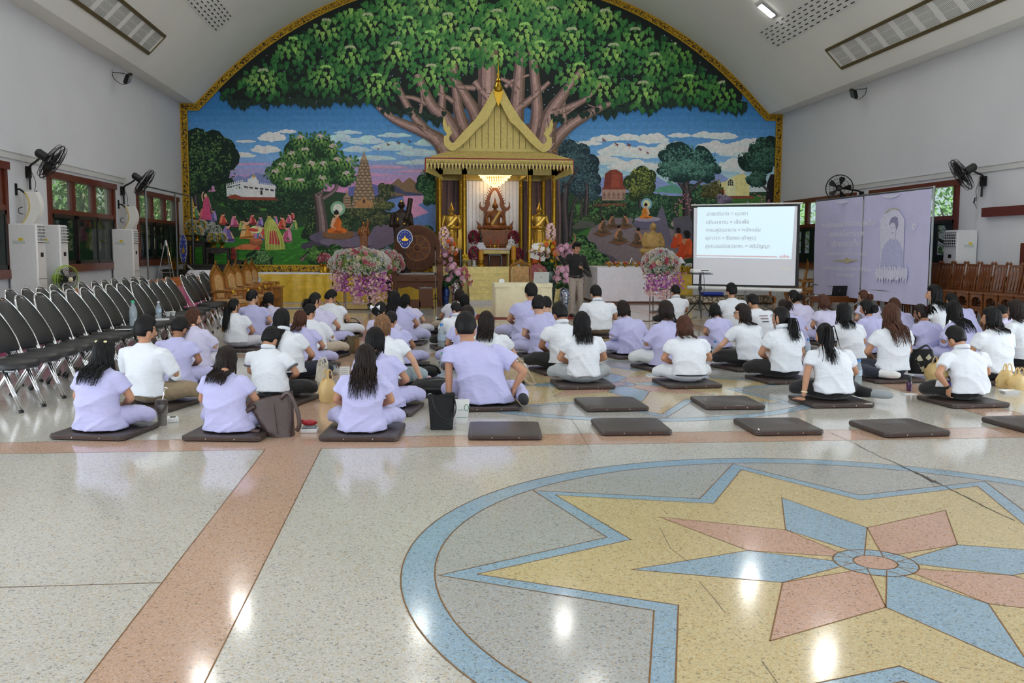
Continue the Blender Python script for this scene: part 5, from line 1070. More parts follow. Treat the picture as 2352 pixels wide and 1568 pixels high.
for k in range(72):
 a = 2*PI*k/72; b.tube([(.4*math.cos(a), .455, zc+.4*math.sin(a)), (r*.95*math.cos(a), .445, zc+r*.95*math.sin(a))], .008, 4)
b.build('cane_ray', WICK, T, kind='stuff')
b = B()
for q in (.345, .1): b.tube([(q*math.cos(2*PI*k/40), .46, zc+q*math.sin(2*PI*k/40)) for k in range(40)], .012, 6, True)
b.build('wheel_rim', WICKL, T)
for k in range(8):
 a = PI*k/4; u = V((math.cos(a), 0, math.sin(a))); n_ = V((-math.sin(a), 0, math.cos(a))); B().tube([V((0, .46, zc))+u*.1+n_*.018, V((0, .46, zc))+u*.34+n_*.022, V((0, .46, zc))+u*.34-n_*.022, V((0, .46, zc))+u*.1-n_*.018], .009, 5, True).build('spoke', WICKL, T)
b = B(); b.ell((0, .45, zc), (.05, .04, .05), 12, 8); b.build('wheel_hub', WICK, T)
zs_ = at(958, 633, Y-.35).z; hw = 56*Y/FPX
b = B(); b.box((0, .05, zs_-.08), (2*hw, .95, .2), 0, .03); b.build('seat_box', WICK, T); B().box((0, .05, zs_+.04), (1.5*hw, .8, .06), 0, .02).build('cushion', mat('silver_wrap', (150, 146, 146), .3, .4, .2, 30, .4, 30), T)
b = B(); b.prism([(-hw*.95, zs_-.18), (-hw*.95, .62), (-hw*.7, .5), (-hw*.3, .56), (0, .48), (hw*.3, .56), (hw*.7, .5), (hw*.95, .62), (hw*.95, zs_-.18)], 1, lambda x, z, q: (x, -.4+.05*q, z)); b.build('apron', WICK, T)
for s in (-1, 1):
 b = B(); b.prism([(-.42, zs_-.15), (-.44, zs_+.1), (-.36, zs_+.42), (-.1, zs_+.46), (.5, zs_+.5), (.5, zs_-.15)], 1, lambda y, z, q: (s*(hw-.16*q+.02), y, z)); A = b.build('armrest', WICK, T)
 B().ell((s*(hw-.07), -.4, zs_+.4), (.085, .06, .085), 12, 8).build('arm_roll', WICK, A, smooth=2)
 for y in (-.38, .48): b = B(); b.box((s*hw*.9, y, (zs_-.15)/2), (.12, .12, zs_-.15)); b.build('leg', WICK, T)
B().ell((0, -.42, zs_-.08), (.05, .03, .05), 10, 6).build('front_boss', WICK, T)
t = thing('step_stool', 'brown wicker two-step stool in front of the throne', 'stool', (at(968, 690, 25.2).x, 25.2, 0)); b = B(); s = 25.2/FPX
b.box((.12, .1, .28), (32*s, .5, .5), 0, .01); b.box((-.17, .1, .12), (26*s, .5, .2), 0, .01); b.build('body', WICK, t); B().box((.12, .1, .545), (30*s, .46, .03), 0, .01).build('step_pad', _m['silver_wrap'], t)
for x in (-.28, .3):
 for y in (-.08, .28): B().bb((x-.03, y-.03, 0), (x+.03, y+.03, .05)).build('foot', WICK, t)
BLUE = mat('blue_velvet', (40, 58, 150), .6, 0, .15, 20);
def talipot(label, px, py, Y, w, h, zb, lyre=False):
 p = at(px, py, Y); t = thing('ceremonial_fan', label, 'fan', (p.x, Y, zb)); z = p.z-zb
 b = B(); o = [(w*math.sin(a)*(1 if math.cos(a) > -.3 else .8), z+h*math.cos(a)*(1 if math.cos(a) > 0 else 1.15)) for a in [2*PI*k/24 for k in range(24)]]
 b.prism(o, 1, lambda x, q, u: (x, -.01+.02*u, q)); b.build('blade', BLUE, t); b = B(); b.tube([(x, 0, q) for x, q in o], .018, 6, True); b.build('rim', mat('silver_braid', (190, 190, 200), .35, .7, .2, 80), t)
 b = B(); b.prism([(0, z+h*.35), (w*.12, z+h*.05), (w*.5, z-h*.15), (w*.3, z-h*.32), (-w*.3, z-h*.32), (-w*.5, z-h*.15), (-w*.12, z+h*.05)], 1, lambda x, q, u: (x, -.016+.004*u, q)); b.build('embroidery', GOLD, t)
 b = B()
 for k in range(12): a = 2*PI*k/12; b.ell((w*.72*math.sin(a), -.013, z+h*.72*math.cos(a)), .014, 6, 4)
 b.build('star', WHITEP, t, kind='stuff')
 b = B(); b.tube([(0, 0, z-h*1.1), (0, 0, .02)], .014, 6); b.build('shaft', BLACK, t); b = B(); b.lathe([(.1, 0), (.1, .04), (.05, .08), (.07, .14), (.03, .2), (.05, .25), (.02, .3)], n=12); b.build('base', BLACK if not lyre else GOLDD, t, smooth=.5)
 if lyre:
  for s in (-1, 1): B().tube(spline([(s*.03, 0, .1), (s*.16, 0, .25), (s*.08, 0, .5), (s*.17, 0, .7), (s*.1, 0, .85)], 3), .025, 6).build('lyre_arm', GOLD, t)
 return t
talipot('blue oval ceremonial fan with silver rim standing on the wicker throne', 930, 547, 26.0, .2, .23, zs_+.075)
def mic_stand(px, pyb, pyt, Y, label, boom=None):
 p = at(px, pyb, Y); t = thing('microphone_stand', label, 'microphone stand', (p.x, Y, 0)); zt = at(px, pyt, Y).z
 for k in range(3): a = 2.1*k+.5; B().tube([(0, 0, .3), (.3*math.cos(a), .3*math.sin(a), .015)], .011, 6).build('leg', BLACK, t)
 B().tube([(0, 0, .2), (0, 0, zt*.6)], .012, 8).build('lower_tube', STEEL, t); B().tube([(0, 0, zt*.55), (0, 0, zt)], .009, 8).build('upper_tube', STEEL, t)
 for z in (.32, zt*.58): B().lathe([(.02, 0), (.02, .06)], (0, 0, z), 8).build('clutch', BLACK, t)
 if boom: q = [at(*u, Y)-V((p.x, Y, 0)) for u in boom]; B().tube(q, .009, 6).build('boom', BLACK, t)
 else: B().tube([(0, 0, zt), (0, -.05, zt+.1)], [.012, .02], 8).build('microphone', BLACK, t)
mic_stand(1000, 708, 575, 25.1, 'slim microphone stand in front of the wicker throne'); mic_stand(765, 705, 612, 24.9, 'black microphone tripod with boom beside the left flower stand', ((738, 583), (765, 608), (784, 622)))
DK = mat('dark_bronze', (52, 36, 28), .4, .4, .2, 14)
def monk_statue(name, label, px, pyt, pyb, Y, zb, m, load):
 top = at(px, pyt, Y); bot = at(px, pyb, Y); h = top.z-bot.z; s = h/1.7; t = thing(name, label, 'statue', (top.x, Y, zb)); z0 = bot.z-zb; b = B(); R = []
 for z, w, d in ((0, .2, .17), (.3, .21, .17), (.7, .22, .17), (.95, .24, .18), (1.2, .27, .18), (1.36, .25, .14), (1.42, .14, .1), (1.46, .07, .07)): R.append([(w*s*math.cos(2*PI*j/14), d*s*math.sin(2*PI*j/14), z*s) for j in range(14)])
 b.rings(R); head(b, 0, -.03*s, 1.6*s, 1.0*s, False)
 for q in (-1, 1): b.tube([(q*.24*s, 0, 1.32*s), (q*.3*s, -.04*s, 1.0*s), (q*.12*s, -.2*s, (1.05 if q < 0 else 1.2)*s)], [.075*s, .07*s, .05*s], 8, rnd=True)
 for k in range(6): x = (-.17+.07*k)*s; b.tube([(x, -.15*s, 1.2*s), (x*1.1, -.17*s, .05*s)], .02*s, 5)
 v, f = rem(b, .02*s+.004, 2); v[:, 2] += z0; from_vf('figure', v, f, m, t)
 if z0 > .02: b = B(); b.lathe([(.26*s, 0), (.26*s, z0*.5), (.22*s, z0*.6), (.24*s, z0+.01)], n=14); b.build('stump', m, t, smooth=.5)
 if load: b = B(); b.tube([(.08*s, -.16*s, z0+1.0*s), (.2*s, -.08*s, z0+1.4*s), (.26*s, -.05*s, z0+1.78*s)], [.05*s, .075*s, .07*s], 10); b.build('rolled_umbrella', m, t); b = B(); b.ell((-.1*s, -.2*s, z0+1.18*s), (.025*s, .02*s, .06*s), 6, 5); b.ell((.08*s, -.2*s, z0+1.06*s), (.04*s, .02*s, .03*s), 6, 5); b.ell((0, -.11*s, z0+1.69*s), (.05*s, .02*s, .03*s), 6, 5); b.build('gold_leaf_patch', GOLD, t, kind='stuff')
 return t
monk_statue('monk_statue', 'dark bronze monk statue shouldering a rolled umbrella behind the wicker throne', 922, 462, 600, 28.4, .86, DK, True); monk_statue('monk_statue', 'small carved wooden walking monk statue above the left flower stand', 835, 510, 580, 28.6, .86, SW, True)
STONE = mat('carved_stone', (196, 160, 98), .85, 0, .2, 10, .5, 30); top = at(1500, 511, 28.6); bot = at(1500, 583, 28.6); s = (top.z-bot.z)/.9; t = thing('stone_statue', 'pale carved stone statue of a seated round-bellied figure on the white table', 'statue', (top.x, 28.6, 1.06)); b = B(); seated(b, s, 1); head(b, 0, -.03*s, .78*s, 1.02*s, False); v, f = rem(b, .016, 2); v[:, 2] += bot.z-1.06; from_vf('figure', v, f, STONE, t)
b = B(); b.lathe([(.36, 0), (.38, .04), (.33, .1), (.34, bot.z-1.06+.03)], n=18); b.build('stump', STONE, t, smooth=.5)
PL, PR = at(1590, 565, 24.0), at(1836, 565, 22.45); ux = (PR-PL); ux.z = 0; ux.normalize(); nn = V((ux.y, -ux.x, 0));
def sp(px, py, o=0): return onpl(px, py, PL, nn)+nn*o
SC = thing('projection_screen', 'tripod projection screen showing a pale blue slide with five lines of text', 'projection screen', (sp(1711, 600).x, sp(1711, 600).y, 0))
def sb(): b = B(); b.T = M.Translation(-SC.location); return b
b = sb(); q = [sp(*u) for u in ((1590, 474), (1838, 469), (1834, 661), (1590, 655))]; b.rings([[p-nn*.006 for p in q], [p+nn*.004 for p in q]]); b.build('black_border', BLACK, SC)
SCRW = mat('screen_white', (240, 241, 250), .8, 0, .01); b = sb(); b.quad(*[sp(*u, .008) for u in ((1594, 477), (1832, 473), (1826, 656), (1592, 652))]); b.build('screen_fabric', SCRW, SC)
SLIDE = mat('slide_light', (212, 234, 244), .8, 0, .01, emit=.55); b = sb(); b.quad(*[sp(*u, .010) for u in ((1602.6, 475.6), (1826, 473.7), (1818, 594.8), (1600, 590.8))]); b.build('slide', SLIDE, SC)
STX = mat('slide_text', (176, 169, 174), .8, var=.01, emit=.28); SPK = mat('slide_pink', (214, 190, 194), .8, emit=.42)
b = sb(); b.quad(*[sp(*u, .0125) for u in ((1600, 585.2), (1785.4, 588.2), (1785.2, 591.4), (1600, 588.2))]); b.build('slide_rule', SPK, SC)
b = sb()
for k, (dx, h, w, tl) in enumerate(((0, 9, 3.2, 0), (-5, 7.5, 2.8, -.35), (5, 7.5, 2.8, .35), (-9, 6.5, 2.4, -.7), (9, 6.5, 2.4, .7), (0, 6, 2, 0))):
 cx, cy = 1802+dx*.8, 593.2; c_, s_ = math.cos(tl), math.sin(tl); L_ = [(0, 0), (-w, -h*.5), (0, -h*1.25), (w, -h*.5)]
 if k == 5: L_ = [(0, .3), (-w, -h*.4), (0, -h*.9), (w, -h*.4)]
 b.quad(*[sp(cx+x*c_-y*s_, cy+x*s_+y*c_, .0125+.0006*k) for x, y in L_])
b.build('lotus_emblem', SPK, SC)
def text(body, name, m, parent, p0, ux_, uz, width, align='LEFT', size=1, lift=None, mirror=False):
 cu = bpy.data.curves.new(name, 'FONT'); cu.body = body; cu.size = 1; cu.offset = .004; cu.align_x = align; cu.materials.append(m); o = bpy.data.objects.new(name, cu); C.objects.link(o); bpy.context.view_layer.update()
 w = o.dimensions.x or 1; k = width/w; n = ux_.cross(uz)
 if mirror: ux_ = -ux_
 n = ux_.cross(uz) if not mirror else ux_.cross(uz)
 R = M(((ux_.x*k, uz.x*k, n.x*k, 0), (ux_.y*k, uz.y*k, n.y*k, 0), (ux_.z*k, uz.z*k, n.z*k, 0), (0, 0, 0, 1)))
 me = bpy.data.meshes.new_from_object(o.evaluated_get(bpy.context.evaluated_depsgraph_get())); bpy.data.objects.remove(o); bpy.data.curves.remove(cu)
 me.name = name; o = bpy.data.objects.new(name, me); C.objects.link(o)
 if not me.materials: me.materials.append(m)
 o.parent = parent; o.matrix_local = M.Translation(p0-V(parent.location)) @ R; return o
UZ = V((0, 0, 1))
for body, x0, x1, yb in (('ปาณาติบาต = เมตตา', 1622.7, 1716.5, 495.1), ('อทินนาทาน = เอื้อเฟื้อ', 1621.8, 1720, 514.2), ('กาเมสุมิจฉาจาร = หนักแน่น', 1621.2, 1746, 532), ('มุสาวาท = ซื่อตรง (คำพูด)', 1620.4, 1735.5, 550.2), ('สุราเมรยมัชชปมาทะ = สติปัญญา', 1619.8, 1767.2, 568.8)):
 p0 = sp(x0, yb, .0135); text(body, 'slide_text', STX, SC, p0, ux, UZ, (sp(x1, yb, .0135)-p0).length)
p0 = sp(1792.7, 617.6, .012); text('▲ Network Error', 'slide_caption', mat('caption_light', (235, 235, 190), .8, emit=.3), SC, p0, ux, UZ, (sp(1819, 617.6, .012)-p0).length)
b = sb(); b.tube([sp(1580, 659.5, .01), sp(1842, 667, .01)], .045, 10); b.build('roller_case', WHITEP, SC, smooth=.6); b = sb(); b.tube([sp(1588, 471, .01), sp(1845, 466, .01)], .018, 6); b.build('top_bar', WHITEP, SC)
b = sb(); m_ = sp(1712, 600); m_.z = 0; b.tube([m_-nn*.06+V((0, 0, .12)), m_-nn*.06+V((0, 0, sp(1714, 462).z))], .018, 8); b.build('mast', STEEL, SC); b = sb(); b.tube([sp(1640, 470, .0), sp(1714, 461, -.06), sp(1790, 467, 0)], .006, 5); b.build('top_hanger', BLACK, SC)
for k in range(3): a = 2.09*k+.6; b = sb(); b.tube([m_-nn*.06+V((0, 0, .32)), m_-nn*.06+V((.42*math.cos(a), .42*math.sin(a), .012))], .014, 6); b.build('leg', BLACK, SC)
Y = 21.75; p = at(1609, 628, Y); t = thing('projector_stand', 'black tripod stand carrying the white projector', 'stand', (p.x, Y, 0)); zt = p.z
B().box((0, 0, zt-.008), (.5, .36, .016), 0, .005).build('tray', BLKP, t); B().tube([(0, 0, .2), (0, 0, zt-.02)], .026, 10).build('column', BLKP, t); B().lathe([(.045, 0), (.045, .08)], (0, 0, zt*.62), 10).build('collar', BLKP, t)
for k in range(3): a = 2.09*k+.35; B().tube([(0, 0, .42), (.36*math.cos(a), .36*math.sin(a), .012)], .016, 6).build('leg', BLKP, t); B().tube([(0, 0, .16), (.2*math.cos(a), .2*math.sin(a), .2)], .009, 5).build('brace', BLKP, t)
P_ = thing('projector', 'white projector on the tripod stand in front of the screen', 'projector', (p.x, Y, zt)); B().box((0, 0, .06), (.44, .3, .1), 0, .02).build('body', WHITEP, P_, smooth=.6); b = B(); b.box((.06, -.151, .075), (.18, .004, .02)); b.box((.0, -.151, .04), (.05, .004, .012)); b.build('port_panel', BLKP, P_); b = B(); b.T = M.Translation((.12, .15, .06)) @ M.Rotation(-PI/2, 4, 'X'); b.lathe([(.045, 0), (.045, .03), (.035, .02), (.001, .02)], n=14); b.build('lens', BLKP, P_)
b = B(); b.tube(spline([(.02, -.15, .04), (.03, -.2, -.15), (.06, -.1, -.5), (.03, -.05, -.9)], 5), .006, 5); b.tube(spline([(-.05, -.15, .04), (-.09, -.2, -.1), (-.06, -.05, -.45)], 5), .005, 5); b.build('cable', BLKP, P_)
BL, BM_, BR_ = at(1873, 560, 25.3), at(1978, 560, 22.5), at(2140, 560, 19.4); BL.z = BM_.z = BR_.z = 0
bu_ = (BR_-BL).normalized(); bn = V((bu_.y, -bu_.x, 0)); ZB0, ZB1 = .64, 2.94
BN = thing('banner', 'large lilac two-panel fabric banner on a steel frame, printed side turned away', 'banner', tuple(BM_))
def nb(): b = B(); b.T = M.Translation(-BN.location); return b
def bp(u, z, o=0): return BL.lerp(BR_, u)+V((0, 0, z))+bn*o
um = (BM_-BL).length/(BR_-BL).length; LIL = mat('lilac_fabric', (204, 202, 242), .8, 0, .04, 2, .12, 12, sheen=.2)
for u0, u1, L_ in ((.004, um-.006, 1), (um+.006, .996, 0)):
 b = nb()
 def cl(u, v):
  f = .035*math.sin(9*u*(1-.5*v)+5*v)*math.sin(PI*u)*math.sin(PI*v*.9+.15) if L_ else .012*math.sin(7*u+3*v)*math.sin(PI*u)
  if L_: f += .02*math.sin(20*(u*.8+v*.25))*(1-u)*v
  return bp(u0+(u1-u0)*u, ZB1-.03-(ZB1-ZB0+.22)*v+(.0), .035+f)
 b.grid(cl, 40, 30); b.build('fabric_panel', LIL, BN, smooth=3)
for nm, u in (('post', 0), ('post', um), ('post', 1)):
 b = nb(); b.tube([bp(u, .05), bp(u, ZB1+.03)], .028, 4); b.build(nm, STEEL, BN)
 for s in (-1, 1): b = nb(); b.tube([bp(u, .36), bp(u, .03)+bn*.48*s+bu_*.05], .022, 4); b.build('foot_brace', STEEL, BN)
for z in (ZB1, ZB0):
 for a, c in ((0, um), (um, 1)): b = nb(); b.tube([bp(a, z, .012), bp(c, z, .012)], .022, 4); b.build('rail', STEEL, BN)
BT = mat('banner_print', (246, 246, 255), .8); BTD = mat('banner_grey', (150, 148, 186), .8); BTL = mat('banner_pale', (226, 226, 252), .8); BTG = mat('banner_gold', (196, 188, 150), .8)
def bpx(px, py, o=.08): return onpl(px, py, BL+bn*o, bn)
for body, x0, x1, y in (('สมเด็จพระนางเจ้าสิริกิติ์ พระบรมราชินีนาถ', 1888, 2013.5, 517), ('พระบรมราชชนนีพันปีหลวง', 1906, 1984, 541), ('เสด็จสู่สวรรคาลัย', 1911, 1975, 567), ('น้อมสำนึกในพระมหากรุณาธิคุณเป็นล้นพ้นอันหาที่สุดมิได้', 1900, 1992, 587), ('คณะผู้บริหาร คณาจารย์ บุคลากร และนักศึกษา', 1892, 2000, 624), ('วิทยาลัยพยาบาล', 1922, 1961, 637)):
 p0 = bpx(x1, y); p1 = bpx(x0, y); text(body, 'banner_text', BT, BN, p0, bu_, UZ, (p1-p0).length, mirror=True)
p0 = bpx(2104, 528); text('๑', 'banner_numeral', BT, BN, p0, bu_, UZ, .14, mirror=True)
def flat(name, m, polys, o):
 b = nb()
 for k, P in enumerate(polys):
  i = b.av([bpx(x, y, o+.0006*k) for x, y in P]); b.af([tuple(i+j for j in range(len(P)))])
 return b.build(name, m, BN)
def el(cx, cy, rx, ry, n=20): return [(cx+rx*math.cos(2*PI*k/n), cy+ry*math.sin(2*PI*k/n)) for k in range(n)]
flat('portrait_ground', BTL, [[(2022, 618), (2022, 505), (2030, 492), (2040, 482), (2052, 479), (2064, 483), (2072, 494), (2078, 505), (2074, 618)]], .05)
flat('portrait_shoulders', mat('banner_mid', (194, 196, 238), .8), [[(2022, 612), (2026, 572), (2038, 554), (2046, 548), (2058, 549), (2068, 558), (2074, 580), (2072, 612)]], .053)
flat('portrait_hair', BTD, [el(2053, 514, 10, 16), el(2056, 503, 6.5, 6)], .056); flat('portrait_face', BTL, [el(2050.5, 525, 7.4, 14), [(2046, 534), (2056, 534), (2057, 551), (2045, 549)]], .059)
flat('portrait_feature', BTD, [el(2047.5, 523, 1.8, .9, 8), el(2054.5, 523, 1.8, .9, 8), el(2050, 534, 2.8, 1.0, 8)], .063)
flat('portrait_lotus', BTL, [[(x-5, 628), (x, 612-6*(k % 2)), (x+5, 628), (x, 646+4*(k % 3))] for k, x in enumerate(range(2014, 2084, 6))]+[el(x, y, 5, 6, 8) for x, y in ((2020, 622), (2032, 632), (2045, 638), (2060, 638), (2072, 630), (2080, 620))], .066)
flat('corner_arc', BTL, [[(1918, 461), (1925, 466), (1934, 468), (1944, 466), (1952, 460)], [(2022, 449), (2034, 454), (2046, 455.5), (2058, 452), (2068, 445)]], .06); flat('portrait_frame', BTG, [[(2032, 489), (2042, 480), (2054, 477.5), (2066, 481), (2065, 483), (2054, 479.5), (2043, 482), (2034, 490)]], .066); flat('gold_flourish', BTG, [[(1906, 599), (1938, 596), (1945, 591), (1952, 596), (1974, 597), (1952, 601), (1945, 605), (1938, 601)]], .088)
Y = 23.4; a, c = at(1848, 685, Y), at(1962, 685, Y); t = thing('low_table', 'low reddish wooden table with black laptop before the banner', 'table', ((a.x+c.x)/2, Y, 0)); w = c.x-a.x; zt = at(1900, 680, Y-.3).z
B().box((0, 0, zt-.02), (w, .6, .04), 0, .01).build('tabletop', WOODM, t); B().box((0, -.27, zt-.1), (w-.1, .03, .12)).build('apron', WOODM, t)
for x in (-w/2+.08, w/2-.08):
 for y in (-.24, .24): B().tube([(x, y, zt-.03), (x*1.02, y, 0)], [.04, .03], 6).build('leg', WOODM, t)
laptop('black laptop open on the low wooden table', (at(1918, 670, Y).x, Y-.1, zt+.002), .05, BLKP, BLKP, .4, .2)
p = at(1868, 677, Y); t = thing('computer_mouse', 'white mouse on the low wooden table beside the black laptop', 'mouse', (p.x, Y-.15, zt)); B().ell((0, 0, .012), (.05, .03, .02), 10, 6).build('body', WHITEP, t, smooth=2); b = B(); b.ell((.015, 0, .028), (.008, .004, .006), 6, 5); b.build('wheel', BLKP, t)
Y = 27.2; a, c = at(1562, 690, Y), at(1768, 690, Y); RUGM = ornament('carpet_pattern', (170, 156, 132), (104, 88, 70), 7); t = thing('folded_carpet', 'folded beige patterned carpet lying under the projection screen', 'carpet', ((a.x+c.x)/2, Y, 0)); B().box((0, 0, .12), (c.x-a.x, .8, .24), 0, .05).build('pile', RUGM, t); b = B(); b.T = M.Translation(((c.x-a.x)/2-.05, 0, .12)) @ M.Rotation(PI/2, 4, 'X'); b.lathe([(.12, -.35), (.13, -.33), (.13, .33), (.12, .35)], n=14); b.build('red_fold', REDC, t)
a, c = at(1614, 670, 26.9), at(1660, 670, 26.9); t = thing('folded_mat', 'folded bright blue mat on the carpet under the screen', 'mat', ((a.x+c.x)/2, 26.95, .24)); b = B()
for k in range(3): b.tube([((a.x-c.x)/2, -.08+.1*k, .06), ((c.x-a.x)/2, -.08+.1*k, .06)], .06, 10, flat=.8)
b.build('sheet', mat('blue_tarp', (30, 62, 190), .5, 0, .15), t)
p = fl(668, 708); t = thing('rug', 'small blue striped rug on the floor beside the yellow table', 'rug', (p.x, p.y, 0)); B().box((0, 0, .006), (.62, .5, .01)).build('pile', mat('blue_rug', (70, 100, 160), .9, 0, .3, 30), t)
for k in range(4): B().box((0, -.18+.12*k, .012), (.6, .03, .003)).build('stripe', CLOTHW, t)
def dining(label, group):
 t = thing('dining_chair', label, 'chair', group=group)
 for s in (-1, 1):
  b = B(); b.tube([(.2, s*.19, 0), (.2, s*.19, .44), (.25, s*.19, .8), (.28, s*.19, 1.02)], [.022, .024, .022, .02], 6); b.lathe([(.02, 0), (.038, .02), (.03, .045), (.002, .07)], (.28, s*.19, 1.02), 6); b.build('back_post', WOODM, t, smooth=.6)
  B().tube([(-.21, s*.19, .42), (-.21, s*.19, .2), (-.22, s*.19, 0)], [.03, .026, .02], 6).build('leg', WOODM, t)
 for k in range(3):
  y = -.1+.1*k; b = B(); w0 = [.035, .022, .045, .03]; b.rings([[(x-.008, y-w, z), (x-.008, y+w, z), (x+.008, y+w, z), (x+.008, y-w, z)] for x, z, w in ((.2, .48, .02), (.225, .62, .032), (.25, .78, .045), (.275, .98, .028))]); b.build('splat', WOODM, t)
 B().box((.28, 0, 1.0), (.03, .4, .055), 0, .008).build('top_rail', WOODM, t); B().box((.21, 0, .5), (.03, .38, .04)).build('lower_rail', WOODM, t)
 B().box((-.01, 0, .455), (.47, .44, .035), 0, .01).build('seat', WOODM, t)
 for (cx, cy, dx, dy, r) in ((-.22, 0, 1, 0, 0), (.2, 0, 1, 0, 0)):
  b = B(); b.prism([(-.19, .44), (-.19, .32), (-.15, .3), (-.11, .36), (0, .385), (.11, .36), (.15, .3), (.19, .32), (.19, .44)], 1, lambda y, z, q: (cx-.01+.02*q, y, z)); b.build('apron', WOODM, t)
 for s in (-1, 1): b = B(); b.prism([(-.2, .44), (-.2, .32), (-.14, .36), (.13, .36), (.19, .32), (.19, .44)], 1, lambda x, z, q: (x, s*.2-.01+.02*q, z)); b.build('apron', WOODM, t)
 return t
dproto = None; n = 0
for k in range(12):
 y = 16.55+.49*k; x = 11.38
 for lv in (0, 1):
  g = 'stacked wooden dining chairs'; wh = 'upper' if lv else 'lower'
  lab = '%s wooden chair of the %s stack from the camera along the right wall' % (wh, ORD[k])
  loc = (x-.02*lv, y, .285*lv)
  if dproto is None: dproto = dining(lab, g); dproto.location = loc
  else: dup(dproto, loc, 0, lab, g)
# ================================================================ WALL FIXTURES
def ac(label, px_corner, X0, X1, yfar, side, py_top):
 """floor-standing air conditioner: X0 front face toward the hall, X1 against the wall"""
 Yc = onx(px_corner, py_top, X0).y; h = onx(px_corner, py_top, X0).z; t = thing('air_conditioner', label, 'air conditioner', ((X0+X1)/2, Yc+yfar/2, 0)); d = abs(X1-X0); s = side; w = yfar
 B().box((0, 0, h/2), (d, w, h), 0, .025).build('cabinet', WHITEP, t, smooth=.5); f = s*d/2
 def face(b, y0, y1, z0, z1, o0, o1): b.bb((f+s*o0, y0, z0), (f+s*o1, y1, z1))
 b = B(); face(b, -w*.42, w*.42, h-.36, h-.05, -.01, .003); b.build('grille_recess', BLACK, t)
 for k in range(5): b = B(); z = h-.34+.062*k; face(b, -w*.43, w*.43, z, z+.018, .0, .025); b.build('louvre', WHITEP, t)
 for k in range(6): b = B(); face(b, -w*.42+k*w*.14, -w*.42+k*w*.14+.012, h-.35, h-.06, .0, .012); b.build('vane', WHITEP, t)
 b = B(); face(b, -.06, .06, h-.62, h-.54, 0, .006); b.build('display', BLKP, t); b = B(); face(b, -w*.46, w*.46, h*.49, h*.49+.008, 0, .003); b.build('panel_seam', SLOT, t)
 for k in range(6): b = B(); z = .12+.045*k; face(b, -w*.4, w*.4, z+.12, z+.14, 0, .004); b.build('intake_slot', SLOT, t)
 for (x0, x1, z, m) in ((-.02, .06, h-.3, 'yellow_sticker'), (-.12, .1, h-.36, 'grey_sticker')): B().bb((x0-.05*s, -w/2-.003, z-.02), (x1-.05*s, -w/2, z+.03 if m[0] == 'y' else z+.04)).build('sticker', mat(m, (230, 200, 40) if m[0] == 'y' else (196, 206, 200), .6), t)
 return t
ac('white floor-standing air conditioner nearest the camera by the left wall', 83, -7.12, -7.64, .42, 1, 513)
ac('white floor-standing air conditioner behind the green fan on the left', 137, -7.12, -7.64, .42, 1, 516)
ac('white floor-standing air conditioner alone between the two left windows', 305, -7.12, -7.64, .45, 1, 526)
ac('white floor-standing air conditioner by the right wall beside the banner', 2200, 11.8, 12.28, .55, -1, 528)
MESHB = mat('fan_wire', (24, 24, 25), .4, .6)
def fan_head(t, c, ax, r, ring, bladem, nb=5, sp=28, motor=True):
 """cage of wire rings and spokes, blades, motor; ax is the blowing direction"""
 ax = V(ax).normalized(); a = ax.orthogonal().normalized(); a = V((0, 0, 1)).cross(ax).normalized() if abs(ax.z) < .95 else a; q = ax.cross(a); c = V(c)
 def P(rr, th, d): return c+a*rr*math.cos(th)+q*rr*math.sin(th)+ax*d
 b = B()
 for rr, d, w in ((r, 0, .011), (r*.97, .06, .006), (r*.97, -.06, .006)): b.tube([P(rr, 2*PI*k/36, d) for k in range(36)], w, 5, True)
 b.build('cage_ring', ring, t)
 b = B()
 for f in (1, -1):
  for rr, d in ((r*.72, .09), (r*.42, .105)): b.tube([P(rr, 2*PI*k/28, d*f) for k in range(28)], .003, 3, True)
  for k in range(sp): th = 2*PI*k/sp+.1*f; b.tube([P(r*.12, th, .1*f), P(r*.6, th+.12, .1*f), P(r*.99, th+.2, .02*f)], .0028, 3)
 b.build('cage_wire', MESHB, t, kind='stuff')
 for k in range(nb):
  th = 2*PI*k/nb; b = B(); R = []
  for rr, w, tw in ((.14, .16, .05), (.4, .42, .05), (.7, .5, .035), (.86, .36, .02)): R.append([P(r*rr, th-w*.5, -tw), P(r*rr, th, 0), P(r*rr, th+w*.75, tw), P(r*rr, th, -.006)])
  b.rings(R); b.build('blade', bladem, t)
 b = B(); b.tube([P(0, 0, -.05), P(0, 0, .07)], [r*.16, r*.14], 12); b.build('hub', bladem, t)
 b = B(); b.tube([c-ax*.1, c-ax*.13, c-ax*.3, c-ax*.34], [.05, .085, .085, .05], 12); b.build('motor', BLKP if motor is True else motor, t)
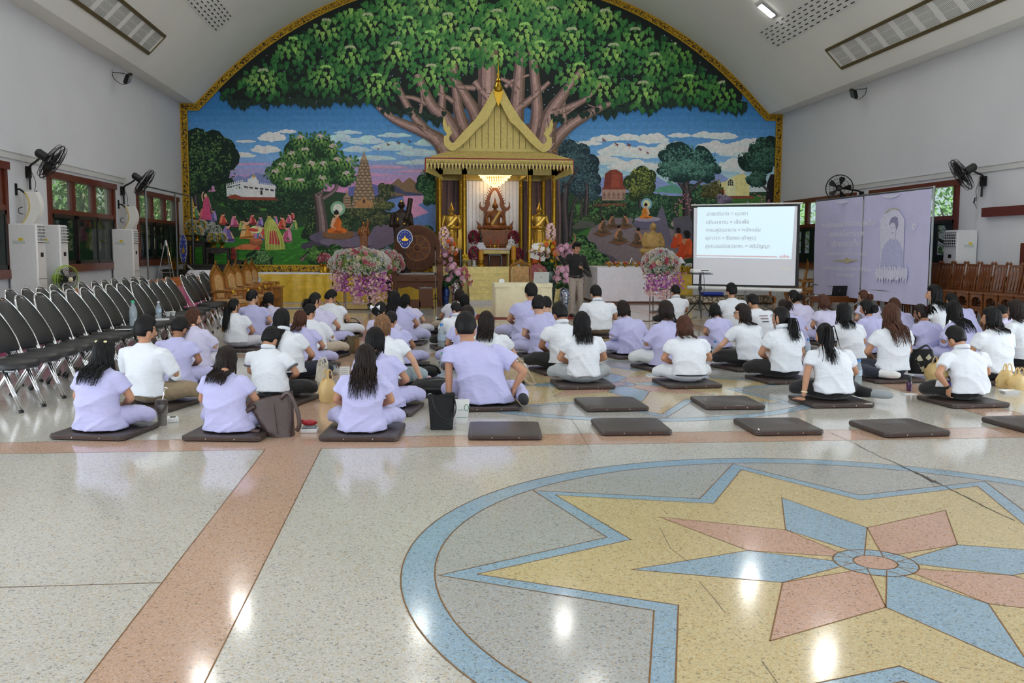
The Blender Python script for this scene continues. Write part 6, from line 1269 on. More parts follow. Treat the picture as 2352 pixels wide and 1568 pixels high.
def wall_fan(label, px, py, X, wpx, wpy, XW, s, ax, r=.34):
 c = onx(px, py, X); wl = onx(wpx, wpy, XW); wl.y = min(wl.y, c.y+.5); root = V((XW, wl.y, wl.z)); t = thing('wall_fan', label, 'fan', tuple(root)); c = c-root; ax = V(ax).normalized()
 fan_head(t, c, ax, r, MESHB, BLKP); e = c-ax*.2
 b = B(); b.tube(spline([(s*.06, 0, -.35), (s*.06, 0, -.02), (s*.12, (e.y)*.2, .1), (e.x*.6, e.y*.6, .13+(e.z-.13)*.3), tuple(e)], 4), .024, 8); b.build('arm', BLACK, t); B().bb((0, -.08, -.12), (s*.07, .08, .1)).build('wall_bracket', BLACK, t)
 b = B(); b.tube(spline([(s*.08, .05, .0), (s*.12, .12, -.2), (s*.1, .1, -.4), (s*.12, .16, -.45), (s*.08, .12, -.6)], 4), .006, 5); b.build('cord', BLKP, t); b = B()
 for k in range(4): b.tube([(s*.12, .12+.01*k, -.36), (s*.12, .17+.01*k, -.48)], .008, 4)
 b.build('cord_bundle', BLKP, t); return t
wall_fan('black wall fan above the nearest left air conditioners', 120, 372, -7.0, 66, 395, XL, 1, (.8, .12, -.58), .37)
wall_fan('black wall fan above the far left air conditioner', 332, 419, -6.95, 292, 440, XL, 1, (.8, .12, -.58), .37)
wall_fan('black wall fan above the banner on the right wall near the mural', 1928, 432, 11.4, 1966, 450, XR, -1, (-.35, -.9, -.1), .36)
wall_fan('black wall fan tilted down beside the right window top', 2208, 401, 11.5, 2262, 415, XR, -1, (-.78, .28, -.56), .37)
GRN = mat('lime_plastic', (170, 206, 90), .4, 0, .05); c = onx(152, 641, -6.95); t = thing('pedestal_fan', 'lime green pedestal fan in front of the air conditioners', 'fan', (c.x-.12, c.y+.06, 0)); cc = V((.12, -.06, c.z)); fan_head(t, cc, (.85, -.45, -.05), .27, GRN, mat('smoke_plastic', (70, 74, 72), .25), 3, 40, GRN); B().tube([(0, 0, .05), (0, 0, c.z-.02), (.03, -.02, c.z)], .022, 8).build('pole', GRN, t); B().lathe([(.2, 0), (.2, .02), (.06, .05), (.03, .08)], n=20).build('base', GRN, t); b = B(); b.T = M.Translation(cc+V((.1, -.053, -.006))); b.ell((0, 0, 0), (.05, .05, .05), 10, 8); b.build('cap', mat('cream_cap', (240, 240, 200), .4), t)
SPW = mat('speaker_white', (222, 220, 214), .5, 0, .04); SPY = mat('aged_edge', (214, 192, 120), .6)
for lab, px, y0, y1 in (('curved white column loudspeaker above the nearest left air conditioner', 84, 441, 512), ('curved white column loudspeaker above the far left air conditioner', 307, 474, 527)):
 p = onx(px, y0, -7.3); z0 = onx(px, y1, -7.3).z-.05; z1 = p.z; t = thing('column_speaker', lab, 'loudspeaker', (XL, p.y, z0)); h = z1-z0
 def CS(v, a, c): k = .12*math.sin(PI*v); return (.2+a+k-.1*(1-v), c-.02, h*v)
 b = B(); b.rings([[CS(v, 0, -.11), CS(v, .2, -.09), CS(v, .24, 0), CS(v, .2, .09), CS(v, 0, .11)] for v in [k/10 for k in range(11)]]); b.build('cabinet', SPW, t, smooth=.5); b = B(); b.rings([[CS(v, .0, -.115), CS(v, .03, -.118), CS(v, .03, -.10), CS(v, .0, -.10)] for v in [k/10 for k in range(11)]]); b.build('edge_strip', SPY, t)
 b = B(); b.tube([(0, 0, h+.05), (.08, 0, h+.05), (.2, 0, h-.05)], .02, 6); b.bb((0, -.04, h-.06), (.02, .04, h+.16)); b.build('bracket', BLACK, t); b = B(); b.tube(spline([(.15, -.08, h*.55), (.08, -.1, h*.5), (.08, -.1, h*.38), (.15, -.08, h*.34)], 3), .008, 5); b.build('carry_handle', BLACK, t)
for lab, px, py, X, s in (('small black floodlight under the ledge on the left wall', 294, 180, -7.3, 1), ('small black floodlight under the ledge on the right wall', 1961, 215, 11.95, -1)):
 p = onx(px, py, X); xw = XL if s > 0 else XR; t = thing('floodlight', lab, 'floodlight', (xw, p.y, p.z)); q = V((p.x-xw, 0, 0)); b = B(); b.T = M.Translation(q) @ M.Rotation(s*.5, 4, 'Y') @ M.Rotation(.4, 4, 'X'); b.box((0, 0, 0), (.1, .24, .26), 0, .02); b.build('housing', BLACK, t); b = B(); b.T = M.Translation(q) @ M.Rotation(s*.5, 4, 'Y') @ M.Rotation(.4, 4, 'X'); b.box((s*.052, 0, 0), (.006, .2, .22)); b.build('lens', mat('grey_glass', (90, 92, 92), .1), t)
 b = B(); b.tube([(0, 0, .14), tuple(q*.8+V((0, 0, .12)))], .01, 5); b.tube(spline([(0, 0, .2), (s*.03, 0, 0), tuple(q*.6+V((0, 0, -.15))), tuple(q+V((0, 0, -.12)))], 3), .008, 5); b.build('bracket', BLACK, t)
X = -6.95; y0 = onx(336, 500, X).y; y1 = onx(404, 500, X).y; y2 = onx(440, 450, X).y; z = onx(336, 428, X).z; t = thing('steel_frame', 'empty grey steel tube frame standing along the far left windows', 'frame', (X, y0, 0))
for y in (y0, y1, y2): B().tube([(0, y-y0, 0), (0, y-y0, z)], .025, 4).build('post', STEEL, t); B().tube([(-.3, y-y0, .015), (.3, y-y0, .015)], .02, 4).build('foot', STEEL, t)
B().tube([(0, 0, z), (0, y2-y0, z)], .022, 4).build('top_rail', STEEL, t)
Y = 27.7; p = at(381, 553, Y); t = thing('easel', 'chrome tripod easel beyond the left chair rows', 'easel', (p.x, Y, 0));
for dx, dy in ((-.33, -.1), (.3, -.1), (.05, .4)): B().tube([(dx*.06, dy*.1, p.z), (dx*1.15, dy, 0)], .014, 6).build('leg', CHROME, t)
B().tube([(-.22, -.07, p.z*.5), (.2, -.07, p.z*.5)], .012, 6).build('crossbar', CHROME, t); B().tube([(0, 0, p.z+.02), (0, 0, p.z-.14)], .022, 8).build('head', CHROME, t)
# ================================================================ ALTAR CORNER (black inlaid tables)
INL = ornament('pearl_inlay', (170, 158, 124), (16, 12, 11), 30, .3); LACQ = mat('black_lacquer', (20, 17, 17), .25, 0, .1, coat=.4)
def inlay_table(label, x0, x1, ytop, ybot, Y, zb, d=.5, tiers=0):
 a, c = at(x0, ytop, Y), at(x1, ytop, Y); w, h = c.x-a.x, a.z-zb; t = thing('inlaid_table', label, 'table', ((a.x+c.x)/2, Y+d/2, zb)); B().box((0, 0, h-.03), (w, d, .06), 0, .01).build('tabletop', LACQ, t); b = B(); b.bb((-w/2+.01, -d/2-.004, h-.045), (w/2-.01, -d/2, h-.012)); b.build('edge_inlay', INL, t)
 b = B(); ha = min(.16, h*.3); b.prism([(-w/2+.03, h-.06), (-w/2+.03, h-.06-ha), (-w/2+.12, h-.06-ha*.6), (-w*.2, h-.06-ha*.7), (0, h-.06-ha), (w*.2, h-.06-ha*.7), (w/2-.12, h-.06-ha*.6), (w/2-.03, h-.06-ha), (w/2-.03, h-.06)], 1, lambda x, z, q: (x, -d/2+.02+.02*q, z)); b.build('apron', INL, t)
 for x in (-w/2+.06, w/2-.06):
  for y in (-d/2+.06, d/2-.06): B().tube(spline([(x, y, h-.06), (x*1.03, y, h*.6), (x*.97, y, h*.2), (x*1.04, y, 0)], 3), [.055]*4+[.045]*3+[.04, .05, .05], 6).build('leg', INL, t)
 return t, w, h
inlay_table('long low black inlaid altar table by the left end of the mural', 436, 545, 607, 660, 28.7, 0, .9)
T1, w1, h1 = inlay_table('tall black inlaid altar table in the left corner carrying flower bowls', 425, 472, 552, 607, 29.9, 0, .8)
T2, w2, h2 = inlay_table('middle black inlaid altar table with two flower bowls', 471, 528, 568, 610, 29.6, 0, .8)
inlay_table('small black inlaid stand with red sign on the altar', 527, 556, 597, 606, 29.7, 0, .6)
t = thing('altar_shelf', 'black inlaid upper shelf on the tall corner altar table', 'shelf', (at(448, 552, 30.3).x, 30.35, h1)); z = at(448, 540, 30.3).z-h1; B().box((0, 0, z-.03), (.85, .45, .05), 0, .01).build('shelf_top', INL, t)
for x in (-.38, .38): B().box((x, 0, z/2-.02), (.05, .35, z-.05)).build('support', INL, t)
b = B(); a = at(542, 600, 30.3); t = thing('red_sign_stand', 'small black rack holding a red leaf-shaped panel on the altar', 'stand', (a.x, 29.95, at(540, 597, 29.7).z));
for x in (-.13, .13): B().tube([(x, 0, 0), (x, 0, .32)], .012, 6).build('post', LACQ, t)
B().box((0, 0, .16), (.28, .02, .02)).build('crossbar', LACQ, t); b = B(); b.prism([(-.08, .02), (-.08, .25), (0, .42), (.08, .25), (.08, .02)], 1, lambda x, q, u: (x, .02*u, q)); b.build('red_panel', RED, t)
def phum(label, px, pyt, pyb, Y, zb, wpx, ring=3):
 """pedestal bowl with conical flower arrangement"""
 p = at(px, pyb, Y); m_ = Y/FPX; t = thing('flower_bowl', label, 'flowers', (p.x, Y, zb), group='altar flower bowls'); h = (pyb-pyt)*m_; r = wpx/2*m_
 b = B(); b.lathe([(r*.5, 0), (r*.45, h*.05), (r*.2, h*.12), (r*.25, h*.18), (r*.6, h*.3), (r*.68, h*.36), (r*.6, h*.37)], n=16); b.build('bowl', GOLD, t, smooth=.6); b = B(); b.ell((0, 0, h*.62), (r*.82, r*.82, h*.36), 12, 8); b.build('leaf_mound', FM['green'], t)
 for k, (q, d) in enumerate(dome(56, r, r, h*.4, -.5)): put(*(('puff', 'white') if k % 3 else ('rose', 'yellow')) if k % 7 else ('leaf', 'olive'), 'bloom', q+V((0, 0, h*.62)), d, r*.24, t)
 return t
zt1 = h1; phum('flower bowl on the tall altar table, in front', 453, 520, 552, 29.6+.45, zt1, 27);
phum('upper flower bowl at the left on the altar shelf', 441, 508, 541, 30.3, h1+at(448, 540, 30.3).z-h1, 24); phum('upper flower bowl at the right on the altar shelf', 463, 508, 541, 30.3, h1+at(448, 540, 30.3).z-h1, 24)
phum('flower bowl at the left on the middle altar table', 491, 536, 568, 29.95, h2, 24); phum('flower bowl at the right on the middle altar table', 510, 536, 568, 29.95, h2, 23)
t = thing('white_flowers', 'white daisy spray behind the altar flower bowls', 'flowers', (at(478, 540, 30.9).x, 30.75, 0)); b = B(); b.lathe([(.12, 0), (.1, .6), (.14, 1.6), (.16, 1.75)], n=12); b.build('vase', LACQ, t, smooth=.6)
for k, (q, d) in enumerate(dome(40, .4, .25, .3, -.3)): put('puff' if k % 4 else 'leaf', 'white' if k % 4 else 'green', 'bloom', q+V((0, 0, at(478, 535, 30.75).z)), d, .09, t)
b = B(); p = at(443, 508, 30.6); t = thing('gold_tree_ornament', 'slender tiered gold ornament rising behind the altar flowers', 'ornament', (p.x, 30.65, at(448, 540, 30.3).z)); b.lathe([(.1, 0), (.12, .3), (.06, .5), (.09, .55), (.04, .68), (.07, .72), (.025, .85), (.05, .88), (.005, 1.15)], n=10); b.build('spire', GOLD, t, smooth=.5)
talipot('blue oval ceremonial fan on gold lyre stand in the left corner', 421, 571, 28.9, .1, .42, 0, True)
p = at(402, 604, 28.4); t = thing('offering_tray', 'gold pedestal tray on a stone-topped stand below the far left window', 'tray', (p.x, 28.4, at(402, 618, 28.4).z)); z = p.z-t.location.z; B().lathe([(.12, 0), (.1, .03), (.06, .1), (.08, z-.05), (.26, z-.02), (.3, z+.02), (.27, z+.02), (.001, z)], n=20).build('bowl', GOLD, t, smooth=.6)
z = at(402, 618, 28.4).z; u = thing('plinth', 'grey patterned plinth under the gold offering tray', 'plinth', (p.x, 28.4, 0)); B().box((0, 0, z/2), (.6, .5, z), 0, .02).build('body', INL, u); B().box((0, 0, z-.03), (.66, .56, .04), 0, .01).build('cap', LACQ, u)
p = at(462, 640, 27.6); t = thing('white_sofa', 'pale cushioned sofa partly hidden behind the black chairs', 'sofa', (p.x, 27.75, 0)); z = at(462, 622, 27.6).z; B().box((0, .1, z-.18), (.9, .2, .4), 0, .07).build('back_cushion', CLOTHW, t, smooth=1); B().box((0, -.1, .3), (.9, .4, .3), 0, .05).build('seat_cushion', CLOTHW, t); B().box((0, 0, .08), (.9, .6, .15)).build('base', LACQ, t)
p = at(441, 640, 27.2); t = thing('gooseneck_microphone', 'pair of thin white gooseneck microphones near the corner altar', 'microphone', (p.x, 27.2, 0)); zt = at(436, 608, 27.2).z
for k in (0, 1): B().tube(spline([(.05, .03*k, .02), (.05, .03*k, zt-.25), (.0, .03*k, zt-.1-.05*k), (-.12, .03*k, zt-.05*k)], 4), .008, 5).build('neck', WHITEP, t)
B().lathe([(.12, 0), (.12, .02), (.03, .04)], (.05, .015, 0), 12).build('base', BLACK, t)
zt = .86; t = thing('flower_pot', 'pink flower basket on the yellow skirted table', 'flowers', (at(746, 610, 28.3).x, 28.3, zt)); B().lathe([(.12, 0), (.14, .1), (.1, .2), (.16, .26)], n=14).build('pot', GOLD, t, smooth=.6)
for k, (q, d) in enumerate(dome(34, .2, .16, .2, -.1)): put('rose', ['pink', 'rose', 'blush'][k % 3], 'bloom', q+V((0, 0, .36)), d, .055, t)
for k, px in enumerate((738, 752, 764, 776, 870, 880)):
 t = thing('gold_pot', ('small gold pedestal pot, %s along the yellow table' % ORD[k]), 'pot', (at(px, 620, 28.15+.12*(k % 2)).x, 28.15+.12*(k % 2), zt), group='gold pots on the yellow table'); B().lathe([(.07, 0), (.05, .04), (.03, .08), (.06, .12), (.085, .2), (.07, .21)], n=14).build('bowl', GOLD, t, smooth=.6); B().ell((0, 0, .23), (.06, .06, .06), 8, 6).build('lid', GOLDD, t, smooth=2)
Y = 26.3; t, w, h = inlay_table('black inlaid table with yellow cloth behind the left flower stand', 842, 898, 639, 703, Y, 0, .6); b = B(); b.rings([[(-.2+.4*u, -.32, h+.005), (-.2+.4*u, .0, h+.01+.02*(k % 2))] for k, u in enumerate([q/6 for q in range(7)])], cap=False); b.prism([(-.05, 0), (.3, 0), (.3, .1), (.1, .07)], 1, lambda x, z, q: (x+.02, -.2+.25*q, h+z)); b.build('yellow_cloth', YEL, t)
# ================================================================ SHRINE OFFERINGS
SHL = pt
Yf = 29.35; a, c = at(1082, 570, Yf), at(1172, 570, Yf); OT = thing('offering_table', 'white and gold offering table in front of the teak statue', 'table', ((a.x+c.x)/2, Yf, SHL)); w = c.x-a.x; h = a.z-SHL; B().box((0, .2, h-.02), (w, .5, .04), 0, .008).build('tabletop', CLOTHW, OT); b = B(); b.bb((-w/2, -.06, h-.05), (w/2, -.045, h-.035)); b.build('red_trim', RED, OT); b = B(); b.bb((-w/2+.02, -.05, h-.17), (w/2-.02, -.03, h-.05)); b.build('fretwork', GOLDP, OT)
b = B()
for k in range(14): b.box((-w/2+.08+k*(w-.16)/13, -.052, h-.11), (.045, .006, .035))
b.build('fret_hole', CLOTHW, OT, kind='stuff'); B().bb((-.25, -.056, h-.16), (.3, -.05, h-.06)).build('gold_panel', GOLDP, OT)
for x in (-w/2+.05, w/2-.05):
 for y in (.0, .4): B().tube([(x, y, h-.04), (x, y, 0)], .03, 6).build('leg', GOLDP, OT)
t = thing('kneeling_stool', 'small black lacquer stool on the shrine floor', 'stool', (at(1137, 600, 29.0).x, 29.0, SHL)); h = at(1137, 583, 29).z-SHL; B().box((0, 0, h-.03), (.42, .24, .06), 0, .02).build('seat', LACQ, t)
for x in (-.17, .17):
 for y in (-.08, .08): B().tube(spline([(x, y, h-.04), (x*1.1, y, h*.5), (x*1.02, y, 0)], 3), .022, 6).build('leg', LACQ, t)
def ruby(label, px, py, Y, zb, r):
 p = at(px, py, Y); t = thing('flower_urn', label, 'flowers', (p.x, Y, zb), group='ruby flower domes'); z = p.z-zb; B().lathe([(.09, 0), (.05, .05), (.06, max(.1, z-r*1.1)), (.12, max(.14, z-r*.7))], n=12).build('urn', WHITEP, t, smooth=.6); B().ell((0, 0, z), (r*.86, r*.86, r*1.15), 12, 8).build('core', FM['green'], t)
 for k, (q, d) in enumerate(dome(58, r, r, r*1.35, -.75)): put('rose', 'ruby' if k % 4 else 'rose', 'bloom', q+V((0, 0, z)), d, r*.24, t)
zt = at(1137, 570, Yf).z
ruby('ruby pink flower dome left of the teak statue on the offering table', 1088, 546, 29.7, zt-.02, .16); ruby('ruby pink flower dome right of the teak statue on the offering table', 1180, 546, 29.95, SHL, .16); ruby('ruby pink flower dome on the shrine floor left of the black stool', 1089, 583, 29.0, SHL, .16); ruby('ruby pink flower dome on the shrine floor right of the tall candle', 1190, 585, 29.1, SHL, .15)
WAX = mat('amber_wax', (206, 146, 30), .4, 0, .1, sub=0)
for lab, px, y0, y1, Y in (('tall amber ceremonial candle right of the black stool', 1180, 564, 607, 28.85), ('shorter amber ceremonial candle left of the black stool', 1105, 575, 607, 28.85)):
 p = at(px, y0, Y); t = thing('ceremonial_candle', lab, 'candle', (p.x, Y, SHL)); z = p.z-SHL; B().lathe([(.1, 0), (.11, .06), (.07, .1), (.085, .2), (.06, .24)], n=16).build('holder', GOLD, t, smooth=.6); b = B(); b.lathe([(.08, .2), (.074, z)], n=16); b.build('wax_body', WAX, t, smooth=.6)
for k, (px, m_) in enumerate(((1127, 'red_wax'), (1144, 'red_wax'))):
 t = thing('candlestick', 'red candle in a gold stick on the offering table, %s of the two' % ('left' if k == 0 else 'right'), 'candle', (at(px, 568, 29.4).x, 29.4, zt)); B().lathe([(.035, 0), (.015, .03), (.012, .1), (.03, .12)], n=10).build('stick', GOLD, t, smooth=.6); B().lathe([(.02, .12), (.018, .28)], n=8).build('wax', mat('red_wax', (196, 40, 36), .4), t)
t = thing('incense_bowl', 'small gold incense bowl on the offering table', 'bowl', (at(1136, 568, 29.35).x, 29.35, zt)); B().lathe([(.03, 0), (.03, .02), (.06, .06), (.055, .1), (.04, .1)], n=14).build('bowl', GOLD, t, smooth=.6); b = B(); b.tube([(0, 0, .06), (0, 0, .28)], .012, 6); b.build('incense', GOLDD, t)
t = thing('white_figurine', 'small white seated figurine right on the offering table', 'statue', (at(1174, 560, 29.5).x, 29.5, zt)); b = B(); seated(b, .3); head(b, 0, -.01, .235, .3, True, False); v, f = rem(b, .008, 2); v[:, 2] += .1; from_vf('figure', v, f, WHITEP, t); B().box((0, 0, .05), (.3, .2, .1), 0, .02).build('base', WHITEP, t)
t = thing('tiered_stand', 'tiered gold and white relic stand left on the offering table', 'stand', (at(1104, 560, 29.4).x, 29.4, zt)); b = B()
for k in range(3): b.box((0, 0, .03+.06*k), (.3-.06*k, .2-.03*k, .05), 0, .01)
b.build('tier', CLOTHW, t); b = B(); b.lathe([(.05, .18), (.02, .25), (.06, .32), (.03, .4), (.005, .55)], n=10); b.build('finial', LACQ, t, smooth=.6)
t = thing('fruit_bowl', 'glass bowl of yellow fruit beside the left shrine column', 'bowl', (at(1066, 597, 28.8).x, 28.78, SHL)); B().lathe([(.08, 0), (.04, .04), (.05, .1), (.16, .18), (.17, .22)], n=16).build('bowl', GOLDP, t, smooth=.6)
for k in range(12): a = k*2.4; r = .11*math.sqrt((k % 6)/6+.1); B().ell((r*math.cos(a), r*math.sin(a), .23+.09*(k//6)), .05, 8, 6).build('fruit', FM['yellow'] if k % 3 else mat('green_fruit', (110, 170, 80), .4), t, smooth=2)
# ================================================================ GREAT VASES WITH FLOWERS FLANKING THE STEPS
PORC = ornament('blue_porcelain', (226, 230, 234), (40, 66, 130), 12); PORCB = ornament('deep_blue_porcelain', (70, 96, 170), (24, 40, 96), 9); PORD = ornament('green_porcelain', (96, 112, 112), (26, 40, 46), 9); PORW = ornament('flower_porcelain', (236, 232, 230), (120, 70, 90), 10)
def vase(label, px, pyb, pyt, Y, wpx, m, blooms, leaves, seed=1, tall=None):
 p = at(px, pyb, Y); p.z = max(0, p.z); zb = 0; t = thing('flower_vase', label, 'vase', (p.x, Y, zb)); h = at(px, pyt, Y).z; r = wpx/2*Y/FPX
 B().lathe([(r*.6, 0), (r*.62, .03), (r*.75, h*.25), (r, h*.62), (r*.92, h*.78), (r*.5, h*.9), (r*.62, h), (r*.55, h)], n=22).build('porcelain_body', m, t, smooth=.8)
 for (bx, by, n, rad, kinds) in blooms:
  q0 = at(bx, by, Y-.1)-V((p.x, Y, 0));
  for k, (q, d) in enumerate(dome(n, rad*(.7 if n == 40 else 1), rad*.6, rad*(1.5 if n == 40 else 1), -.8)): kd = kinds[k % len(kinds)]; put(kd[0], kd[1], 'bloom', q0+q*.9, d+V((0, -.8, 0)), kd[2]*FR.uniform(.85, 1.15), t)
  b = B(); b.tube([(0, 0, h*.9), (q0.x*.4, -.05, h+(q0.z-h)*.6), tuple(q0)], .012, 5); b.build('stem', FM['green'], t)
 for k in range(leaves): a = FR.uniform(0, 6.28); z = h+FR.uniform(-.05, .25); put('leaf', 'green', 'leaf', (.1*math.cos(a), -.05+.1*math.sin(a), z), (math.cos(a), math.sin(a)-.4, FR.uniform(-.2, .5)), FR.uniform(.14, .22), t)
 return t
MU, PK_, BL_, OR_, YE_, RO_ = ('mum', 'mum', .085), ('rose', 'pink', .05), ('bell', 'pale', .05), ('mum', 'orange', .07), ('mum', 'yellow', .06), ('rose', 'ruby', .05)
vase('tall blue porcelain vase left of the shrine steps with pink blooms', 1023, 700, 655, 26.6, 22, PORCB, ((1038, 617, 7, .16, (MU,)), (1050, 632, 7, .2, (MU,)), (1063, 625, 10, .14, (PK_,)), (1072, 645, 14, .18, (PK_, BL_)), (1030, 640, 4, .12, (MU,))), 12)
vase('porcelain vase beside the left step with tall pink and orange flower spray', 1045, 690, 640, 27.6, 22, PORW, ((1020, 545, 40, .22, (BL_, BL_)), (1030, 565, 14, .22, (MU, ('puff', 'white', .08), OR_)), (1022, 592, 8, .2, (MU,)), (1040, 575, 12, .16, (YE_, OR_, BL_))), 10)
vase('dark green porcelain vase behind the laptop with mixed lily bouquet', 1262, 690, 610, 27.4, 34, PORD, ((1240, 580, 34, .28, (BL_, ('bell', 'white', .09), ('puff', 'white', .07))), (1262, 562, 14, .18, (YE_, OR_)), (1232, 595, 10, .14, (RO_, OR_)), (1265, 535, 40, .2, (BL_,)), (1290, 580, 8, .22, (MU,)), (1272, 590, 8, .2, (OR_, YE_))), 10)
vase('white porcelain vase beside the speaker with pink chrysanthemums', 1297, 700, 655, 25.0, 24, PORC, ((1290, 622, 6, .14, (MU,)), (1305, 618, 5, .12, (MU,)), (1298, 638, 8, .16, (MU,)), (1306, 645, 6, .12, (MU,)), (1280, 640, 4, .1, (MU,))), 12)
vase('floral porcelain vase behind the speaker with large pink blooms', 1330, 690, 600, 28.0, 26, PORW, ((1296, 575, 9, .2, (MU,)), (1310, 588, 8, .18, (MU,)), (1318, 570, 5, .12, (MU,))), 6)
t = thing('gold_bowl', 'gilded footed bowl under the lily bouquet on the shrine edge', 'bowl', (at(1245, 605, 28.85).x, 28.85, SHL)); B().lathe([(.12, 0), (.08, .05), (.16, .15), (.2, .2), (.18, .2)], n=18).build('bowl', GOLD, t, smooth=.6)
b = B(); t = thing('pink_flower_pot', 'low pot of small pink flowers behind the laptop', 'flowers', (at(1232, 650, 27.05).x, 26.95, 0)); B().lathe([(.15, 0), (.2, .5), (.22, .6)], n=14).build('pot', PORW, t, smooth=.6)
for k, (q, d) in enumerate(dome(60, .3, .24, .34, -.2)): put('rose' if k % 3 else 'puff', 'pink' if k % 3 else 'blush', 'bloom', q+V((0, 0, .78)), d, .055, t)
TUSK = mat('horn', (146, 116, 74), .4, 0, .15, 10)
for lab, px, s, Y in (('curved tusk ornament behind the speaker', 1318, 1, 28.4), ('curved tusk ornament left of the shrine', 1035, -1, 28.2)):
 t = thing('tusk', lab, 'ornament', (at(px, 600, Y).x-.3*s, Y, .0)); z = at(px, 540, Y).z; B().tube(spline([(0, 0, z-.45), (.22*s, 0, z-.32), (.34*s, 0, z-.1), (.28*s, 0, z+.06)], 4), [.05]*4+[.04]*4+[.03]*4+[.008], 8).build('tusk_body', TUSK, t, smooth=2); B().lathe([(.14, 0), (.1, .06), (.05, .2), (.05, z-.42)], n=10).build('stand', LACQ, t)
zt = 1.06
for k, px in enumerate((1400, 1418, 1436, 1462, 1590, 1582)):
 Y = 27.9 if px < 1500 else 28.4; zz = zt if px < 1500 else .84; t = thing('posy', ('small low posy of mixed flowers, %s along the white table' % ORD[k]) if px < 1500 else 'white flower posy in a gold cup on the golden yellow table, %s' % ('nearer the screen' if k == 4 else 'nearer the flower stand'), 'flowers', (at(px, 610, Y).x, Y, zz), group='posies on the tables'); B().lathe([(.05, 0), (.03, .03), (.06, .08 if px < 1500 else .2)], n=10).build('cup', GOLD, t)
 for j, (q, d) in enumerate(dome(14, .12, .08, .07, 0)): put('rose', ['pink', 'orange', 'white', 'yellow'][(j+k) % 4] if px < 1500 else 'white', 'bloom', q+V((0, 0, .08 if px < 1500 else .24)), d, .035, t)
t = thing('tabletop_easel', 'tiny chrome easel standing on the white table', 'easel', (at(1451, 612, 28.1).x, 28.1, zt)); z = at(1451, 592, 28.1).z-zt
for x, y in ((-.1, 0), (.1, 0), (0, .15)): B().tube([(x*.1, y*.3, z), (x, y, 0)], .01, 5).build('leg', CHROME, t)
B().tube([(-.06, 0, z*.4), (.06, 0, z*.4)], .008, 5).build('crossbar', CHROME, t)
t = thing('table_lamp', 'small white cone lampshade on gold stem by the screen edge', 'lamp', (at(1563, 612, 28.3).x, 28.3, .0)); z = at(1563, 603, 28.3).z; B().lathe([(.16, z-.02), (.02, z+.17)], n=16).build('lamp_shade', CLOTHW, t, smooth=.6); B().tube([(0, 0, .85), (0, 0, z)], .015, 6).build('stem', GOLD, t); B().lathe([(.1, .84), (.03, .88)], n=12).build('base', GOLD, t); b = B(); b.lathe([(.2, 0), (.2, .84)], n=10); b.build('column', YEL, t)
# ================================================================ PEOPLE
SKIN = {k: mat('skin_'+k, c, .55, 0, .05, 30, sub=.08) for k, c in dict(a=(206, 160, 132), b=(186, 136, 106), c=(160, 112, 84)).items()}
HAIRM = {}
for k, c, c2 in (('black', (20, 18, 19), (9, 8, 9)), ('dark', (44, 31, 27), (18, 13, 12)), ('brown', (96, 58, 40), (38, 23, 18)), ('blonde', (150, 110, 76), (66, 44, 30))):
 HAIRM[k] = mat('hair_'+k, c, .5, 0, .3, 90, .25, 260, (1, 1, .12), spec=.22, col2=c2)
CLO = {}
def fabric(k, c, rough=.85):
 m = mat('cloth_'+k, c, rough, 0, .025, 5, 0, sheen=.15); nt = m.node_tree; L = nt.links.new; p = nt.nodes['Principled BSDF']; tc = [n for n in nt.nodes if n.type == 'TEX_COORD'][0]
 n1 = nt.nodes.new('ShaderNodeTexNoise'); n1.inputs['Scale'].default_value = 9; n1.inputs['Detail'].default_value = 3; n1.inputs['Distortion'].default_value = .9
 mp = nt.nodes.new('ShaderNodeMapping'); mp.inputs['Scale'].default_value = (1, 1, 1.7); L(tc.outputs['Object'], mp.inputs[0]); L(mp.outputs[0], n1.inputs['Vector'])
 b = nt.nodes.new('ShaderNodeBump'); b.inputs['Strength'].default_value = .4; b.inputs['Distance'].default_value = .03; L(n1.outputs['Fac'], b.inputs['Height']); L(b.outputs[0], p.inputs['Normal']); CLO[k] = m
for k, c in dict(L=(184, 183, 224), P=(202, 198, 226), W=(222, 226, 234), N=(34, 36, 54), K=(26, 25, 27), G=(168, 174, 178), H=(142, 124, 98), S=(188, 174, 154), B=(150, 168, 176), Q=(14, 14, 15), T=(158, 146, 136), X=(206, 204, 216)).items(): fabric(k, c)
def hand_mesh(curl, spread=.25, grip=False):
 b = B(); b.rings([[(x*w, y, z*.016) for x, z in ((-1, 0), (-.7, 1), (.7, 1), (1, 0), (.7, -1), (-.7, -1))] for y, w in ((0, .024), (.02, .032), (.06, .040), (.092, .037))])
 for k, (l, w) in enumerate(((.066, .0078), (.076, .0084), (.07, .008), (.054, .0068))):
  x = .03-.02*k; a = spread*(.5-k/3)*.6; P = [V((x, .08, 0))]; d = V((math.sin(a), math.cos(a), 0)); th = 0
  for seg in (.45, .3, .25):
   th += curl; P.append(P[-1]+V((d.x*math.cos(th), d.y*math.cos(th), -math.sin(th)))*l*seg)
  b.tube(P, [w*1.1, w*1.05, w*.95, w*.8], 7, rnd=True)
 t = -1 if grip else 0
 b.tube([(.026, .018, -.004), (.05, .042, -.012), (.055 if not grip else .038, .07, -.022-(.02 if grip else 0)), (.05 if not grip else .012, .092, -.03-(.02 if grip else 0))], [.015, .0125, .0105, .008], 7, rnd=True)
 return rem(b, .0036, 2)
HANDS = {'lap': hand_mesh(.5), 'flat': hand_mesh(.1, .5), 'grip': hand_mesh(1.15, 0, True), 'open': hand_mesh(.22, .35)}
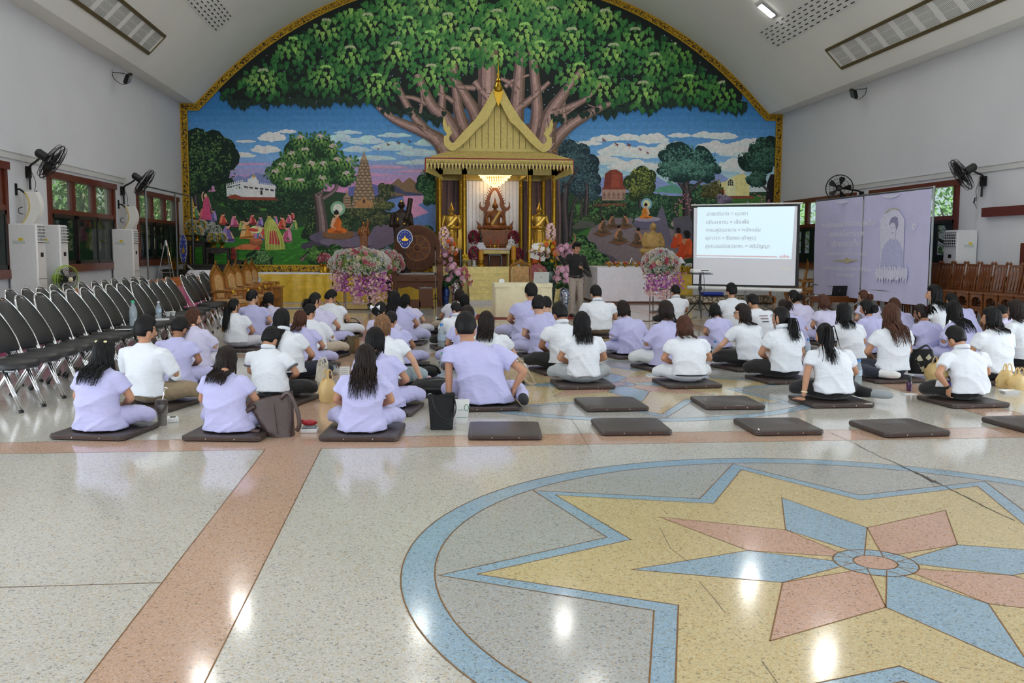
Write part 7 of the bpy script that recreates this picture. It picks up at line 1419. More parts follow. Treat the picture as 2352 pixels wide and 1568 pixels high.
def add_hand(vf, kind, wrist, fwd, up, side, s):
 f = V(fwd).normalized(); u = V(up); u = (u-f*u.dot(f)).normalized(); r = f.cross(u); v, F = HANDS[kind]; i = len(vf[0]); q = np.array([[c*side for c in r], list(f), list(u)])
 pts = (v*s) @ q + np.array(wrist); vf[0].extend(pts.tolist()); vf[1].extend([tuple(i+j for j in (fc if side > 0 else fc[::-1])) for fc in F])
def folds(v, ph, s, amt):
 x, y, z = v[:, 0]/s, v[:, 1]/s, v[:, 2]/s
 rd = lambda t: (1-np.abs(np.sin(t)))**2
 a = rd(11*z+5*x+1.6*np.sin(7*x+ph)+ph)*np.exp(-((z-.2)/.16)**2)+.6*rd(7*x+9*z*np.sign(x)+1.5*np.sin(6*z+ph*2))*np.exp(-((z-.42)/.14)**2)+.5*rd(13*x-4*z+2*np.sin(8*z+ph))*np.exp(-((z-.08)/.1)**2)
 return (a-.35)*.023*amt*s
def normals(v, f):
 n = np.zeros_like(v); q = np.array([t if len(t) == 4 else (*t, t[0]) for t in f]); e1 = v[q[:, 2]]-v[q[:, 0]]; e2 = v[q[:, 3]]-v[q[:, 1]]; c = np.cross(e1, e2)
 for k in range(4): np.add.at(n, q[:, k], c)
 return n/np.maximum(1e-9, np.linalg.norm(n, axis=1, keepdims=True))
HB = (.087, .098, .119)
def sst(a, c, x): t = min(1, max(0, (x-a)/(c-a))); return t*t*(3-2*t)
def hair_cap(b, H, s, style, th):
 """scalp-following hair shell in the head's frame (face toward -y)"""
 n, m = 40, 24; R = []; Rn = random.Random(int(th*1e5))
 for k in range(1, m):
  t = PI*k/m; row = []
  for j in range(n):
   p = 2*PI*j/n; d = V((math.sin(t)*math.cos(p), math.sin(t)*math.sin(p), -math.cos(t)))
   face = sst(-.12, -.4, d.y)*sst(.62, .42, d.z)
   if style == 'short': lowb = sst(-.38, -.62, d.z)*1.0; side = sst(.45, .75, abs(d.x))*sst(-.02, -.25, d.z)*sst(.6, .2, d.y); cut = max(face, lowb, side)
   else: cut = max(face, sst(-.85, -1, d.z))
   up = th*(1+.9*max(0, d.z)) if style == 'short' else th*(1+.3*max(0, d.z))
   r = 1+up/.1*(1-cut)-.09*cut; r += ((.035*N3.noise(d*4+V((th*900, 0, 0)))+.03*N3.noise(V((d.x*16, d.y*16, d.z*5))+V((th*700, 0, 0)))) if style == 'short' else .016*N3.noise(d*6))*(1-cut)
   row.append(H @ V((d.x*HB[0]*r*s, d.y*HB[1]*r*s, d.z*HB[2]*r*s)))
  R.append(row)
 T0 = b.T; b.T = M(); b.rings(R); b.T = T0
def strand(b, P, r0, w=4): m = len(P); b.tube(P, [r0*(1 if k < m*.6 else max(.25, 1.6*(1-k/(m-.5)))) for k in range(m)], w, flat=.7)
def person(bx, by, hx, hy, shirt, sleeve, pants, style, hcol, hlen, yaw, hyaw, bow, aL, aR, sex, skin, label, extra=''):
 Rn = random.Random(bx*7+by); base = fl(bx, by, .05); fw = V((-math.sin(yaw), math.cos(yaw), 0)); pel = base+V((base.x, base.y, 0)).normalized()*.14
 phi = bow*1.0; Yh = pel.y+(.08+.2*bow); Tp = at(hx, hy, Yh); sup = math.sqrt((.122*math.cos(phi))**2+(.097*math.sin(phi))**2)+.016; s = (Tp.z-.05)/(.585-.05*bow+.132*math.cos(phi)+sup); s = max(.84, min(1.2, s))
 t = thing('person', label, 'person', (pel.x, pel.y, .05), yaw); dist = pel.length; vx = min(.022, max(.0125, .0125*dist/10))
 dx = Tp.x-pel.x; lx, ly = dx*math.cos(yaw), -dx*math.sin(yaw); lx = max(-.2, min(.2, lx)); lean = (.05+.17*bow)+ly*.3
 zn = .585-.05*bow
 def sp_(z): u = max(0, min(1, z/zn)); return V((lx*u**1.3, lean*u**1.7-.03*math.sin(PI*u)*(1+bow), 0))*1.0
 fat = 1.12 if 'big' in extra else 1.0; male = sex == 'm'; sw = (.212 if male else .188)*fat
 def ctr(z): c = sp_(z); return V((c.x, c.y*s, z*s))
 nb = ctr(zn); hc = nb+V((0, (math.sin(phi)*.15+.03)*s, math.cos(phi)*.132*s))+V((lx*.25, 0, 0)); H = M.Translation(hc) @ M.Rotation(hyaw-yaw*.0, 4, 'Z') @ M.Rotation(-phi*.85, 4, 'X') @ M.Rotation(PI, 4, 'Z')
 def ring(z, w, d, n=16, oy=0): c = ctr(z); return [(c.x+w*s*math.copysign(abs(math.cos(2*PI*j/n))**.8, math.cos(2*PI*j/n)), c.y+(oy+d*math.sin(2*PI*j/n))*s, c.z) for j in range(n)]
 J = {}
 for q, mode in ((-1, aL), (1, aR)):
  sh = ctr(zn-.085)+V((q*sw*.97*s, 0, 0));
  if mode == 'lap': e, w = (q*.275*fat, .09, .29), (q*.08, .27, .19)
  elif mode == 'knee': e, w = (q*.27*fat, .12, .31), (q*.27, .34, .21)
  elif mode == 'floor': e, w = (q*.30, -.0, .31), (q*.36, -.02, .06)
  elif mode == 'hip': e, w = (q*.41, -.03, .30), (q*.26, -.02, .14)
  elif mode == 'out': e, w = (q*.36, .14, .28), (q*.32, .36, .14)
  e, w = V(e)*s, V(w)*s; e.y += sp_(.3).y*.6; e.x += lx*.4
  J[q] = (sh, e, w, mode)
 kn = .30 if male else .28
 legs = {}
 for q in (-1, 1): legs[q] = [V((q*.1, .02, .105))*s, V((q*kn, .2, .13))*s, V((q*(kn+.05), .27, .10))*s, V((q*.1, .36, .075))*s, V((-q*.12, .35, .06))*s]
 if 'sideL' in extra: legs[-1] = [V((-.1, .02, .1))*s, V((-.3, .17, .12))*s, V((-.34, .16, .09))*s, V((-.3, -.02, .07))*s, V((-.2, -.14, .06))*s]
 if 'sideR' in extra: legs[1] = [V((.1, .02, .1))*s, V((.3, .2, .11))*s, V((.33, .19, .09))*s, V((.34, .02, .07))*s, V((.33, -.13, .06))*s]
 if 'sockG' in extra: legs[1][3], legs[1][4] = V((.36, .1, .07))*s, V((.47, .0, .06))*s
 b = B(); b.T = H; head(b, 0, 0, 0, s, False); b.T = M()
 b.tube([nb-V((0, 0, .06*s)), nb, hc-V((0, .01*s, .05*s))], [.062*s, .05*s, .052*s], 10); b.tube([ctr(.12), ctr(.3), ctr(zn-.12), ctr(zn-.02)], [.1*s, .1*s, .06*s, .045*s], 10); b.tube([ctr(zn-.085)+V((-sw*.9*s, 0, 0)), ctr(zn-.1), ctr(zn-.085)+V((sw*.9*s, 0, 0))], [.036*s, .04*s, .036*s], 8)
 for q in (-1, 1):
  sh, e, w, mode = J[q]; b.tube([sh, sh.lerp(e, .5), e], [.048*s, .044*s, .038*s], 9, rnd=True); b.tube([e, e.lerp(w, .35), w], [.039*s, .038*s, .026*s], 9, rnd=True)
  b.tube(legs[q][:3], [.07*s, .05*s, .045*s], 8, rnd=True); b.tube(legs[q][2:], [.045*s, .042*s, .032*s], 8, rnd=True); f0 = legs[q][4]; fd = (f0-legs[q][3]).normalized(); b.tube([f0-fd*.03*s, f0+fd*.06*s, f0+fd*.15*s], [.034*s, .036*s, .026*s], 8, rnd=True)
 v, f = rem(b, vx*.85, 2); vf = [v.tolist(), list(f)]
 for q in (-1, 1):
  sh, e, w, mode = J[q]
  if mode == 'floor': add_hand(vf, 'flat', w-V((0, 0, .045*s)), (q*.3, .9, -.05), (0, 0, 1), q*-1, s)
  elif mode == 'hip': add_hand(vf, 'lap', w, (-q*.2, .3, -1), (q, 0, .2), q*-1, s)
  else: d = (w-e).normalized(); add_hand(vf, 'lap', w, d+V((0, 0, -.3)), (0, .4, 1), q*-1, s)
 body = from_vf('body', np.array(vf[0]), vf[1], SKIN[skin], t)
 b = B(); b.ell((0, .03*s, .1*s), (.205*s*fat, .17*s, .105*s), 14, 8)
 for q in (-1, 1): g = legs[q]; b.tube([g[0], g[0].lerp(g[1], .5), g[1], g[2]], [.105*s, .1*s, .082*s, .075*s], 10, rnd=True); b.tube([g[2], g[3], g[3].lerp(g[4], .7)], [.074*s, .068*s, .058*s], 10, rnd=True)
 v, f = rem(b, vx*1.15, 3); n = normals(v, f); v = v+n*((1-np.abs(np.sin(v[:, 0]*40+v[:, 2]*30+v[:, 1]*25)))**2*.004)[:, None]; v[:, 2] = np.maximum(v[:, 2], .002); from_vf('trousers', v, f, CLO[pants], t)
 loose = shirt in 'LPX'; b = B()
 if loose: prof = [(.012, .262*fat, .21), (.06, .246*fat, .195), (.14, .222*fat, .172), (.26, .208*fat, .152), (.38, .212*fat, .145)]
 else: prof = [(.085, .215*fat, .17), (.14, .208*fat, .16), (.22, .192*fat, .145), (.32, .196*fat, .142), (.4, .204*fat, .138)]
 prof += [(zn-.125, sw*1.05, .132), (zn-.075, sw*1.0, .118), (zn-.035, sw*.74, .1), (zn-.005, sw*.48, .084), (zn+.018, .07, .068)]
 b.rings([ring(*p) for p in prof])
 for q in (-1, 1):
  sh, e, w, mode = J[q]; k = .62 if sleeve == 's' else 1
  b.tube([sh+V((-q*.05*s, 0, .0)), sh, sh.lerp(e, k*.55), sh.lerp(e, k)], [.074*s, .076*s, .08*s, .09*s if loose else .073*s], 10)
  if sleeve == 'l': b.tube([e, e.lerp(w, .5), e.lerp(w, .92)], [.064*s, .056*s, .046*s], 10)
 v, f = rem(b, vx, 3); n = normals(v, f); v = v+n*folds(v, Rn.uniform(0, 6), s, 1.25 if loose else .9)[:, None]; v[:, 2] = np.maximum(v[:, 2], .004)
 SHT = from_vf('shirt', v, f, CLO[shirt], t)
 if 'polo' in extra: c = ctr(zn+.012); b = B(); b.tube([(c.x+.07*s*math.cos(2*PI*k/20), c.y+(.068*math.sin(2*PI*k/20))*s, c.z+.012*s-.018*s*math.sin(2*PI*k/20)) for k in range(20)], .017*s, 6, True, flat=1.5); b.build('collar', CLO['W'], SHT, smooth=3)
 if 'cuff' in extra:
  for q in (-1, 1): sh, e, w, mode = J[q]; b = B(); b.tube([sh.lerp(e, .58), sh.lerp(e, .66)], .076*s, 12); b.build('cuff_band', mat('grey_trim', (96, 98, 104), .8), SHT)
 if 'belt' in extra: b = B(); b.tube([(p[0]*1.03, p[1]*1.02, p[2]) for p in ring(.1, .2, .168, 28)], .019*s, 6, True, flat=.5, up=(0, 0, 1)); b.build('belt', mat('navy_belt', (28, 30, 42), .5), t)
 if 'print' in extra:
  for k in range(3): b = B(); c = ctr(.46-.05*k); b.box((c.x, c.y-.145*s, c.z), (.16-.02*k, .012, .012 if k < 2 else .016)); b.build('back_print', mat('print_brown', (150, 110, 104), .8) if k < 2 else BLKP, SHT)
 b = B(); th = .016+.003*Rn.random(); hair_cap(b, H, s, 'short' if style == 'short' else 'long', th if style != 'pony' else .011)
 HD = b.build('hair', HAIRM[hcol], t, smooth=3)
 def onhead(az, el, k=1.16): return H @ V((math.sin(az)*math.cos(el)*HB[0]*k*s, math.cos(az)*math.cos(el)*HB[1]*k*s, math.sin(el)*HB[2]*k*s))
 def backy(x, z): c = ctr(max(.02, min(zn, z/s))); u = z/s; d = .15 if u < .42 else (.135 if u < .5 else .11 if u < zn else .06); w = .2*s; xx = min(1, abs(x-c.x)/w); return c.y-d*s*math.sqrt(max(.05, 1-xx*xx))-.012
 b = B()
 if style in ('long', 'bob'):
  n = (230 if style == 'long' else 170) if dist < 12 else 100; rs = .0068 if dist < 12 else .0095; fan = .5 if 'fan' in extra else .12
  for k in range(n):
   az = Rn.uniform(-1.75, 1.75); k_ = 1.12+Rn.uniform(0, .09); P = [onhead(az*(.25+.75*min(1, j/3)), 1.35-j*.42, k_) for j in range(5)]; p0 = P[-1]; ln = hlen*s*Rn.uniform(.72, 1.05)*(1 if abs(az) < 1.2 else .8); m = 6 if style == 'long' else 3
   for j in range(1, m+1):
    u = j/m; z = p0.z-ln*u; x = p0.x*(1+fan*u)+nb.x*.12*u+.012*math.sin(3*u+k)
    if abs(az) < 1.3: y = min(p0.y, backy(x, z)-Rn.uniform(0, .018)) if z < nb.z else p0.y*(1-u*.2)+(min(p0.y, backy(x, z)))*u*.2
    else: y = p0.y+.02*u; x = p0.x+math.copysign(.01*u, p0.x)
    P.append(V((x, y, z)))
   strand(b, P, rs*s)
  b.build('hair_strands', HAIRM[hcol], HD, smooth=3)
 elif style == 'pony':
  tp = onhead(0, .35 if 'low' not in extra else -.35, 1.12); back = (H.to_3x3() @ V((0, 1, 0))).normalized()
  for k in range(64):
   o = V((Rn.gauss(0, .018), Rn.gauss(0, .014), Rn.gauss(0, .014)))*s; ln = hlen*s*Rn.uniform(.75, 1.05); P = [tp+o*.4, tp+back*.045*s+o+V((0, 0, .012))]
   for j in range(1, 7):
    u = j/6; z = P[1].z-ln*u; x = P[1].x+o.x*1.6*u+(.06*u*u*s if 'sway' in extra else 0); y = min(P[1].y-.01*u, backy(x, z)-.012) if z < nb.z+.02 else P[1].y-.012*u; P.append(V((x, y+o.y*.6, z)))
   strand(b, P, .0095*s)
  b.build('ponytail', HAIRM[hcol], HD, smooth=3); b = B(); q = back.orthogonal().normalized(); r = back.cross(q); c = tp+back*.02*s; b.tube([c+(q*math.cos(2*PI*k/14)+r*math.sin(2*PI*k/14))*.024*s for k in range(14)], .009*s, 6, True); b.build('hair_tie', mat('tie_'+('red' if 'scrunch' in extra else 'dark'), (150, 40, 66) if 'scrunch' in extra else (50, 44, 80), .8), HD, smooth=3)
  for k in range(50):
   az = Rn.uniform(-2.2, 2.2); e0 = Rn.uniform(-.5, 1.5); p0 = onhead(az, e0, 1.1); strand(b, [p0, onhead(az*.5, (e0+.35)/2+.1, 1.14), tp], .006*s) if k < 0 else None
 elif style == 'bun':
  tp = onhead(0, -.25, 1.2);
  for k in range(26): a = k*2.4; r = .04*s*math.sqrt((k+1)/26); b.tube([tp+V((r*math.cos(a+j*.5)*1.2, -.02*s+.022*s*math.sin(j), r*math.sin(a+j*.5)*1.4)) for j in range(6)], [.016*s]*6, 6)
  b.ell(tp, (.055*s, .045*s, .06*s), 12, 8); b.build('hair_bun', HAIRM[hcol], HD, smooth=3)
 if 'clip' in extra:
  for q in (-1, 1): b = B(); p0 = onhead(q*.7, .75, 1.22); b.ell(p0, (.016*s, .014*s, .012*s), 8, 6); b.ell(p0+V((.014*q, 0, -.006)), (.012, .012, .01), 8, 6); b.build('hair_clip', mat('cream_clip', (240, 232, 180), .4), HD, smooth=3)
 if 'bow' in extra:
  p0 = onhead(0, .1, 1.3)
  for q in (-1, 1): b = B(); b.rings([[p0+V((0, 0, .008)), p0+V((0, -.015, 0)), p0+V((0, 0, -.008)), p0+V((0, .01, 0))], [p0+V((q*.07, .0, .045)), p0+V((q*.075, -.03, 0)), p0+V((q*.065, 0, -.04)), p0+V((q*.07, .012, 0))]]); b.build('bow_loop', CLO['W'], HD); b = B(); b.rings([[p0+V((q*.005, 0, 0)), p0+V((q*.02, -.01, 0)), p0+V((q*.01, .01, 0))], [p0+V((q*.03, 0, -.09)), p0+V((q*.06, -.012, -.08)), p0+V((q*.04, .01, -.09))]]); b.build('bow_tail', CLO['W'], HD)
 if 'claw' in extra: b = B(); b.tube([onhead(.15, .5, 1.24), onhead(0, .2, 1.3), onhead(-.1, -.1, 1.24)], .012*s, 6); b.ell(onhead(-.1, -.15, 1.26), (.014, .014, .014), 8, 6); b.build('claw_clip', mat('pearl_clip', (226, 214, 190), .3), HD)
 face_parts(t, H, s)
 if 'glass' in extra: glasses(t, H, s)
 if 'watch' in extra: q = -1; sh, e, w, mode = J[q]; b = B(); b.tube([w.lerp(e, .08), w.lerp(e, .2)], .032*s, 12); b.build('wristwatch', BLKP, t)
 if 'bangle' in extra: sh, e, w, mode = J[-1]; b = B(); b.tube([w.lerp(e, .12), w.lerp(e, .17)], .034*s, 14); b.build('bangle', mat('cream_bangle', (236, 226, 190), .4), t)
 for key, col in (('sockW', (226, 226, 228)), ('sockG', (150, 156, 160)), ('sockK', (30, 30, 32))):
  if key in extra:
   q = -1 if 'sideL' in extra else 1; f0 = legs[q][4]; fd = (f0-legs[q][3]).normalized(); fd.z *= .3; b = B(); b.tube([f0-fd*.05*s, f0+fd*.04*s, f0+fd*.12*s, f0+fd*.17*s], [.048*s, .05*s, .048*s, .04*s], 10, rnd=True); v, f = rem(b, .01, 2); v[:, 2] = np.maximum(v[:, 2], .004); from_vf('sock', v, f, mat(key, col, .9, 0, .05), t)
 if 'stripe' in extra:
  for k, (m_, a, c) in enumerate((('stripe_white', .0, .4), ('stripe_purple', .4, .8))): b = B(); g = legs[-1]; b.tube([g[1].lerp(g[0], a)+V((-.0, -.055, .03))*s, g[1].lerp(g[0], c)+V((-.0, -.06, .03))*s], [.05*s, .05*s], 8); b.build('side_stripe', mat(m_, (220, 220, 224) if k == 0 else (92, 60, 190), .8), t)
 return t
_fp = {}
def face_parts(t, H, s):
 if not _fp:
  for k, m_, fn in (('eye', mat('eye_dark', (30, 24, 24), .3), lambda b: b.ell((0, 0, 0), (.013, .006, .0055), 8, 6)), ('eyebrow', HAIRM['black'], lambda b: b.tube([(-.016, -.001, .02), (0, 0, .025), (.018, .008, .019)], .0035, 5)), ('lips', mat('lips', (168, 92, 86), .5), lambda b: b.ell((0, 0, 0), (.022, .007, .0065), 10, 6))):
   b = B(); fn(b); o = b.build(k, m_, smooth=3); _fp[k] = o.data; bpy.data.objects.remove(o)
 for k, x, y, z, f in (('eye', .034, -.0905, .018, 1), ('eye', -.034, -.0905, .018, 1), ('eyebrow', .035, -.091, .018, 1), ('eyebrow', -.035, -.091, .018, -1), ('lips', 0, -.0985, -.06, 1)): o = bpy.data.objects.new(k, _fp[k]); C.objects.link(o); o.parent = t; o.matrix_local = H @ M.Translation(V((x, y, z))*s) @ M.Diagonal((s*f, s, s, 1))
def glasses(t, H, s):
 b = B(); b.T = H @ M.Diagonal((s, s, s, 1))
 for q in (-1, 1): b.tube([(q*.036+.025*math.cos(2*PI*k/14), -.108, .018+.018*math.sin(2*PI*k/14)) for k in range(14)], .0022, 4, True); b.tube([(q*.062, -.107, .022), (q*.09, -.02, .025), (q*.092, .02, .01)], .0025, 4)
 b.tube([(-.012, -.11, .022), (.012, -.11, .022)], .002, 4); b.build('glasses', mat('glasses_frame', (60, 56, 56), .3, .5), t)
D = math.radians
PEOPLE = [
 (232, 992, 228, 778, 'L', 's', 'L', 'long', 'black', .24, D(-14), D(-8), .28, 'lap', 'lap', 'f', 'b', 'woman in lavender with two cream hair clips sitting on the front-row mat beside the tumbler', 'clip fan'),
 (345, 930, 322, 727, 'W', 'l', 'H', 'short', 'black', 0, D(-20), D(-25), .18, 'lap', 'lap', 'm', 'b', 'man in white long-sleeved tunic and khaki trousers behind the woman with cream clips', 'glass'),
 (408, 885, 400, 730, 'L', 's', 'L', 'short', 'black', 0, D(-14), D(0), .55, 'lap', 'lap', 'm', 'c', 'bowed man in lavender behind the man in khaki trousers', ''),
 (455, 845, 437, 708, 'P', 'l', 'X', 'long', 'brown', .3, D(-16), D(-40), .32, 'lap', 'lap', 'f', 'a', 'woman in pale lavender long sleeves with wavy brown hair beside the chair rows', ''),
 (528, 995, 512, 796, 'L', 's', 'L', 'long', 'dark', .2, D(-10), D(6), .55, 'lap', 'lap', 'f', 'b', 'bowed woman in lavender beside the large brown tote bag', ''),
 (630, 918, 602, 754, 'W', 's', 'K', 'short', 'black', 0, D(-22), D(-6), .6, 'lap', 'lap', 'm', 'b', 'bowed man in white polo with grey sleeve trim behind the brown tote bag', 'polo cuff big'),
 (675, 872, 643, 709, 'W', 's', 'N', 'long', 'black', .38, D(-18), D(-4), .15, 'lap', 'lap', 'f', 'b', 'woman in white polo with very long black hair and navy trousers', 'polo'),
 (548, 800, 535, 684, 'W', 's', 'X', 'pony', 'black', .42, D(-14), D(-30), .12, 'lap', 'lap', 'f', 'b', 'woman in white with a long black ponytail near the gilt armchairs', 'low'),
 (590, 775, 577, 667, 'L', 's', 'L', 'short', 'black', 0, D(-12), D(-40), .2, 'lap', 'lap', 'm', 'a', 'person in lavender with short black hair right beside the gilt armchairs', ''),
 (632, 770, 615, 671, 'P', 's', 'L', 'bob', 'black', .14, D(-12), D(-10), .35, 'lap', 'lap', 'f', 'b', 'woman in pale lavender with chin-length black hair before the yellow table', ''),
 (708, 840, 688, 712, 'L', 's', 'L', 'bob', 'brown', .16, D(-14), D(-4), .2, 'lap', 'lap', 'f', 'b', 'woman in lavender with straight shoulder-length brown hair beside the navy cloth bag', ''),
 (735, 815, 704, 700, 'W', 'l', 'S', 'short', 'black', 0, D(-20), D(-30), .4, 'lap', 'lap', 'm', 'b', 'man in white long sleeves and beige trousers beyond the brown-haired woman in lavender', ''),
 (748, 792, 712, 671, 'P', 's', 'L', 'pony', 'black', .16, D(-20), D(-35), .3, 'lap', 'lap', 'f', 'b', 'woman in pale lavender with black ponytail and hair grip before the microphone tripod', 'low'),
 (775, 770, 742, 667, 'W', 's', 'W', 'short', 'black', 0, D(-24), D(-40), .55, 'lap', 'lap', 'm', 'b', 'bowed man all in white by the foot of the microphone tripod', ''),
 (832, 995, 835, 790, 'L', 's', 'L', 'long', 'dark', .33, D(-6), D(0), .18, 'lap', 'lap', 'f', 'b', 'woman in lavender with long dark brown hair on the mat beside the red snack box', 'fan'),
 (880, 940, 856, 752, 'L', 's', 'L', 'long', 'black', .16, D(-14), D(12), .3, 'lap', 'lap', 'f', 'b', 'woman in lavender with black hair directly behind the long brown-haired front woman', ''),
 (900, 888, 879, 722, 'W', 's', 'B', 'bob', 'blonde', .1, D(-8), D(5), .2, 'lap', 'floor', 'f', 'a', 'woman in white with light brown bob leaning on one hand on the floor', ''),
 (918, 838, 893, 720, 'L', 's', 'L', 'short', 'black', 0, D(-16), D(0), .45, 'lap', 'lap', 'm', 'c', 'man in lavender with short hair partly behind the light brown bob', ''),
 (890, 812, 873, 693, 'P', 's', 'L', 'bun', 'black', .1, D(-10), D(-30), .25, 'lap', 'lap', 'f', 'a', 'woman with a large white ribbon bow in her black hair', 'bow'),
 (928, 786, 906, 667, 'L', 's', 'L', 'long', 'black', .36, D(-14), D(-4), .1, 'lap', 'lap', 'f', 'b', 'woman in lavender with very long black hair before the wicker step stool', ''),
 (950, 768, 931, 675, 'P', 's', 'X', 'bob', 'black', .16, D(-14), D(-4), .2, 'lap', 'lap', 'f', 'a', 'woman in pale lavender with black bob in front of the wicker throne', ''),
 (1038, 762, 1053, 663, 'X', 's', 'S', 'bob', 'dark', .1, D(4), D(-10), .2, 'lap', 'lap', 'f', 'b', 'woman in pale grey-blue shirt with dark bob left of the shrine steps', ''),
 (1060, 768, 1066, 675, 'L', 's', 'L', 'bob', 'black', .14, D(4), D(0), .15, 'lap', 'lap', 'f', 'b', 'woman in lavender with straight black bob in front of the shrine steps', ''),
 (1042, 796, 1052, 702, 'W', 'l', 'K', 'short', 'black', 0, D(10), D(30), .6, 'lap', 'lap', 'm', 'b', 'bowed man in white collared shirt near the black pouch on the floor', 'polo'),
 (1070, 838, 1076, 703, 'L', 's', 'L', 'short', 'dark', 0, D(6), D(0), .35, 'lap', 'lap', 'm', 'b', 'man in lavender half hidden behind the man leaning on his straight arm', ''),
 (1118, 930, 1080, 719, 'L', 's', 'L', 'short', 'black', 0, D(2), D(-6), .12, 'floor', 'hip', 'm', 'b', 'man in lavender leaning on a straight arm with hand on hip beside the black tote', 'big watch sideR sockK'),
 (1140, 872, 1120, 714, 'W', 's', 'W', 'long', 'dark', .2, D(-4), D(0), .12, 'lap', 'lap', 'f', 'a', 'woman in white with long dark hair behind the man leaning on his arm', ''),
 (1205, 778, 1220, 651, 'L', 's', 'L', 'short', 'black', 0, D(10), D(0), .1, 'lap', 'lap', 'm', 'b', 'man in lavender with cropped hair in front of the cream lecture table', ''),
 (1238, 795, 1257, 682, 'L', 's', 'L', 'short', 'black', 0, D(14), D(-10), .3, 'lap', 'lap', 'm', 'a', 'man in lavender mostly hidden behind the shaggy-haired man in lavender', ''),
 (1250, 815, 1244, 680, 'L', 's', 'L', 'short', 'black', 0, D(12), D(-25), .3, 'lap', 'lap', 'm', 'a', 'shaggy-haired man in lavender right of the man facing the cream table', ''),
 (1292, 850, 1297, 697, 'W', 's', 'K', 'short', 'black', 0, D(16), D(6), .45, 'lap', 'lap', 'm', 'c', 'bowed man in white polo and black trousers behind the woman in grey trousers', 'polo'),
 (1378, 770, 1373, 656, 'W', 's', 'H', 'short', 'black', 0, D(4), D(4), .4, 'lap', 'lap', 'm', 'b', 'broad man in white polo and khaki trousers right of the standing speaker', 'polo big'),
 (1340, 882, 1338, 715, 'W', 's', 'G', 'long', 'black', .2, D(2), D(-4), .1, 'lap', 'lap', 'f', 'b', 'woman in white T-shirt and grey trousers with black hair on the central mat', ''),
 (1452, 815, 1441, 690, 'L', 'l', 'L', 'long', 'dark', .1, D(16), D(14), .4, 'lap', 'lap', 'f', 'a', 'bowed woman in lavender long sleeves with dark brown hair parted over one shoulder', ''),
 (1530, 842, 1538, 690, 'L', 'l', 'W', 'bob', 'dark', .1, D(20), D(4), .2, 'lap', 'lap', 'f', 'b', 'woman in lavender tunic and white trousers with dark blunt bob', 'glass'),
 (1550, 745, 1553, 655, 'W', 's', 'K', 'short', 'black', 0, D(4), D(10), .3, 'lap', 'lap', 'm', 'c', 'man in white polo in front of the tall flower stand', 'polo'),
 (1582, 880, 1576, 725, 'W', 's', 'W', 'long', 'brown', .12, D(4), D(0), .35, 'lap', 'lap', 'f', 'b', 'woman in white shirt and white trousers with a dark belt and reddish-brown hair', 'belt big'),
 (1652, 800, 1648, 697, 'L', 's', 'L', 'long', 'black', .1, D(12), D(-10), .45, 'lap', 'lap', 'f', 'b', 'woman in lavender with black hair fallen to one side under the projector', ''),
 (1682, 760, 1682, 651, 'W', 's', 'S', 'short', 'black', 0, D(6), D(14), .1, 'lap', 'lap', 'm', 'b', 'man in white directly in front of the projection screen', ''),
 (1718, 842, 1714, 697, 'W', 's', 'K', 'long', 'dark', .12, D(22), D(40), .15, 'out', 'lap', 'f', 'a', 'woman in white with glasses in profile and black trousers resting an arm on her knee', 'glass'),
 (1755, 785, 1738, 676, 'W', 's', 'L', 'short', 'black', 0, D(10), D(10), .4, 'lap', 'lap', 'm', 'b', 'bowed man in white shirt with small printed lines across the back', 'print'),
 (1802, 870, 1800, 702, 'W', 's', 'K', 'pony', 'black', .24, D(10), D(24), .12, 'lap', 'lap', 'f', 'b', 'woman in white polo with low ponytail and blue hair tie, black trousers', 'low polo glass'),
 (1830, 800, 1808, 686, 'L', 's', 'L', 'pony', 'dark', .16, D(10), D(6), .3, 'lap', 'lap', 'f', 'b', 'woman in lavender with dark ponytail and patterned scrunchie behind the low-ponytail woman', 'scrunch'),
 (1848, 768, 1833, 666, 'P', 's', 'L', 'bun', 'black', .1, D(16), D(20), .4, 'lap', 'lap', 'f', 'b', 'bowed woman in pale lavender with gathered black hair beside the low table', ''),
 (1900, 785, 1897, 676, 'P', 's', 'L', 'long', 'brown', .12, D(14), D(4), .3, 'lap', 'lap', 'f', 'b', 'woman in pale lavender with brown hair in front of the black laptop', ''),
 (1915, 922, 1900, 740, 'W', 's', 'K', 'pony', 'black', .36, D(2), D(-8), .15, 'floor', 'lap', 'f', 'b', 'woman in white with high black ponytail leaning on one hand, grey sock showing', 'sideR sockG bangle big'),
 (1955, 838, 1942, 695, 'W', 's', 'K', 'long', 'black', .18, D(8), D(6), .08, 'lap', 'lap', 'f', 'b', 'woman in cropped white top with straight black hair behind the high-ponytail woman', ''),
 (2005, 812, 1999, 688, 'L', 's', 'L', 'bun', 'black', .1, D(14), D(26), .3, 'lap', 'lap', 'f', 'b', 'woman in lavender with a loose black bun under the banner', ''),
 (2000, 765, 1992, 666, 'P', 's', 'L', 'bun', 'brown', .1, D(14), D(26), .35, 'lap', 'lap', 'f', 'a', 'woman in pale lavender with brown hair held by a pearl clip at the banner foot', 'claw'),
 (2045, 868, 2050, 697, 'W', 's', 'N', 'long', 'brown', .3, D(6), D(0), .1, 'lap', 'lap', 'f', 'b', 'woman in white with long straight brown hair, navy trousers and one white sock', 'sideL sockW fan'),
 (2082, 785, 2063, 684, 'L', 's', 'L', 'bob', 'brown', .06, D(16), D(6), .4, 'lap', 'lap', 'f', 'b', 'bowed woman in lavender with short brown hair behind the long-haired woman in white', ''),
 (2135, 828, 2124, 697, 'L', 's', 'L', 'pony', 'dark', .12, D(10), D(26), .35, 'lap', 'lap', 'f', 'c', 'woman in lavender with high ponytail and red scrunchie right of the long-haired woman', 'scrunch glass'),
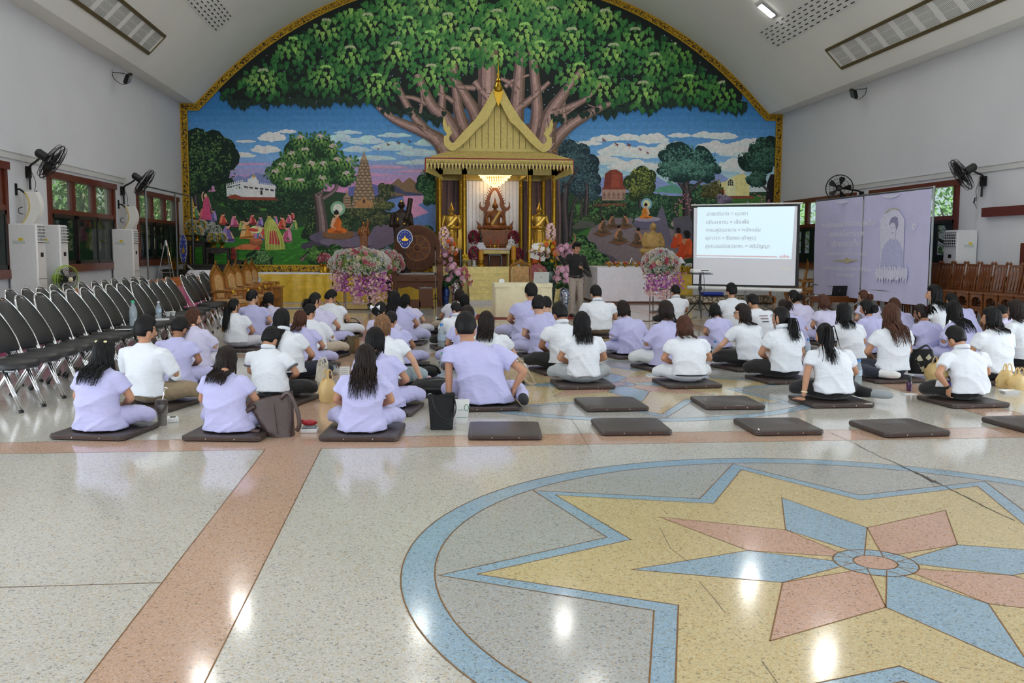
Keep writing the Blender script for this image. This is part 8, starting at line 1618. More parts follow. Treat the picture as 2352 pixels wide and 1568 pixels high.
 (2168, 790, 2152, 653, 'W', 's', 'K', 'long', 'black', .2, D(18), D(40), .05, 'lap', 'lap', 'f', 'a', 'tall woman in white in profile with long black hair beside the banner post', ''),
 (2228, 776, 2198, 674, 'L', 's', 'L', 'short', 'black', 0, D(20), D(10), .5, 'lap', 'lap', 'm', 'b', 'bowed man in lavender in front of the stacked wooden chairs', ''),
 (2215, 835, 2204, 691, 'L', 'l', 'L', 'long', 'black', .26, D(14), D(-6), .4, 'lap', 'lap', 'f', 'b', 'woman in lavender with loose wavy black hair spread over her back', 'fan'),
 (2222, 922, 2208, 752, 'W', 's', 'K', 'short', 'black', 0, D(6), D(10), .6, 'hip', 'lap', 'm', 'b', 'bowed man in white polo, hand on hip, black track trousers with purple stripe', 'polo watch stripe big'),
 (2282, 872, 2284, 704, 'W', 's', 'K', 'long', 'black', .14, D(12), D(24), .12, 'lap', 'lap', 'f', 'b', 'woman in loose white top with shoulder-length black hair behind the bowed polo man', 'big fan'),
 (2352, 840, 2344, 688, 'W', 's', 'K', 'bob', 'dark', .12, D(12), D(6), .25, 'lap', 'lap', 'f', 'b', 'woman in white with dark brown bob cut off by the right edge', ''),
 (2325, 800, 2312, 709, 'P', 's', 'L', 'short', 'black', 0, D(16), D(0), .6, 'lap', 'lap', 'f', 'b', 'bowed person in pale lavender low between the two women at far right', ''),
]
MATM = mat('mat_leather', (60, 50, 47), .42, 0, .12, 14, .2, 90, coat=.1); MATS = mat('mat_seam', (70, 44, 34), .5, 0, .2); BTN = mat('mat_button', (190, 186, 180), .3, .6)
def make_mat(label):
 t = thing('floor_mat', label, 'mat', group='dark seating mats'); b = B(); n = 4
 def o(k, s): return [(s*x+dx*k, s*y+dy*k) for (x, y) in ((-1, -1), (1, -1), (1, 1), (-1, 1)) for dx, dy in (((-x, 0), (0, -y)) if x*y < 0 else ((0, -y), (-x, 0)))]
 b.rings([[(x, y, z) for x, y in o(.03, .33-i)] for i, z in ((.008, .002), (0, .012), (0, .038), (.006, .046), (.02, .049))]); b.build('cushion', MATM, t, smooth=.6)
 b = B(); b.tube([(x, y, .024) for x, y in o(.03, .3305)], .004, 4, True); b.build('seam', MATS, t); B().box((0, -.331, .024), (.5, .004, .02)).build('edge_strip', MATS, t)
 for x in (-.12, .12): B().ell((x, -.332, .024), .006, 6, 5).build('vent_button', BTN, t)
 return t
mproto = make_mat('dark brown seating mat under the woman with cream hair clips')
def put_mat(c, rz, label, sx=1, sy=1, first=[True]):
 if first[0]: first[0] = False; mproto.location = c; mproto.rotation_euler = (0, 0, rz); mproto.scale = (sx, sy, 1); mproto['label'] = label; return mproto
 return dup(mproto, c, rz, label, None, (sx, sy, 1))
for a in PEOPLE:
 t = person(*a); c = t.location+V((-math.sin(a[10]), math.cos(a[10]), 0))*.08
 lab = a[17].split(' '); what = ' '.join(a[17].split(' ')[:9]); lab = 'dark mat under the '+a[17]; w = lab.split(' '); lab = ' '.join(w[:16])
 while lab.split(' ')[-1] in ('and', 'with', 'the', 'a', 'in', 'of', 'by', 'two', 'behind', 'beside', 'to', 'one', 'his', 'her', 'on', 'before', 'from', 'at', 'directly', 'over', 'under'): lab = ' '.join(lab.split(' ')[:-1])
 put_mat((c.x, c.y, .0), a[10]*.8, lab)
def quad_mat(q, label):
 P = [fl(x, y, .045) for x, y in q]; c = sum(P, V())/4; e = (P[1]-P[0]+P[2]-P[3])/2; g = (P[3]-P[0]+P[2]-P[1])/2; put_mat((c.x, c.y, 0), math.atan2(e.y, e.x), label, e.length/.66, g.length/.66)
for q, l in ((((1075, 999), (1249, 1000), (1234, 967), (1080, 968)), 'empty dark mat at the front, right of the standing black tote bag'), (((1383, 990), (1546, 988), (1508, 959), (1355, 960)), 'empty dark mat in the front row, second from the black tote bag'), (((1737, 990), (1894, 988), (1830, 958), (1682, 960)), 'empty dark mat in the front row where the floor crack begins'),
             (((2031, 995), (2186, 990), (2092, 960), (1950, 964)), 'empty dark mat in the front row right of the floor crack'), (((2352, 985), (2490, 980), (2396, 952), (2256, 956)), 'empty dark mat cut off by the right edge of the photograph'), (((1345, 937), (1488, 934), (1456, 910), (1320, 912)), 'empty dark mat in the second row behind the woman in grey trousers'), (((1624, 932), (1760, 931), (1713, 908), (1582, 909)), 'empty dark mat in the second row behind the woman with the belt'),
             (((1405, 815), (1478, 815), (1460, 803), (1396, 803)), 'dark mat edge left of the woman in lavender tunic and white trousers')): quad_mat(q, l)
# ================================================================ STANDING SPEAKER
def speaker():
 p = fl(1322, 727); t = thing('person', 'man standing in black shirt and beige trousers, arm raised, speaking into a microphone', 'person', (p.x, p.y, 0), PI+D(12)); Yh = p.y; top = at(1330, 558, Yh).z; s = top/1.73
 V_ = lambda x, y, z: V((x, y, z))*s
 hc = V_(.0, .02, 1.605); H = M.Translation(hc) @ M.Rotation(D(10), 4, 'Z') @ M.Rotation(D(-6), 4, 'X') @ M.Rotation(PI, 4, 'Z')
 hip = {q: V_(q*.085, 0, .92) for q in (-1, 1)}; knee = {q: V_(q*.1, .03, .5) for q in (-1, 1)}; ank = {q: V_(q*.12, -.0, .08) for q in (-1, 1)}
 P0 = lambda px, py, dy: (M.Rotation(-(PI+D(12)), 4, 'Z') @ (at(px, py, p.y+dy)-V((p.x, p.y, 0))))
 sh = {1: V_(.175, 0, 1.42), -1: V_(-.175, 0, 1.40)}; el = {1: P0(1297, 607, -.05), -1: P0(1354, 633, -.02)}; wr = {1: P0(1283, 585, -.2), -1: P0(1337, 618, -.3)}
 b = B(); b.T = H; head(b, 0, 0, 0, s, False); b.T = M(); b.tube([V_(0, 0, 1.40), V_(0, 0, 1.47), hc-V_(0, .01, .05)], [.07*s, .055*s, .052*s], 10); b.tube([V_(0, 0, .95), V_(0, 0, 1.2), V_(0, 0, 1.38)], [.11*s, .11*s, .1*s], 10)
 for q in (-1, 1):
  b.tube([V_(0, 0, 1.40), sh[q]], .05*s, 8, rnd=True); b.tube([sh[q], sh[q].lerp(el[q], .5), el[q]], [.05*s, .046*s, .04*s], 9, rnd=True); b.tube([el[q], el[q].lerp(wr[q], .4), wr[q]], [.04*s, .038*s, .026*s], 9, rnd=True)
  b.tube([hip[q], knee[q], ank[q]], [.08*s, .055*s, .04*s], 9, rnd=True)
 v, f = rem(b, .011, 2); vf = [v.tolist(), list(f)]
 d = (wr[1]-el[1]).normalized(); hd = (P0(1266, 566, -.28)-wr[1]).normalized(); add_hand(vf, 'open', wr[1], hd, (0, -.3, 1), -1, s*1.05); d2 = (wr[-1]-el[-1]).normalized(); mic0 = P0(1332, 600, -.36); add_hand(vf, 'grip', wr[-1], (.35, .4, .45), (-.6, .4, -.1), 1, s)
 from_vf('body', np.array(vf[0]), vf[1], SKIN['b'], t)
 b = B(); R = lambda z, w, dd, oy=0: [(w*s*math.cos(2*PI*j/16), (oy+dd*math.sin(2*PI*j/16))*s, z*s) for j in range(16)]
 b.rings([R(.9, .168, .115), R(.98, .166, .118), R(1.1, .172, .122), R(1.25, .19, .126), R(1.36, .19, .115), R(1.42, .16, .09), R(1.46, .075, .07), R(1.475, .065, .06)])
 for q in (-1, 1): b.tube([sh[q]-V((q*.05*s, 0, 0)), sh[q], sh[q].lerp(el[q], .6), el[q], el[q].lerp(wr[q], .5), el[q].lerp(wr[q], .93)], [.075*s, .072*s, .064*s, .058*s, .05*s, .043*s], 10, rnd=False)
 v, f = rem(b, .013, 3); n = normals(v, f); v = v+n*((1-np.abs(np.sin(v[:, 2]*22+v[:, 0]*13+np.sin(v[:, 0]*20))))**2*.007)[:, None]; S_ = from_vf('shirt', v, f, CLO['Q'], t)
 b = B(); b.tube([(.068*s*math.cos(2*PI*k/18), .064*s*math.sin(2*PI*k/18), 1.472*s-.02*s*max(0, math.sin(2*PI*k/18))) for k in range(18)], .018*s, 6, True, flat=1.4); b.build('collar', CLO['Q'], S_, smooth=3)
 for k in range(5): b = B(); b.ell(V_(0, .122-.012*abs(k-2), 1.36-.09*k), .006, 6, 5); b.build('button', BLKP, S_)
 b = B(); b.ell(V_(0, 0, .9), (.165*s, .115*s, .1*s), 14, 8)
 for q in (-1, 1): b.tube([hip[q], hip[q].lerp(knee[q], .5), knee[q], knee[q].lerp(ank[q], .6), ank[q]+V_(0, 0, -.03)], [.095*s, .086*s, .07*s, .066*s, .064*s], 12)
 v, f = rem(b, .014, 3); n = normals(v, f); v = v+n*((1-np.abs(np.sin(v[:, 2]*18+v[:, 0]*30)))**2*.006)[:, None]; from_vf('trousers', v, f, CLO['T'], t)
 b = B(); b.tube([(q[0]*1.0, q[1], q[2]) for q in R(.955, .172, .122)], .022*s, 6, True, flat=1.0, up=(0, 0, 1)); b.build('belt', mat('brown_belt', (44, 34, 30), .4), t); B().box(V_(0, .128, .955), (.045, .012, .035)).build('belt_buckle', STEEL, t)
 for q in (-1, 1): b = B(); a = ank[q]; b.rings([[(a.x+w*math.cos(2*PI*j/10), y+.0*j+.03*math.sin(2*PI*j/10)*0, .0) if False else (a.x+w*math.cos(2*PI*j/10), a.y+y, z+h*math.sin(2*PI*j/10)) for j in range(10)] for y, w, z, h in ((-.06, .03, .045, .035), (-.03, .042, .05, .048), (.06, .046, .045, .042), (.14, .046, .036, .032), (.19, .026, .03, .02))]); b.build('shoe', mat('black_shoe', (24, 22, 22), .35), t, smooth=3)
 b = B(); hair_cap(b, H, s, 'short', .02); Rn = random.Random(4)
 hm = b.build('hair', HAIRM['black'], t, smooth=3); b = B()
 for k in range(26): x = Rn.uniform(-.075, .075); P = [H @ (V((x*.5, -.02, .15))*s), H @ (V((x*.9, -.09, .125))*s), H @ (V((x*1.05+.01, -.108, .075+Rn.uniform(-.01, .02)))*s)]; strand(b, P, .012*s)
 b.build('fringe', HAIRM['black'], hm, smooth=3); face_parts(t, H, s); glasses(t, H, s)
 R4 = M.Rotation(PI+D(12), 4, 'Z'); w = t.location+(R4 @ (wr[-1]+V((.35, .4, .45)).normalized()*.07*s+V((-.6, .4, -.1))*.0)); mc = thing('microphone', 'black handheld microphone held up by the standing speaker', 'microphone', (w.x, w.y, w.z)); up = (at(1331, 592, w.y)-w); up = V((up.x, up.y-.02, up.z)).normalized();
 w2 = up; B().tube([-w2*.11, w2*.09], [.014, .019], 10).build('handle', BLKP, mc, smooth=2); B().tube([w2*.09, w2*.1], .024, 10).build('ring', STEEL, mc); B().ell(w2*.125, (.026, .026, .032), 10, 8).build('grille', BLACK, mc, smooth=3)
speaker()
# ================================================================ BAGS, BOTTLES AND SMALL THINGS
PET = glassmat('clear_plastic', (220, 232, 240), .08, .3); CAPB = mat('blue_cap', (70, 140, 214), .4); CAPG = mat('green_cap', (60, 176, 130), .4); LBL = mat('bottle_label', (190, 214, 236), .5, 0, .2, 40); CAPW = mat('white_cap', (236, 236, 236), .4)
def bottle(label, loc, h=.22, r=.033, cap=CAPB, lab=True, tilt=None):
 t = thing('water_bottle', label, 'bottle', tuple(loc), group='plastic water bottles');
 B().lathe([(r*.9, 0), (r, .01), (r, h*.28), (r*.92, h*.32), (r, h*.36), (r, h*.6), (r*.85, h*.68), (r*.42, h*.86), (r*.4, h*.92)], n=14).build('bottle_body', PET, t, smooth=.8)
 B().lathe([(r*.46, h*.9), (r*.46, h), (r*.3, h*1.0)], n=12).build('cap', cap, t, smooth=.6)
 if lab: b = B(); b.lathe([(r*1.01, h*.36), (r*1.01, h*.58)], n=14); b.f = [q for q in b.f if len(q) == 4]; b.build('bottle_label', LBL, t, smooth=2)
 if tilt: t.rotation_euler = tilt
 return t
def sz(px0, px1, Y): return abs(px1-px0)*Y/FPX
z = .495
bottle('large green-capped water bottle standing on a black chair of the front row', onx(306, 722, -4.0)*1 if False else (-4.02, onx(306, 722, -4.02).y, z), .36, .055, CAPG, False)
bottle('white-capped water bottle on a black chair beside the paper cups', (-4.05, onx(364, 706, -4.05).y, z), .27, .045, CAPW)
for k, (dx, dy) in enumerate(((0, 0), (.1, .12))): p = onx(385, 712, -4.05); t = thing('paper_cup', 'small white cup on a black chair seat, %s of two' % ('nearer' if k == 0 else 'farther'), 'cup', (-4.05+dx*.5, p.y+dy, z)); B().lathe([(.03, 0), (.045, .07), (.042, .07), (.028, .005)], n=14).build('body', WHITEP, t, smooth=.6); B().tube([(.046*math.cos(2*PI*q/14), .046*math.sin(2*PI*q/14), .07) for q in range(14)], .003, 5, True).build('rim', WHITEP, t)
p = onx(375, 716, -3.9); t = thing('paper_note', 'white folded paper on a black chair seat near the cups', 'paper', (-3.92, p.y, z)); B().box((0, 0, .012), (.2, .14, .02), .3).build('sheet', WHITEP, t)
p = onx(288, 744, -3.95); t = thing('paper_note', 'white paper sheet on a black chair behind the man in the tunic', 'paper', (-3.98, p.y, z)); B().box((0, 0, .003), (.2, .15, .003), .2).build('sheet', WHITEP, t)
bottle('small water bottle on the boxy side table by the yellow skirt, left one', (at(580, 650, 24.55).x, 24.55, .625), .27, .04, CAPW); bottle('small water bottle on the boxy side table by the yellow skirt, right one', (at(596, 650, 24.6).x, 24.6, .625), .27, .04, CAPW); bottle('water bottle on the small table between gilt armchairs', (at(556, 660, 23.1).x, 23.1, .57), .26, .04, CAPW)
p = fl(1014, 803); bottle('blue-capped water bottle with dark contents on the floor of the centre aisle', (p.x, p.y, 0), .42, .06); p = fl(1015, 843); bottle('green-capped clear bottle behind the man leaning on his arm', (p.x, p.y, 0), .2, .035, CAPG, False)
p = fl(1641, 830); bottle('blue-capped water bottle left of the woman in profile glasses', (p.x, p.y, 0), .3, .04); p = fl(1971, 882); bottle('blue-capped water bottle beside the grey-socked woman', (p.x, p.y, 0), .3, .042); p = fl(2092, 842); bottle('blue-capped water bottle between the brown-haired woman and the patterned bag', (p.x, p.y, 0), .26, .042); p = fl(2130, 842); bottle('blue-capped water bottle behind the black and white bag', (p.x, p.y, 0), .25, .04); p = fl(1855, 820); bottle('blue-capped water bottle between the ponytail women', (p.x, p.y, 0), .28, .04)
p = fl(373, 976); t = thing('tumbler', 'grey steel tumbler with handle and straw on the floor', 'tumbler', (p.x, p.y, 0)); TUM = mat('tumbler_grey', (132, 128, 124), .4, .4, .05); B().lathe([(.036, 0), (.04, .01), (.043, .09), (.052, .11), (.053, .2), (.05, .2)], n=18).build('body', TUM, t, smooth=.6); B().lathe([(.055, .195), (.055, .225), (.045, .235), (.001, .235)], n=18).build('lid', mat('brown_lid', (70, 58, 54), .4), t, smooth=.6); B().tube([(.01, 0, .23), (.02, .01, .3), (.035, .01, .34), (.06, 0, .335)], .005, 6).build('straw', CHROME, t); B().tube(spline([(-.05, -.02, .2), (-.02, -.065, .14), (.03, -.068, .135), (.056, -.02, .2)], 4), .009, 6).build('handle', _m['brown_lid'], t)
p = fl(397, 968); t = thing('small_box', 'small white box with dark slot beside the grey tumbler', 'box', (p.x, p.y, 0), .3); B().box((0, 0, .022), (.1, .13, .044), 0, .008).build('body', WHITEP, t); B().box((0, -.01, .046), (.05, .04, .006)).build('slot', BLKP, t)
def strapb(P, r, m, t, name='strap'): b = B(); b.tube(spline(P, 5), r, 6, flat=2.2); return b.build(name, m, t, smooth=3)
def tote(label, px, py, w0, w1, h, d, m, rz=0, lean=0, straps=True, name='tote_bag', inner=None):
 p = fl(px, py); t = thing(name, label, 'bag', (p.x, p.y+d/2, 0), rz); b = B(); n = 20; R = []
 for k in range(7):
  u = k/6; w, dd = w0+(w1-w0)*u, d*(1-.35*u); R.append([((w/2)*math.copysign(abs(math.cos(2*PI*j/n))**.55, math.cos(2*PI*j/n))+lean*u*h, (dd/2)*math.copysign(abs(math.sin(2*PI*j/n))**.55, math.sin(2*PI*j/n))+.012*math.sin(7*u+j), h*u+.02*u*math.sin(2*PI*j/n*2)) for j in range(n)])
 R.append([(x*.94+lean*h*.06, y*.8, z-.01) for x, y, z in R[-1]]); R.append([(x, y*.7, z-h*.3) for x, y, z in R[-1]]); b.rings(R); b.build('bag_body', m, t, smooth=1)
 if straps:
  for q in (-1, 1): strapb([(-w1*.25+lean*h, q*d*.3, h*.95), (-w1*.2+lean*h, q*d*.4, h*1.18), (w1*.1+lean*h, q*d*.55, h*1.25), (w1*.3+lean*h, q*d*.5, h*1.05), (w1*.25+lean*h, q*d*.32, h*.92)], .007, m, t)
 return t
LBR = mat('brown_leather', (74, 56, 52), .38, 0, .12, 20, .2, 100); BCAN = mat('black_canvas', (20, 20, 22), .8, 0, .1, 40, .2, 200)
p = fl(640, 1006); t = thing('leather_tote', 'large slouching dark brown leather tote bag on the floor', 'bag', (p.x, p.y+.12, 0), -.1)
b = B(); n = 20; R = []
for k in range(8):
 u = k/7; w, dd, sh = .23+.15*u, .2-.09*u, -.0-.08*u; R.append([(w/2*math.copysign(abs(math.cos(2*PI*j/n))**.6, math.cos(2*PI*j/n))+sh, dd/2*math.copysign(abs(math.sin(2*PI*j/n))**.6, math.sin(2*PI*j/n))+.01*math.sin(9*u+2*j), .33*u*(1+.18*math.cos(2*PI*j/n))) for j in range(n)])
R.append([(x*.95, y*.7, z-.01) for x, y, z in R[-1]]); R.append([(x*.8, y*.4, z-.12) for x, y, z in R[-1]]); b.rings(R); b.build('bag_body', LBR, t, smooth=1); strapb([(.02, -.06, .33), (.1, -.1, .38), (.17, -.12, .25), (.19, -.12, .12), (.16, -.1, .06)], .009, LBR, t); strapb([(-.2, -.05, .26), (-.28, -.08, .2), (-.26, -.1, .08), (-.15, -.12, .06)], .009, LBR, t)
b = B(); b.tube([(.0, -.105, .03), (-.03, -.09, .3)], .0025, 4); b.build('seam', mat('dark_seam', (40, 28, 26), .6), t)
p = fl(711, 992); t = thing('snack_box', 'white tray of snacks topped with a red packet on the floor', 'food box', (p.x, p.y, 0)); B().box((0, 0, .018), (.145, .11, .036), 0, .006).build('tray', WHITEP, t); B().box((0, 0, .047), (.13, .1, .024), 0, .01).build('clear_lid', PET, t); B().box((0, 0, .04), (.11, .08, .016)).build('dark_food', mat('dark_food', (60, 34, 30), .6), t); b = B(); b.ell((0, 0, .085), (.07, .05, .026), 12, 7); b.ell((-.06, .0, .1), (.02, .015, .015), 8, 5); b.build('red_packet', mat('red_foil', (200, 30, 44), .3, 0, .3, 40, .4, 60), t, smooth=3)
t = tote('upright black canvas tote bag with thin leather strap beside the leaning man', 1015, 988, .2, .245, .3, .17, BCAN, 0, 0, False, 'canvas_tote'); strapb([(-.09, -.07, .29), (-.06, -.11, .2), (.0, -.12, .12), (.08, -.11, .1), (.125, -.07, .18), (.11, -.04, .29)], .006, BLKP, t); b = B(); b.box((-.1, .0, .3), (.04, .05, .03), .2, .01); b.build('keyring', WHITEP, t)
p = fl(1060, 972); t = thing('paper_pouch', 'white paper pouch with green print behind the black canvas tote', 'pouch', (p.x, p.y, 0)); b = B(); b.rings([[(-.05, -.03, 0), (.05, -.03, 0), (.05, .03, 0), (-.05, .03, 0)], [(-.06, -.03, .12), (.065, -.03, .12), (.065, .03, .12), (-.06, .03, .12)], [(-.07, -.006, .225), (.075, -.006, .225), (.075, .006, .225), (-.07, .006, .225)]]); b.build('pouch_body', WHITEP, t)
GP = mat('green_print', (70, 140, 100), .6); b = B(); b.tube([(.045+.02*math.cos(2*PI*k/12), -.03, .15+.03*math.sin(2*PI*k/12)) for k in range(12)], .003, 4, True); b.box((0, -.031, .06), (.1, .003, .004)); b.box((-.01, -.0305, .13), (.05, .003, .004)); b.build('green_mark', GP, t)
p = fl(985, 915); t = thing('backpack', 'black backpack lying flat behind the black tote', 'bag', (p.x+.06, p.y+.2, 0), .2); b = B(); b.ell((0, 0, .1), (.27, .2, .1), 16, 10); b.ell((-.05, -.05, .13), (.2, .13, .06), 12, 8); v, f = rem(b, .012, 3); v[:, 2] = np.maximum(v[:, 2], .002); from_vf('pack_body', v, f, BCAN, t); strapb([(-.2, -.12, .08), (-.1, -.19, .1), (.1, -.19, .08), (.22, -.1, .06)], .008, BLKP, t); b = B(); b.tube(spline([(-.22, -.04, .15), (0, -.12, .19), (.2, -.02, .16)], 4), .004, 5); b.build('zip', STEEL, t)
p = fl(965, 868); t = thing('black_bag', 'soft crumpled black bag on the floor beside the woman on her hand', 'bag', (p.x, p.y+.1, 0)); b = B()
for k in range(7): a = k*2.4; b.ell((.16*math.cos(a)*.8, .09*math.sin(a), .05+.02*(k % 3)), (.11, .08, .055), 10, 7)
v, f = rem(b, .012, 2); v[:, 2] = np.maximum(v[:, 2], .002); from_vf('bag_body', v, f, BCAN, t); strapb([(-.2, 0, .06), (-.12, .02, .14), (.05, .0, .15), (.2, .0, .12), (.25, -.05, .05)], .01, BLKP, t)
p = fl(965, 868); t = thing('mint_tube', 'small mint green bottle on top of the crumpled black bag', 'bottle', (p.x+.02, p.y+.1, .08)); B().tube([(-.05, 0, .025), (.03, .01, .025)], .025, 12).build('body', mat('mint', (110, 200, 190), .4), t); B().tube([(.03, .01, .025), (.055, .012, .025)], .02, 10).build('cap', WHITEP, t)
p = fl(973, 880); t = thing('tissue_pack', 'pink and blue tissue pack leaning on the crumpled black bag', 'tissue pack', (p.x, p.y, 0), .1); B().box((0, 0, .045), (.19, .06, .09), 0, .02).build('wrapper', mat('pink_wrap', (232, 176, 184), .4, 0, .2, 20), t); B().box((.02, -.0315, .045), (.1, .003, .06), 0, .001).build('blue_label', mat('blue_print', (150, 196, 226), .4), t); B().box((-.07, -.0315, .045), (.025, .003, .05)).build('red_label', mat('red_print', (196, 60, 70), .4), t)
p = fl(1000, 770); t = thing('black_pouch', 'rounded black pouch on the floor beside the lavender cup', 'bag', (p.x-.02, p.y+.1, 0)); b = B(); b.ell((0, 0, .08), (.19, .12, .08), 14, 9); b.ell((.06, 0, .1), (.1, .08, .07), 10, 8); v, f = rem(b, .012, 2); from_vf('bag_body', v, f, BLKP, t); strapb([(-.1, -.1, .1), (0, -.12, .13), (.12, -.1, .12)], .006, BCAN, t, 'zip_flap')
p = fl(1010, 757); t = thing('lavender_cup', 'lavender insulated cup beside the round black pouch', 'cup', (p.x, p.y, 0)); B().lathe([(.045, 0), (.06, .19), (.055, .2)], n=16).build('body', mat('lavender_steel', (150, 136, 170), .4, .2), t, smooth=.6); B().lathe([(.064, .19), (.064, .215), (.001, .22)], n=16).build('lid', BLKP, t, smooth=.6)
t = tote('beige slouchy handbag right of the leaning man in lavender', 1180, 884, .3, .2, .26, .2, mat('beige_leather', (178, 156, 128), .5, 0, .1, 20, .2, 80), -.2, .1, False, 'beige_handbag'); strapb([(.0, -.08, .25), (.12, -.1, .24), (.22, -.1, .12), (.26, -.1, .02), (.2, -.1, .02), (.12, -.08, .1)], .008, _m['beige_leather'], t); strapb([(-.05, .0, .25), (.02, .0, .34), (.09, .0, .27)], .008, _m['beige_leather'], t)
p = fl(1222, 884); t = thing('tissue', 'small crumpled white tissue by the beige handbag strap', 'tissue', (p.x, p.y, 0)); b = B(); b.ell((0, 0, .012), (.05, .03, .014), 9, 6); b.ell((.03, .01, .014), (.025, .02, .016), 7, 5); b.build('crumple', WHITEP, t, smooth=3); B().ell((-.03, .01, .02), (.02, .015, .012), 7, 5).build('fold', WHITEP, t)
t = tote('white cloth shoulder bag with drawstring beside the navy trousers', 738, 884, .17, .12, .24, .16, mat('offwhite_canvas', (206, 200, 186), .8, 0, .06, 20, .3, 60), -.1, .05, True, 'white_shoulder_bag')
YPB = glassmat('yellow_plastic_bag', (240, 212, 150), .35, .6)
def plastic_bag(label, px, py, w, h, m, seed):
 p = fl(px, py); t = thing('plastic_bag', label, 'bag', (p.x, p.y+.08, 0), group='carrier bags'); R = random.Random(seed); b = B(); n = 18; rg = []
 for k in range(8):
  u = k/7; ww = w*(.42+.12*math.sin(PI*u)-.18*u*u); rg.append([(ww*math.cos(2*PI*j/n)*(1+.12*R.uniform(-1, 1)), ww*.7*math.sin(2*PI*j/n)*(1+.15*R.uniform(-1, 1)), h*.72*u+.008*R.uniform(-1, 1)) for j in range(n)])
 b.rings(rg, cap=False); b.build('bag_film', m, t, smooth=2)
 for q in (-1, 1): b = B(); b.tube(spline([(q*w*.26, -.03, h*.68), (q*w*.2, -.03, h*.95), (q*w*.08, -.02, h), (q*w*.03, -.02, h*.8), (q*w*.1, -.03, h*.68)], 4), .012, 5, flat=.4); b.build('bag_handle', m, t, smooth=3)
 b = B(); b.ell((0, 0, h*.25), (w*.3, w*.22, h*.22), 10, 7); b.build('contents', mat('bag_contents', (206, 180, 130), .7, 0, .3, 14), t, smooth=3); return t
plastic_bag('yellowish carrier bag left of the long brown-haired front woman', 752, 926, .2, .34, YPB, 1); plastic_bag('crumpled clear carrier bag on the aisle strip', 768, 862, .16, .12, PET, 2)
p = fl(790, 872); t = thing('paper_leaflet', 'white printed leaflet standing among the aisle bags', 'paper', (p.x, p.y+.05, 0)); b = B(); b.rings([[(-.06, 0, 0), (.06, 0, 0), (.06, .006, 0), (-.06, .006, 0)], [(-.055, .05, .15), (.065, .05, .15), (.065, .056, .15), (-.055, .056, .15)]]); b.build('sheet', WHITEP, t); b = B()
for k in range(5): b.box((0, .008+.0085*k, .03+.024*k), (.08, .002, .004))
b.build('print_lines', mat('grey_print', (160, 160, 164), .6), t, kind='stuff')
p = fl(768, 818); t = thing('navy_cloth_bag', 'small crumpled navy cloth bag on the aisle', 'bag', (p.x, p.y+.06, 0)); b = B()
for k in range(6): a = k*2.4; b.ell((.12*math.cos(a), .06*math.sin(a), .05+.025*(k % 2)), (.09, .07, .05), 9, 6)
v, f = rem(b, .012, 2); v[:, 2] = np.maximum(v[:, 2], .002); from_vf('bag_body', v, f, mat('navy_cloth', (30, 32, 58), .8), t); strapb([(.1, -.02, .08), (.17, 0, .1), (.2, -.02, .05)], .008, _m['navy_cloth'], t)
p = fl(785, 803); t = thing('dark_bottle', 'small dark red squat bottle beside the navy cloth bag', 'bottle', (p.x, p.y, 0)); B().lathe([(.04, 0), (.045, .02), (.045, .09), (.025, .115), (.025, .14)], n=14).build('body', mat('dark_red_glass', (66, 20, 36), .15), t, smooth=.7); B().lathe([(.027, .13), (.027, .16)], n=12).build('cap', BLKP, t)
p = fl(775, 800); t = thing('iced_drink_cup', 'clear cup with milky drink next to the small dark bottle', 'cup', (p.x-.1, p.y+.05, 0)); B().lathe([(.035, 0), (.05, .12)], n=14).build('body', PET, t, smooth=.6); B().lathe([(.03, .005), (.042, .09)], n=14).build('drink', mat('milk_tea', (206, 176, 150), .4), t, smooth=.6)
t = tote('olive and tan boxy bag on the aisle strip', 810, 812, .2, .18, .26, .16, mat('olive_canvas', (110, 96, 70), .7, 0, .1, 20), .1, 0, False, 'boxy_bag'); B().box((.06, -.085, .13), (.07, .01, .2), 0, .003).build('tan_panel', mat('tan_leather', (150, 112, 72), .5), t); strapb([(-.09, -.02, .25), (-.14, -.05, .15), (-.12, -.08, .02)], .008, LBR, t)
p = fl(812, 772); t = thing('black_handbag', 'small structured black leather handbag beside the aisle near the flower stand', 'bag', (p.x, p.y+.08, 0), -.1); B().box((0, 0, .13), (.26, .14, .24), 0, .04).build('bag_body', mat('black_leather', (30, 26, 27), .35), t, smooth=1); B().box((0, -.075, .17), (.24, .02, .14), 0, .008).build('flap', _m['black_leather'], t); B().box((0, -.09, .12), (.04, .012, .03), 0, .004).build('clasp', STEEL, t); strapb([(-.12, 0, .22), (-.15, -.04, .3), (.02, -.05, .32), (.13, 0, .22)], .009, _m['black_leather'], t)
p = fl(2127, 868); t = thing('patterned_bag', 'black and cream drawstring bag with bold abstract shapes', 'bag', (p.x, p.y+.12, .05)); b = B(); n = 20; R = [[((.17-.04*u*u)*math.copysign(abs(math.cos(2*PI*j/n))**.7, math.cos(2*PI*j/n)), .1*(1-.3*u)*math.sin(2*PI*j/n), .3*u) for j in range(n)] for u in [k/6 for k in range(7)]]; b.rings(R); b.build('bag_body', BCAN, t, smooth=1); CRM = mat('cream_shape', (206, 202, 178), .8)
for sh_ in ([(-.1, .02), (-.14, .1), (-.09, .14), (-.06, .08), (-.02, .1), (-.01, .03)], [(.02, .04), (.04, .12), (.1, .15), (.13, .08), (.09, .1), (.06, .03)], [(-.12, .18), (-.07, .24), (-.03, .17), (-.08, .16)], [(.0, .2), (.05, .25), (.09, .2), (.04, .17)]): B().prism(sh_, 1, lambda x, q, u: (x, -.1*(1-.3*q/.3)*math.sqrt(max(.1, 1-(x/.16)**2))-.006+.01*u, q)).build('cream_shape', CRM, t)
strapb([(-.1, -.05, .29), (0, -.09, .36), (.1, -.05, .29)], .006, BLKP, t)
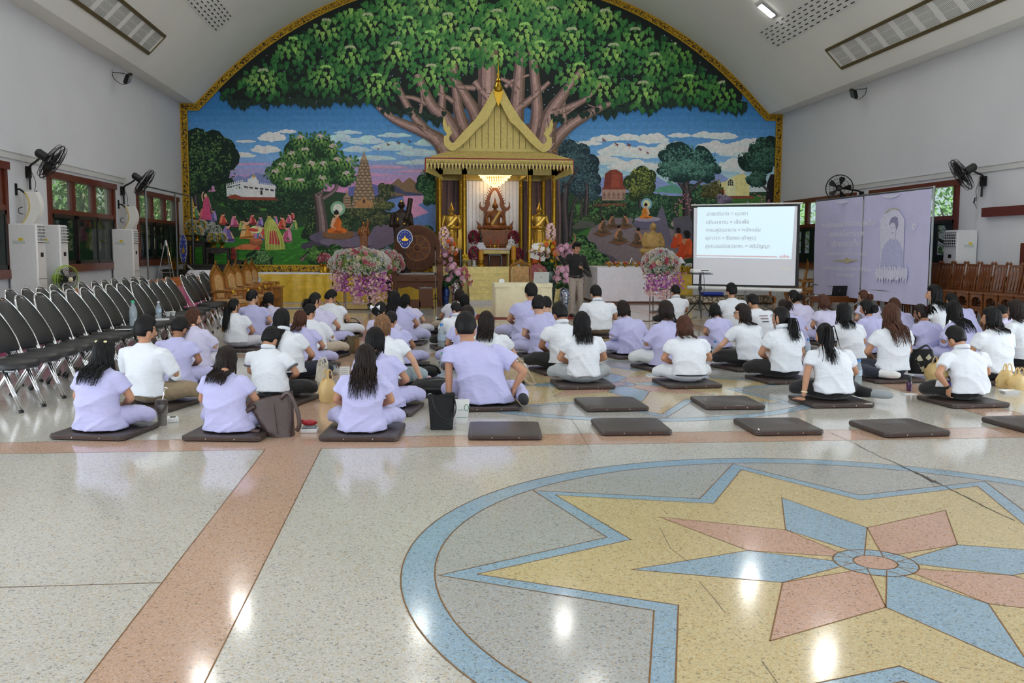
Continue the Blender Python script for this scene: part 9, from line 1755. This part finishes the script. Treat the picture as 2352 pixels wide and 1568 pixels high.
plastic_bag('tan carrier bag behind the arm of the bowed polo man', 2158, 872, .3, .28, YPB, 5); plastic_bag('tan carrier bag with cup and straw at the right edge', 2318, 892, .22, .28, YPB, 6); plastic_bag('second tan carrier bag cut off by the right edge', 2346, 898, .22, .26, YPB, 7)
p = fl(2088, 898); t = thing('purple_bottle', 'small dark purple bottle standing on the floor strip', 'bottle', (p.x, p.y, 0)); B().lathe([(.028, 0), (.03, .01), (.03, .1), (.026, .11)], n=14).build('body', mat('purple_glass', (70, 30, 70), .15), t, smooth=.6); B().lathe([(.02, .11), (.022, .165), (.02, .17)], n=12).build('cap', BLKP, t, smooth=.6)
p = fl(2308, 882); t = thing('purple_cup', 'round dark purple bottle beside the food tray', 'bottle', (p.x, p.y, 0)); B().lathe([(.03, 0), (.04, .04), (.036, .08), (.02, .09)], n=14).build('body', _m['purple_glass'], t, smooth=.8); B().lathe([(.022, .09), (.022, .11)], n=12).build('cap', BLKP, t)
p = fl(2318, 902); t = thing('food_tray', 'white foam tray with yellow scraps on the floor at right', 'food tray', (p.x, p.y, 0)); b = B(); b.rings([[(x*w, y*w*.7, z) for x, y in ((-1, -1), (1, -1), (1, 1), (-1, 1))] for w, z in ((.075, 0), (.1, .03), (.095, .03), (.07, .006))]); b.build('tray', WHITEP, t); B().ell((.01, 0, .014), (.035, .02, .01), 8, 5).build('scraps', FM['yellow'], t, smooth=3)
p = fl(2100, 906); t = thing('paper_note', 'white paper corner under the mat of the bowed polo man', 'paper', (p.x-.05, p.y+.02, 0)); B().box((0, 0, .003), (.16, .1, .004), .3).build('sheet', WHITEP, t)
p = fl(1500, 868); t = thing('clear_food_box', 'clear-lidded food box on the floor beside the white-trousered woman', 'food box', (p.x, p.y, 0)); B().box((0, 0, .018), (.17, .12, .036), 0, .006).build('tray', WHITEP, t); B().box((0, 0, .045), (.16, .11, .02), 0, .006).build('clear_lid', PET, t)
p = fl(1520, 838); t = thing('tablet_case', 'brown tablet case leaning beside the white-trousered woman', 'case', (p.x, p.y, .05)); b = B(); b.rings([[(-.11, 0, 0), (.11, 0, 0), (.11, .015, 0), (-.11, .015, 0)], [(-.11, .07, .13), (.11, .07, .13), (.11, .085, .13), (-.11, .085, .13)]]); b.build('cover', LBR, t); b = B(); b.rings([[(-.04, -.004, .01), (.05, -.004, .01), (.05, .004, .01), (-.04, .004, .01)], [(-.04, .06, .115), (.05, .06, .115), (.05, .07, .115), (-.04, .07, .115)]]); b.build('screen', mat('grey_screen', (150, 150, 140), .3), t)
p = fl(1264, 863); t = thing('phone_cord', 'thin black cord lying on the floor left of the central mat', 'cord', (p.x, p.y, .0)); B().tube(spline([(-.06, 0, .006), (0, .02, .006), (.05, -.01, .006), (.1, 0, .006)], 4), .005, 5).build('wire', BLKP, t); B().box((.11, 0, .008), (.03, .012, .012), 0, .003).build('plug', BLKP, t)
P = [fl(*q) for q in ((1395, 730), (1420, 735), (1455, 734), (1490, 738), (1530, 728), (1570, 735), (1600, 728))]; t = thing('power_cable', 'black power cable running across the floor to the projector stand', 'cable', tuple(P[0])); b = B(); b.tube(spline([q-P[0]+V((0, 0, .008)) for q in P], 5), .007, 5); b.build('wire', BLKP, t); B().box((0, 0, .015), (.05, .03, .025), 0, .005).build('plug', BLKP, t)
P = [fl(*q) for q in ((1765, 690), (1770, 700), (1755, 702), (1778, 712), (1774, 716))]; t = thing('power_cable', 'thin black cable trailing on the floor right of the screen', 'cable', tuple(P[0])); b = B(); b.tube(spline([q-P[0]+V((0, 0, .008)) for q in P], 5), .007, 5); b.build('wire', BLKP, t); B().box((0, 0, .015), (.05, .03, .025), 0, .005).build('plug', BLKP, t)
P = [fl(*q) for q in ((1002, 730), (1000, 760), (998, 800))]; t = thing('white_cable', 'thin white cable lying along the centre aisle', 'cable', tuple(P[0])); b = B(); b.tube(spline([q-P[0]+V((0, 0, .006)) for q in P], 5), .006, 5); b.build('wire', WHITEP, t); B().box((0, 0, .012), (.05, .04, .022), 0, .005).build('plug', WHITEP, t)
bpy.data.scenes.remove(_TS)
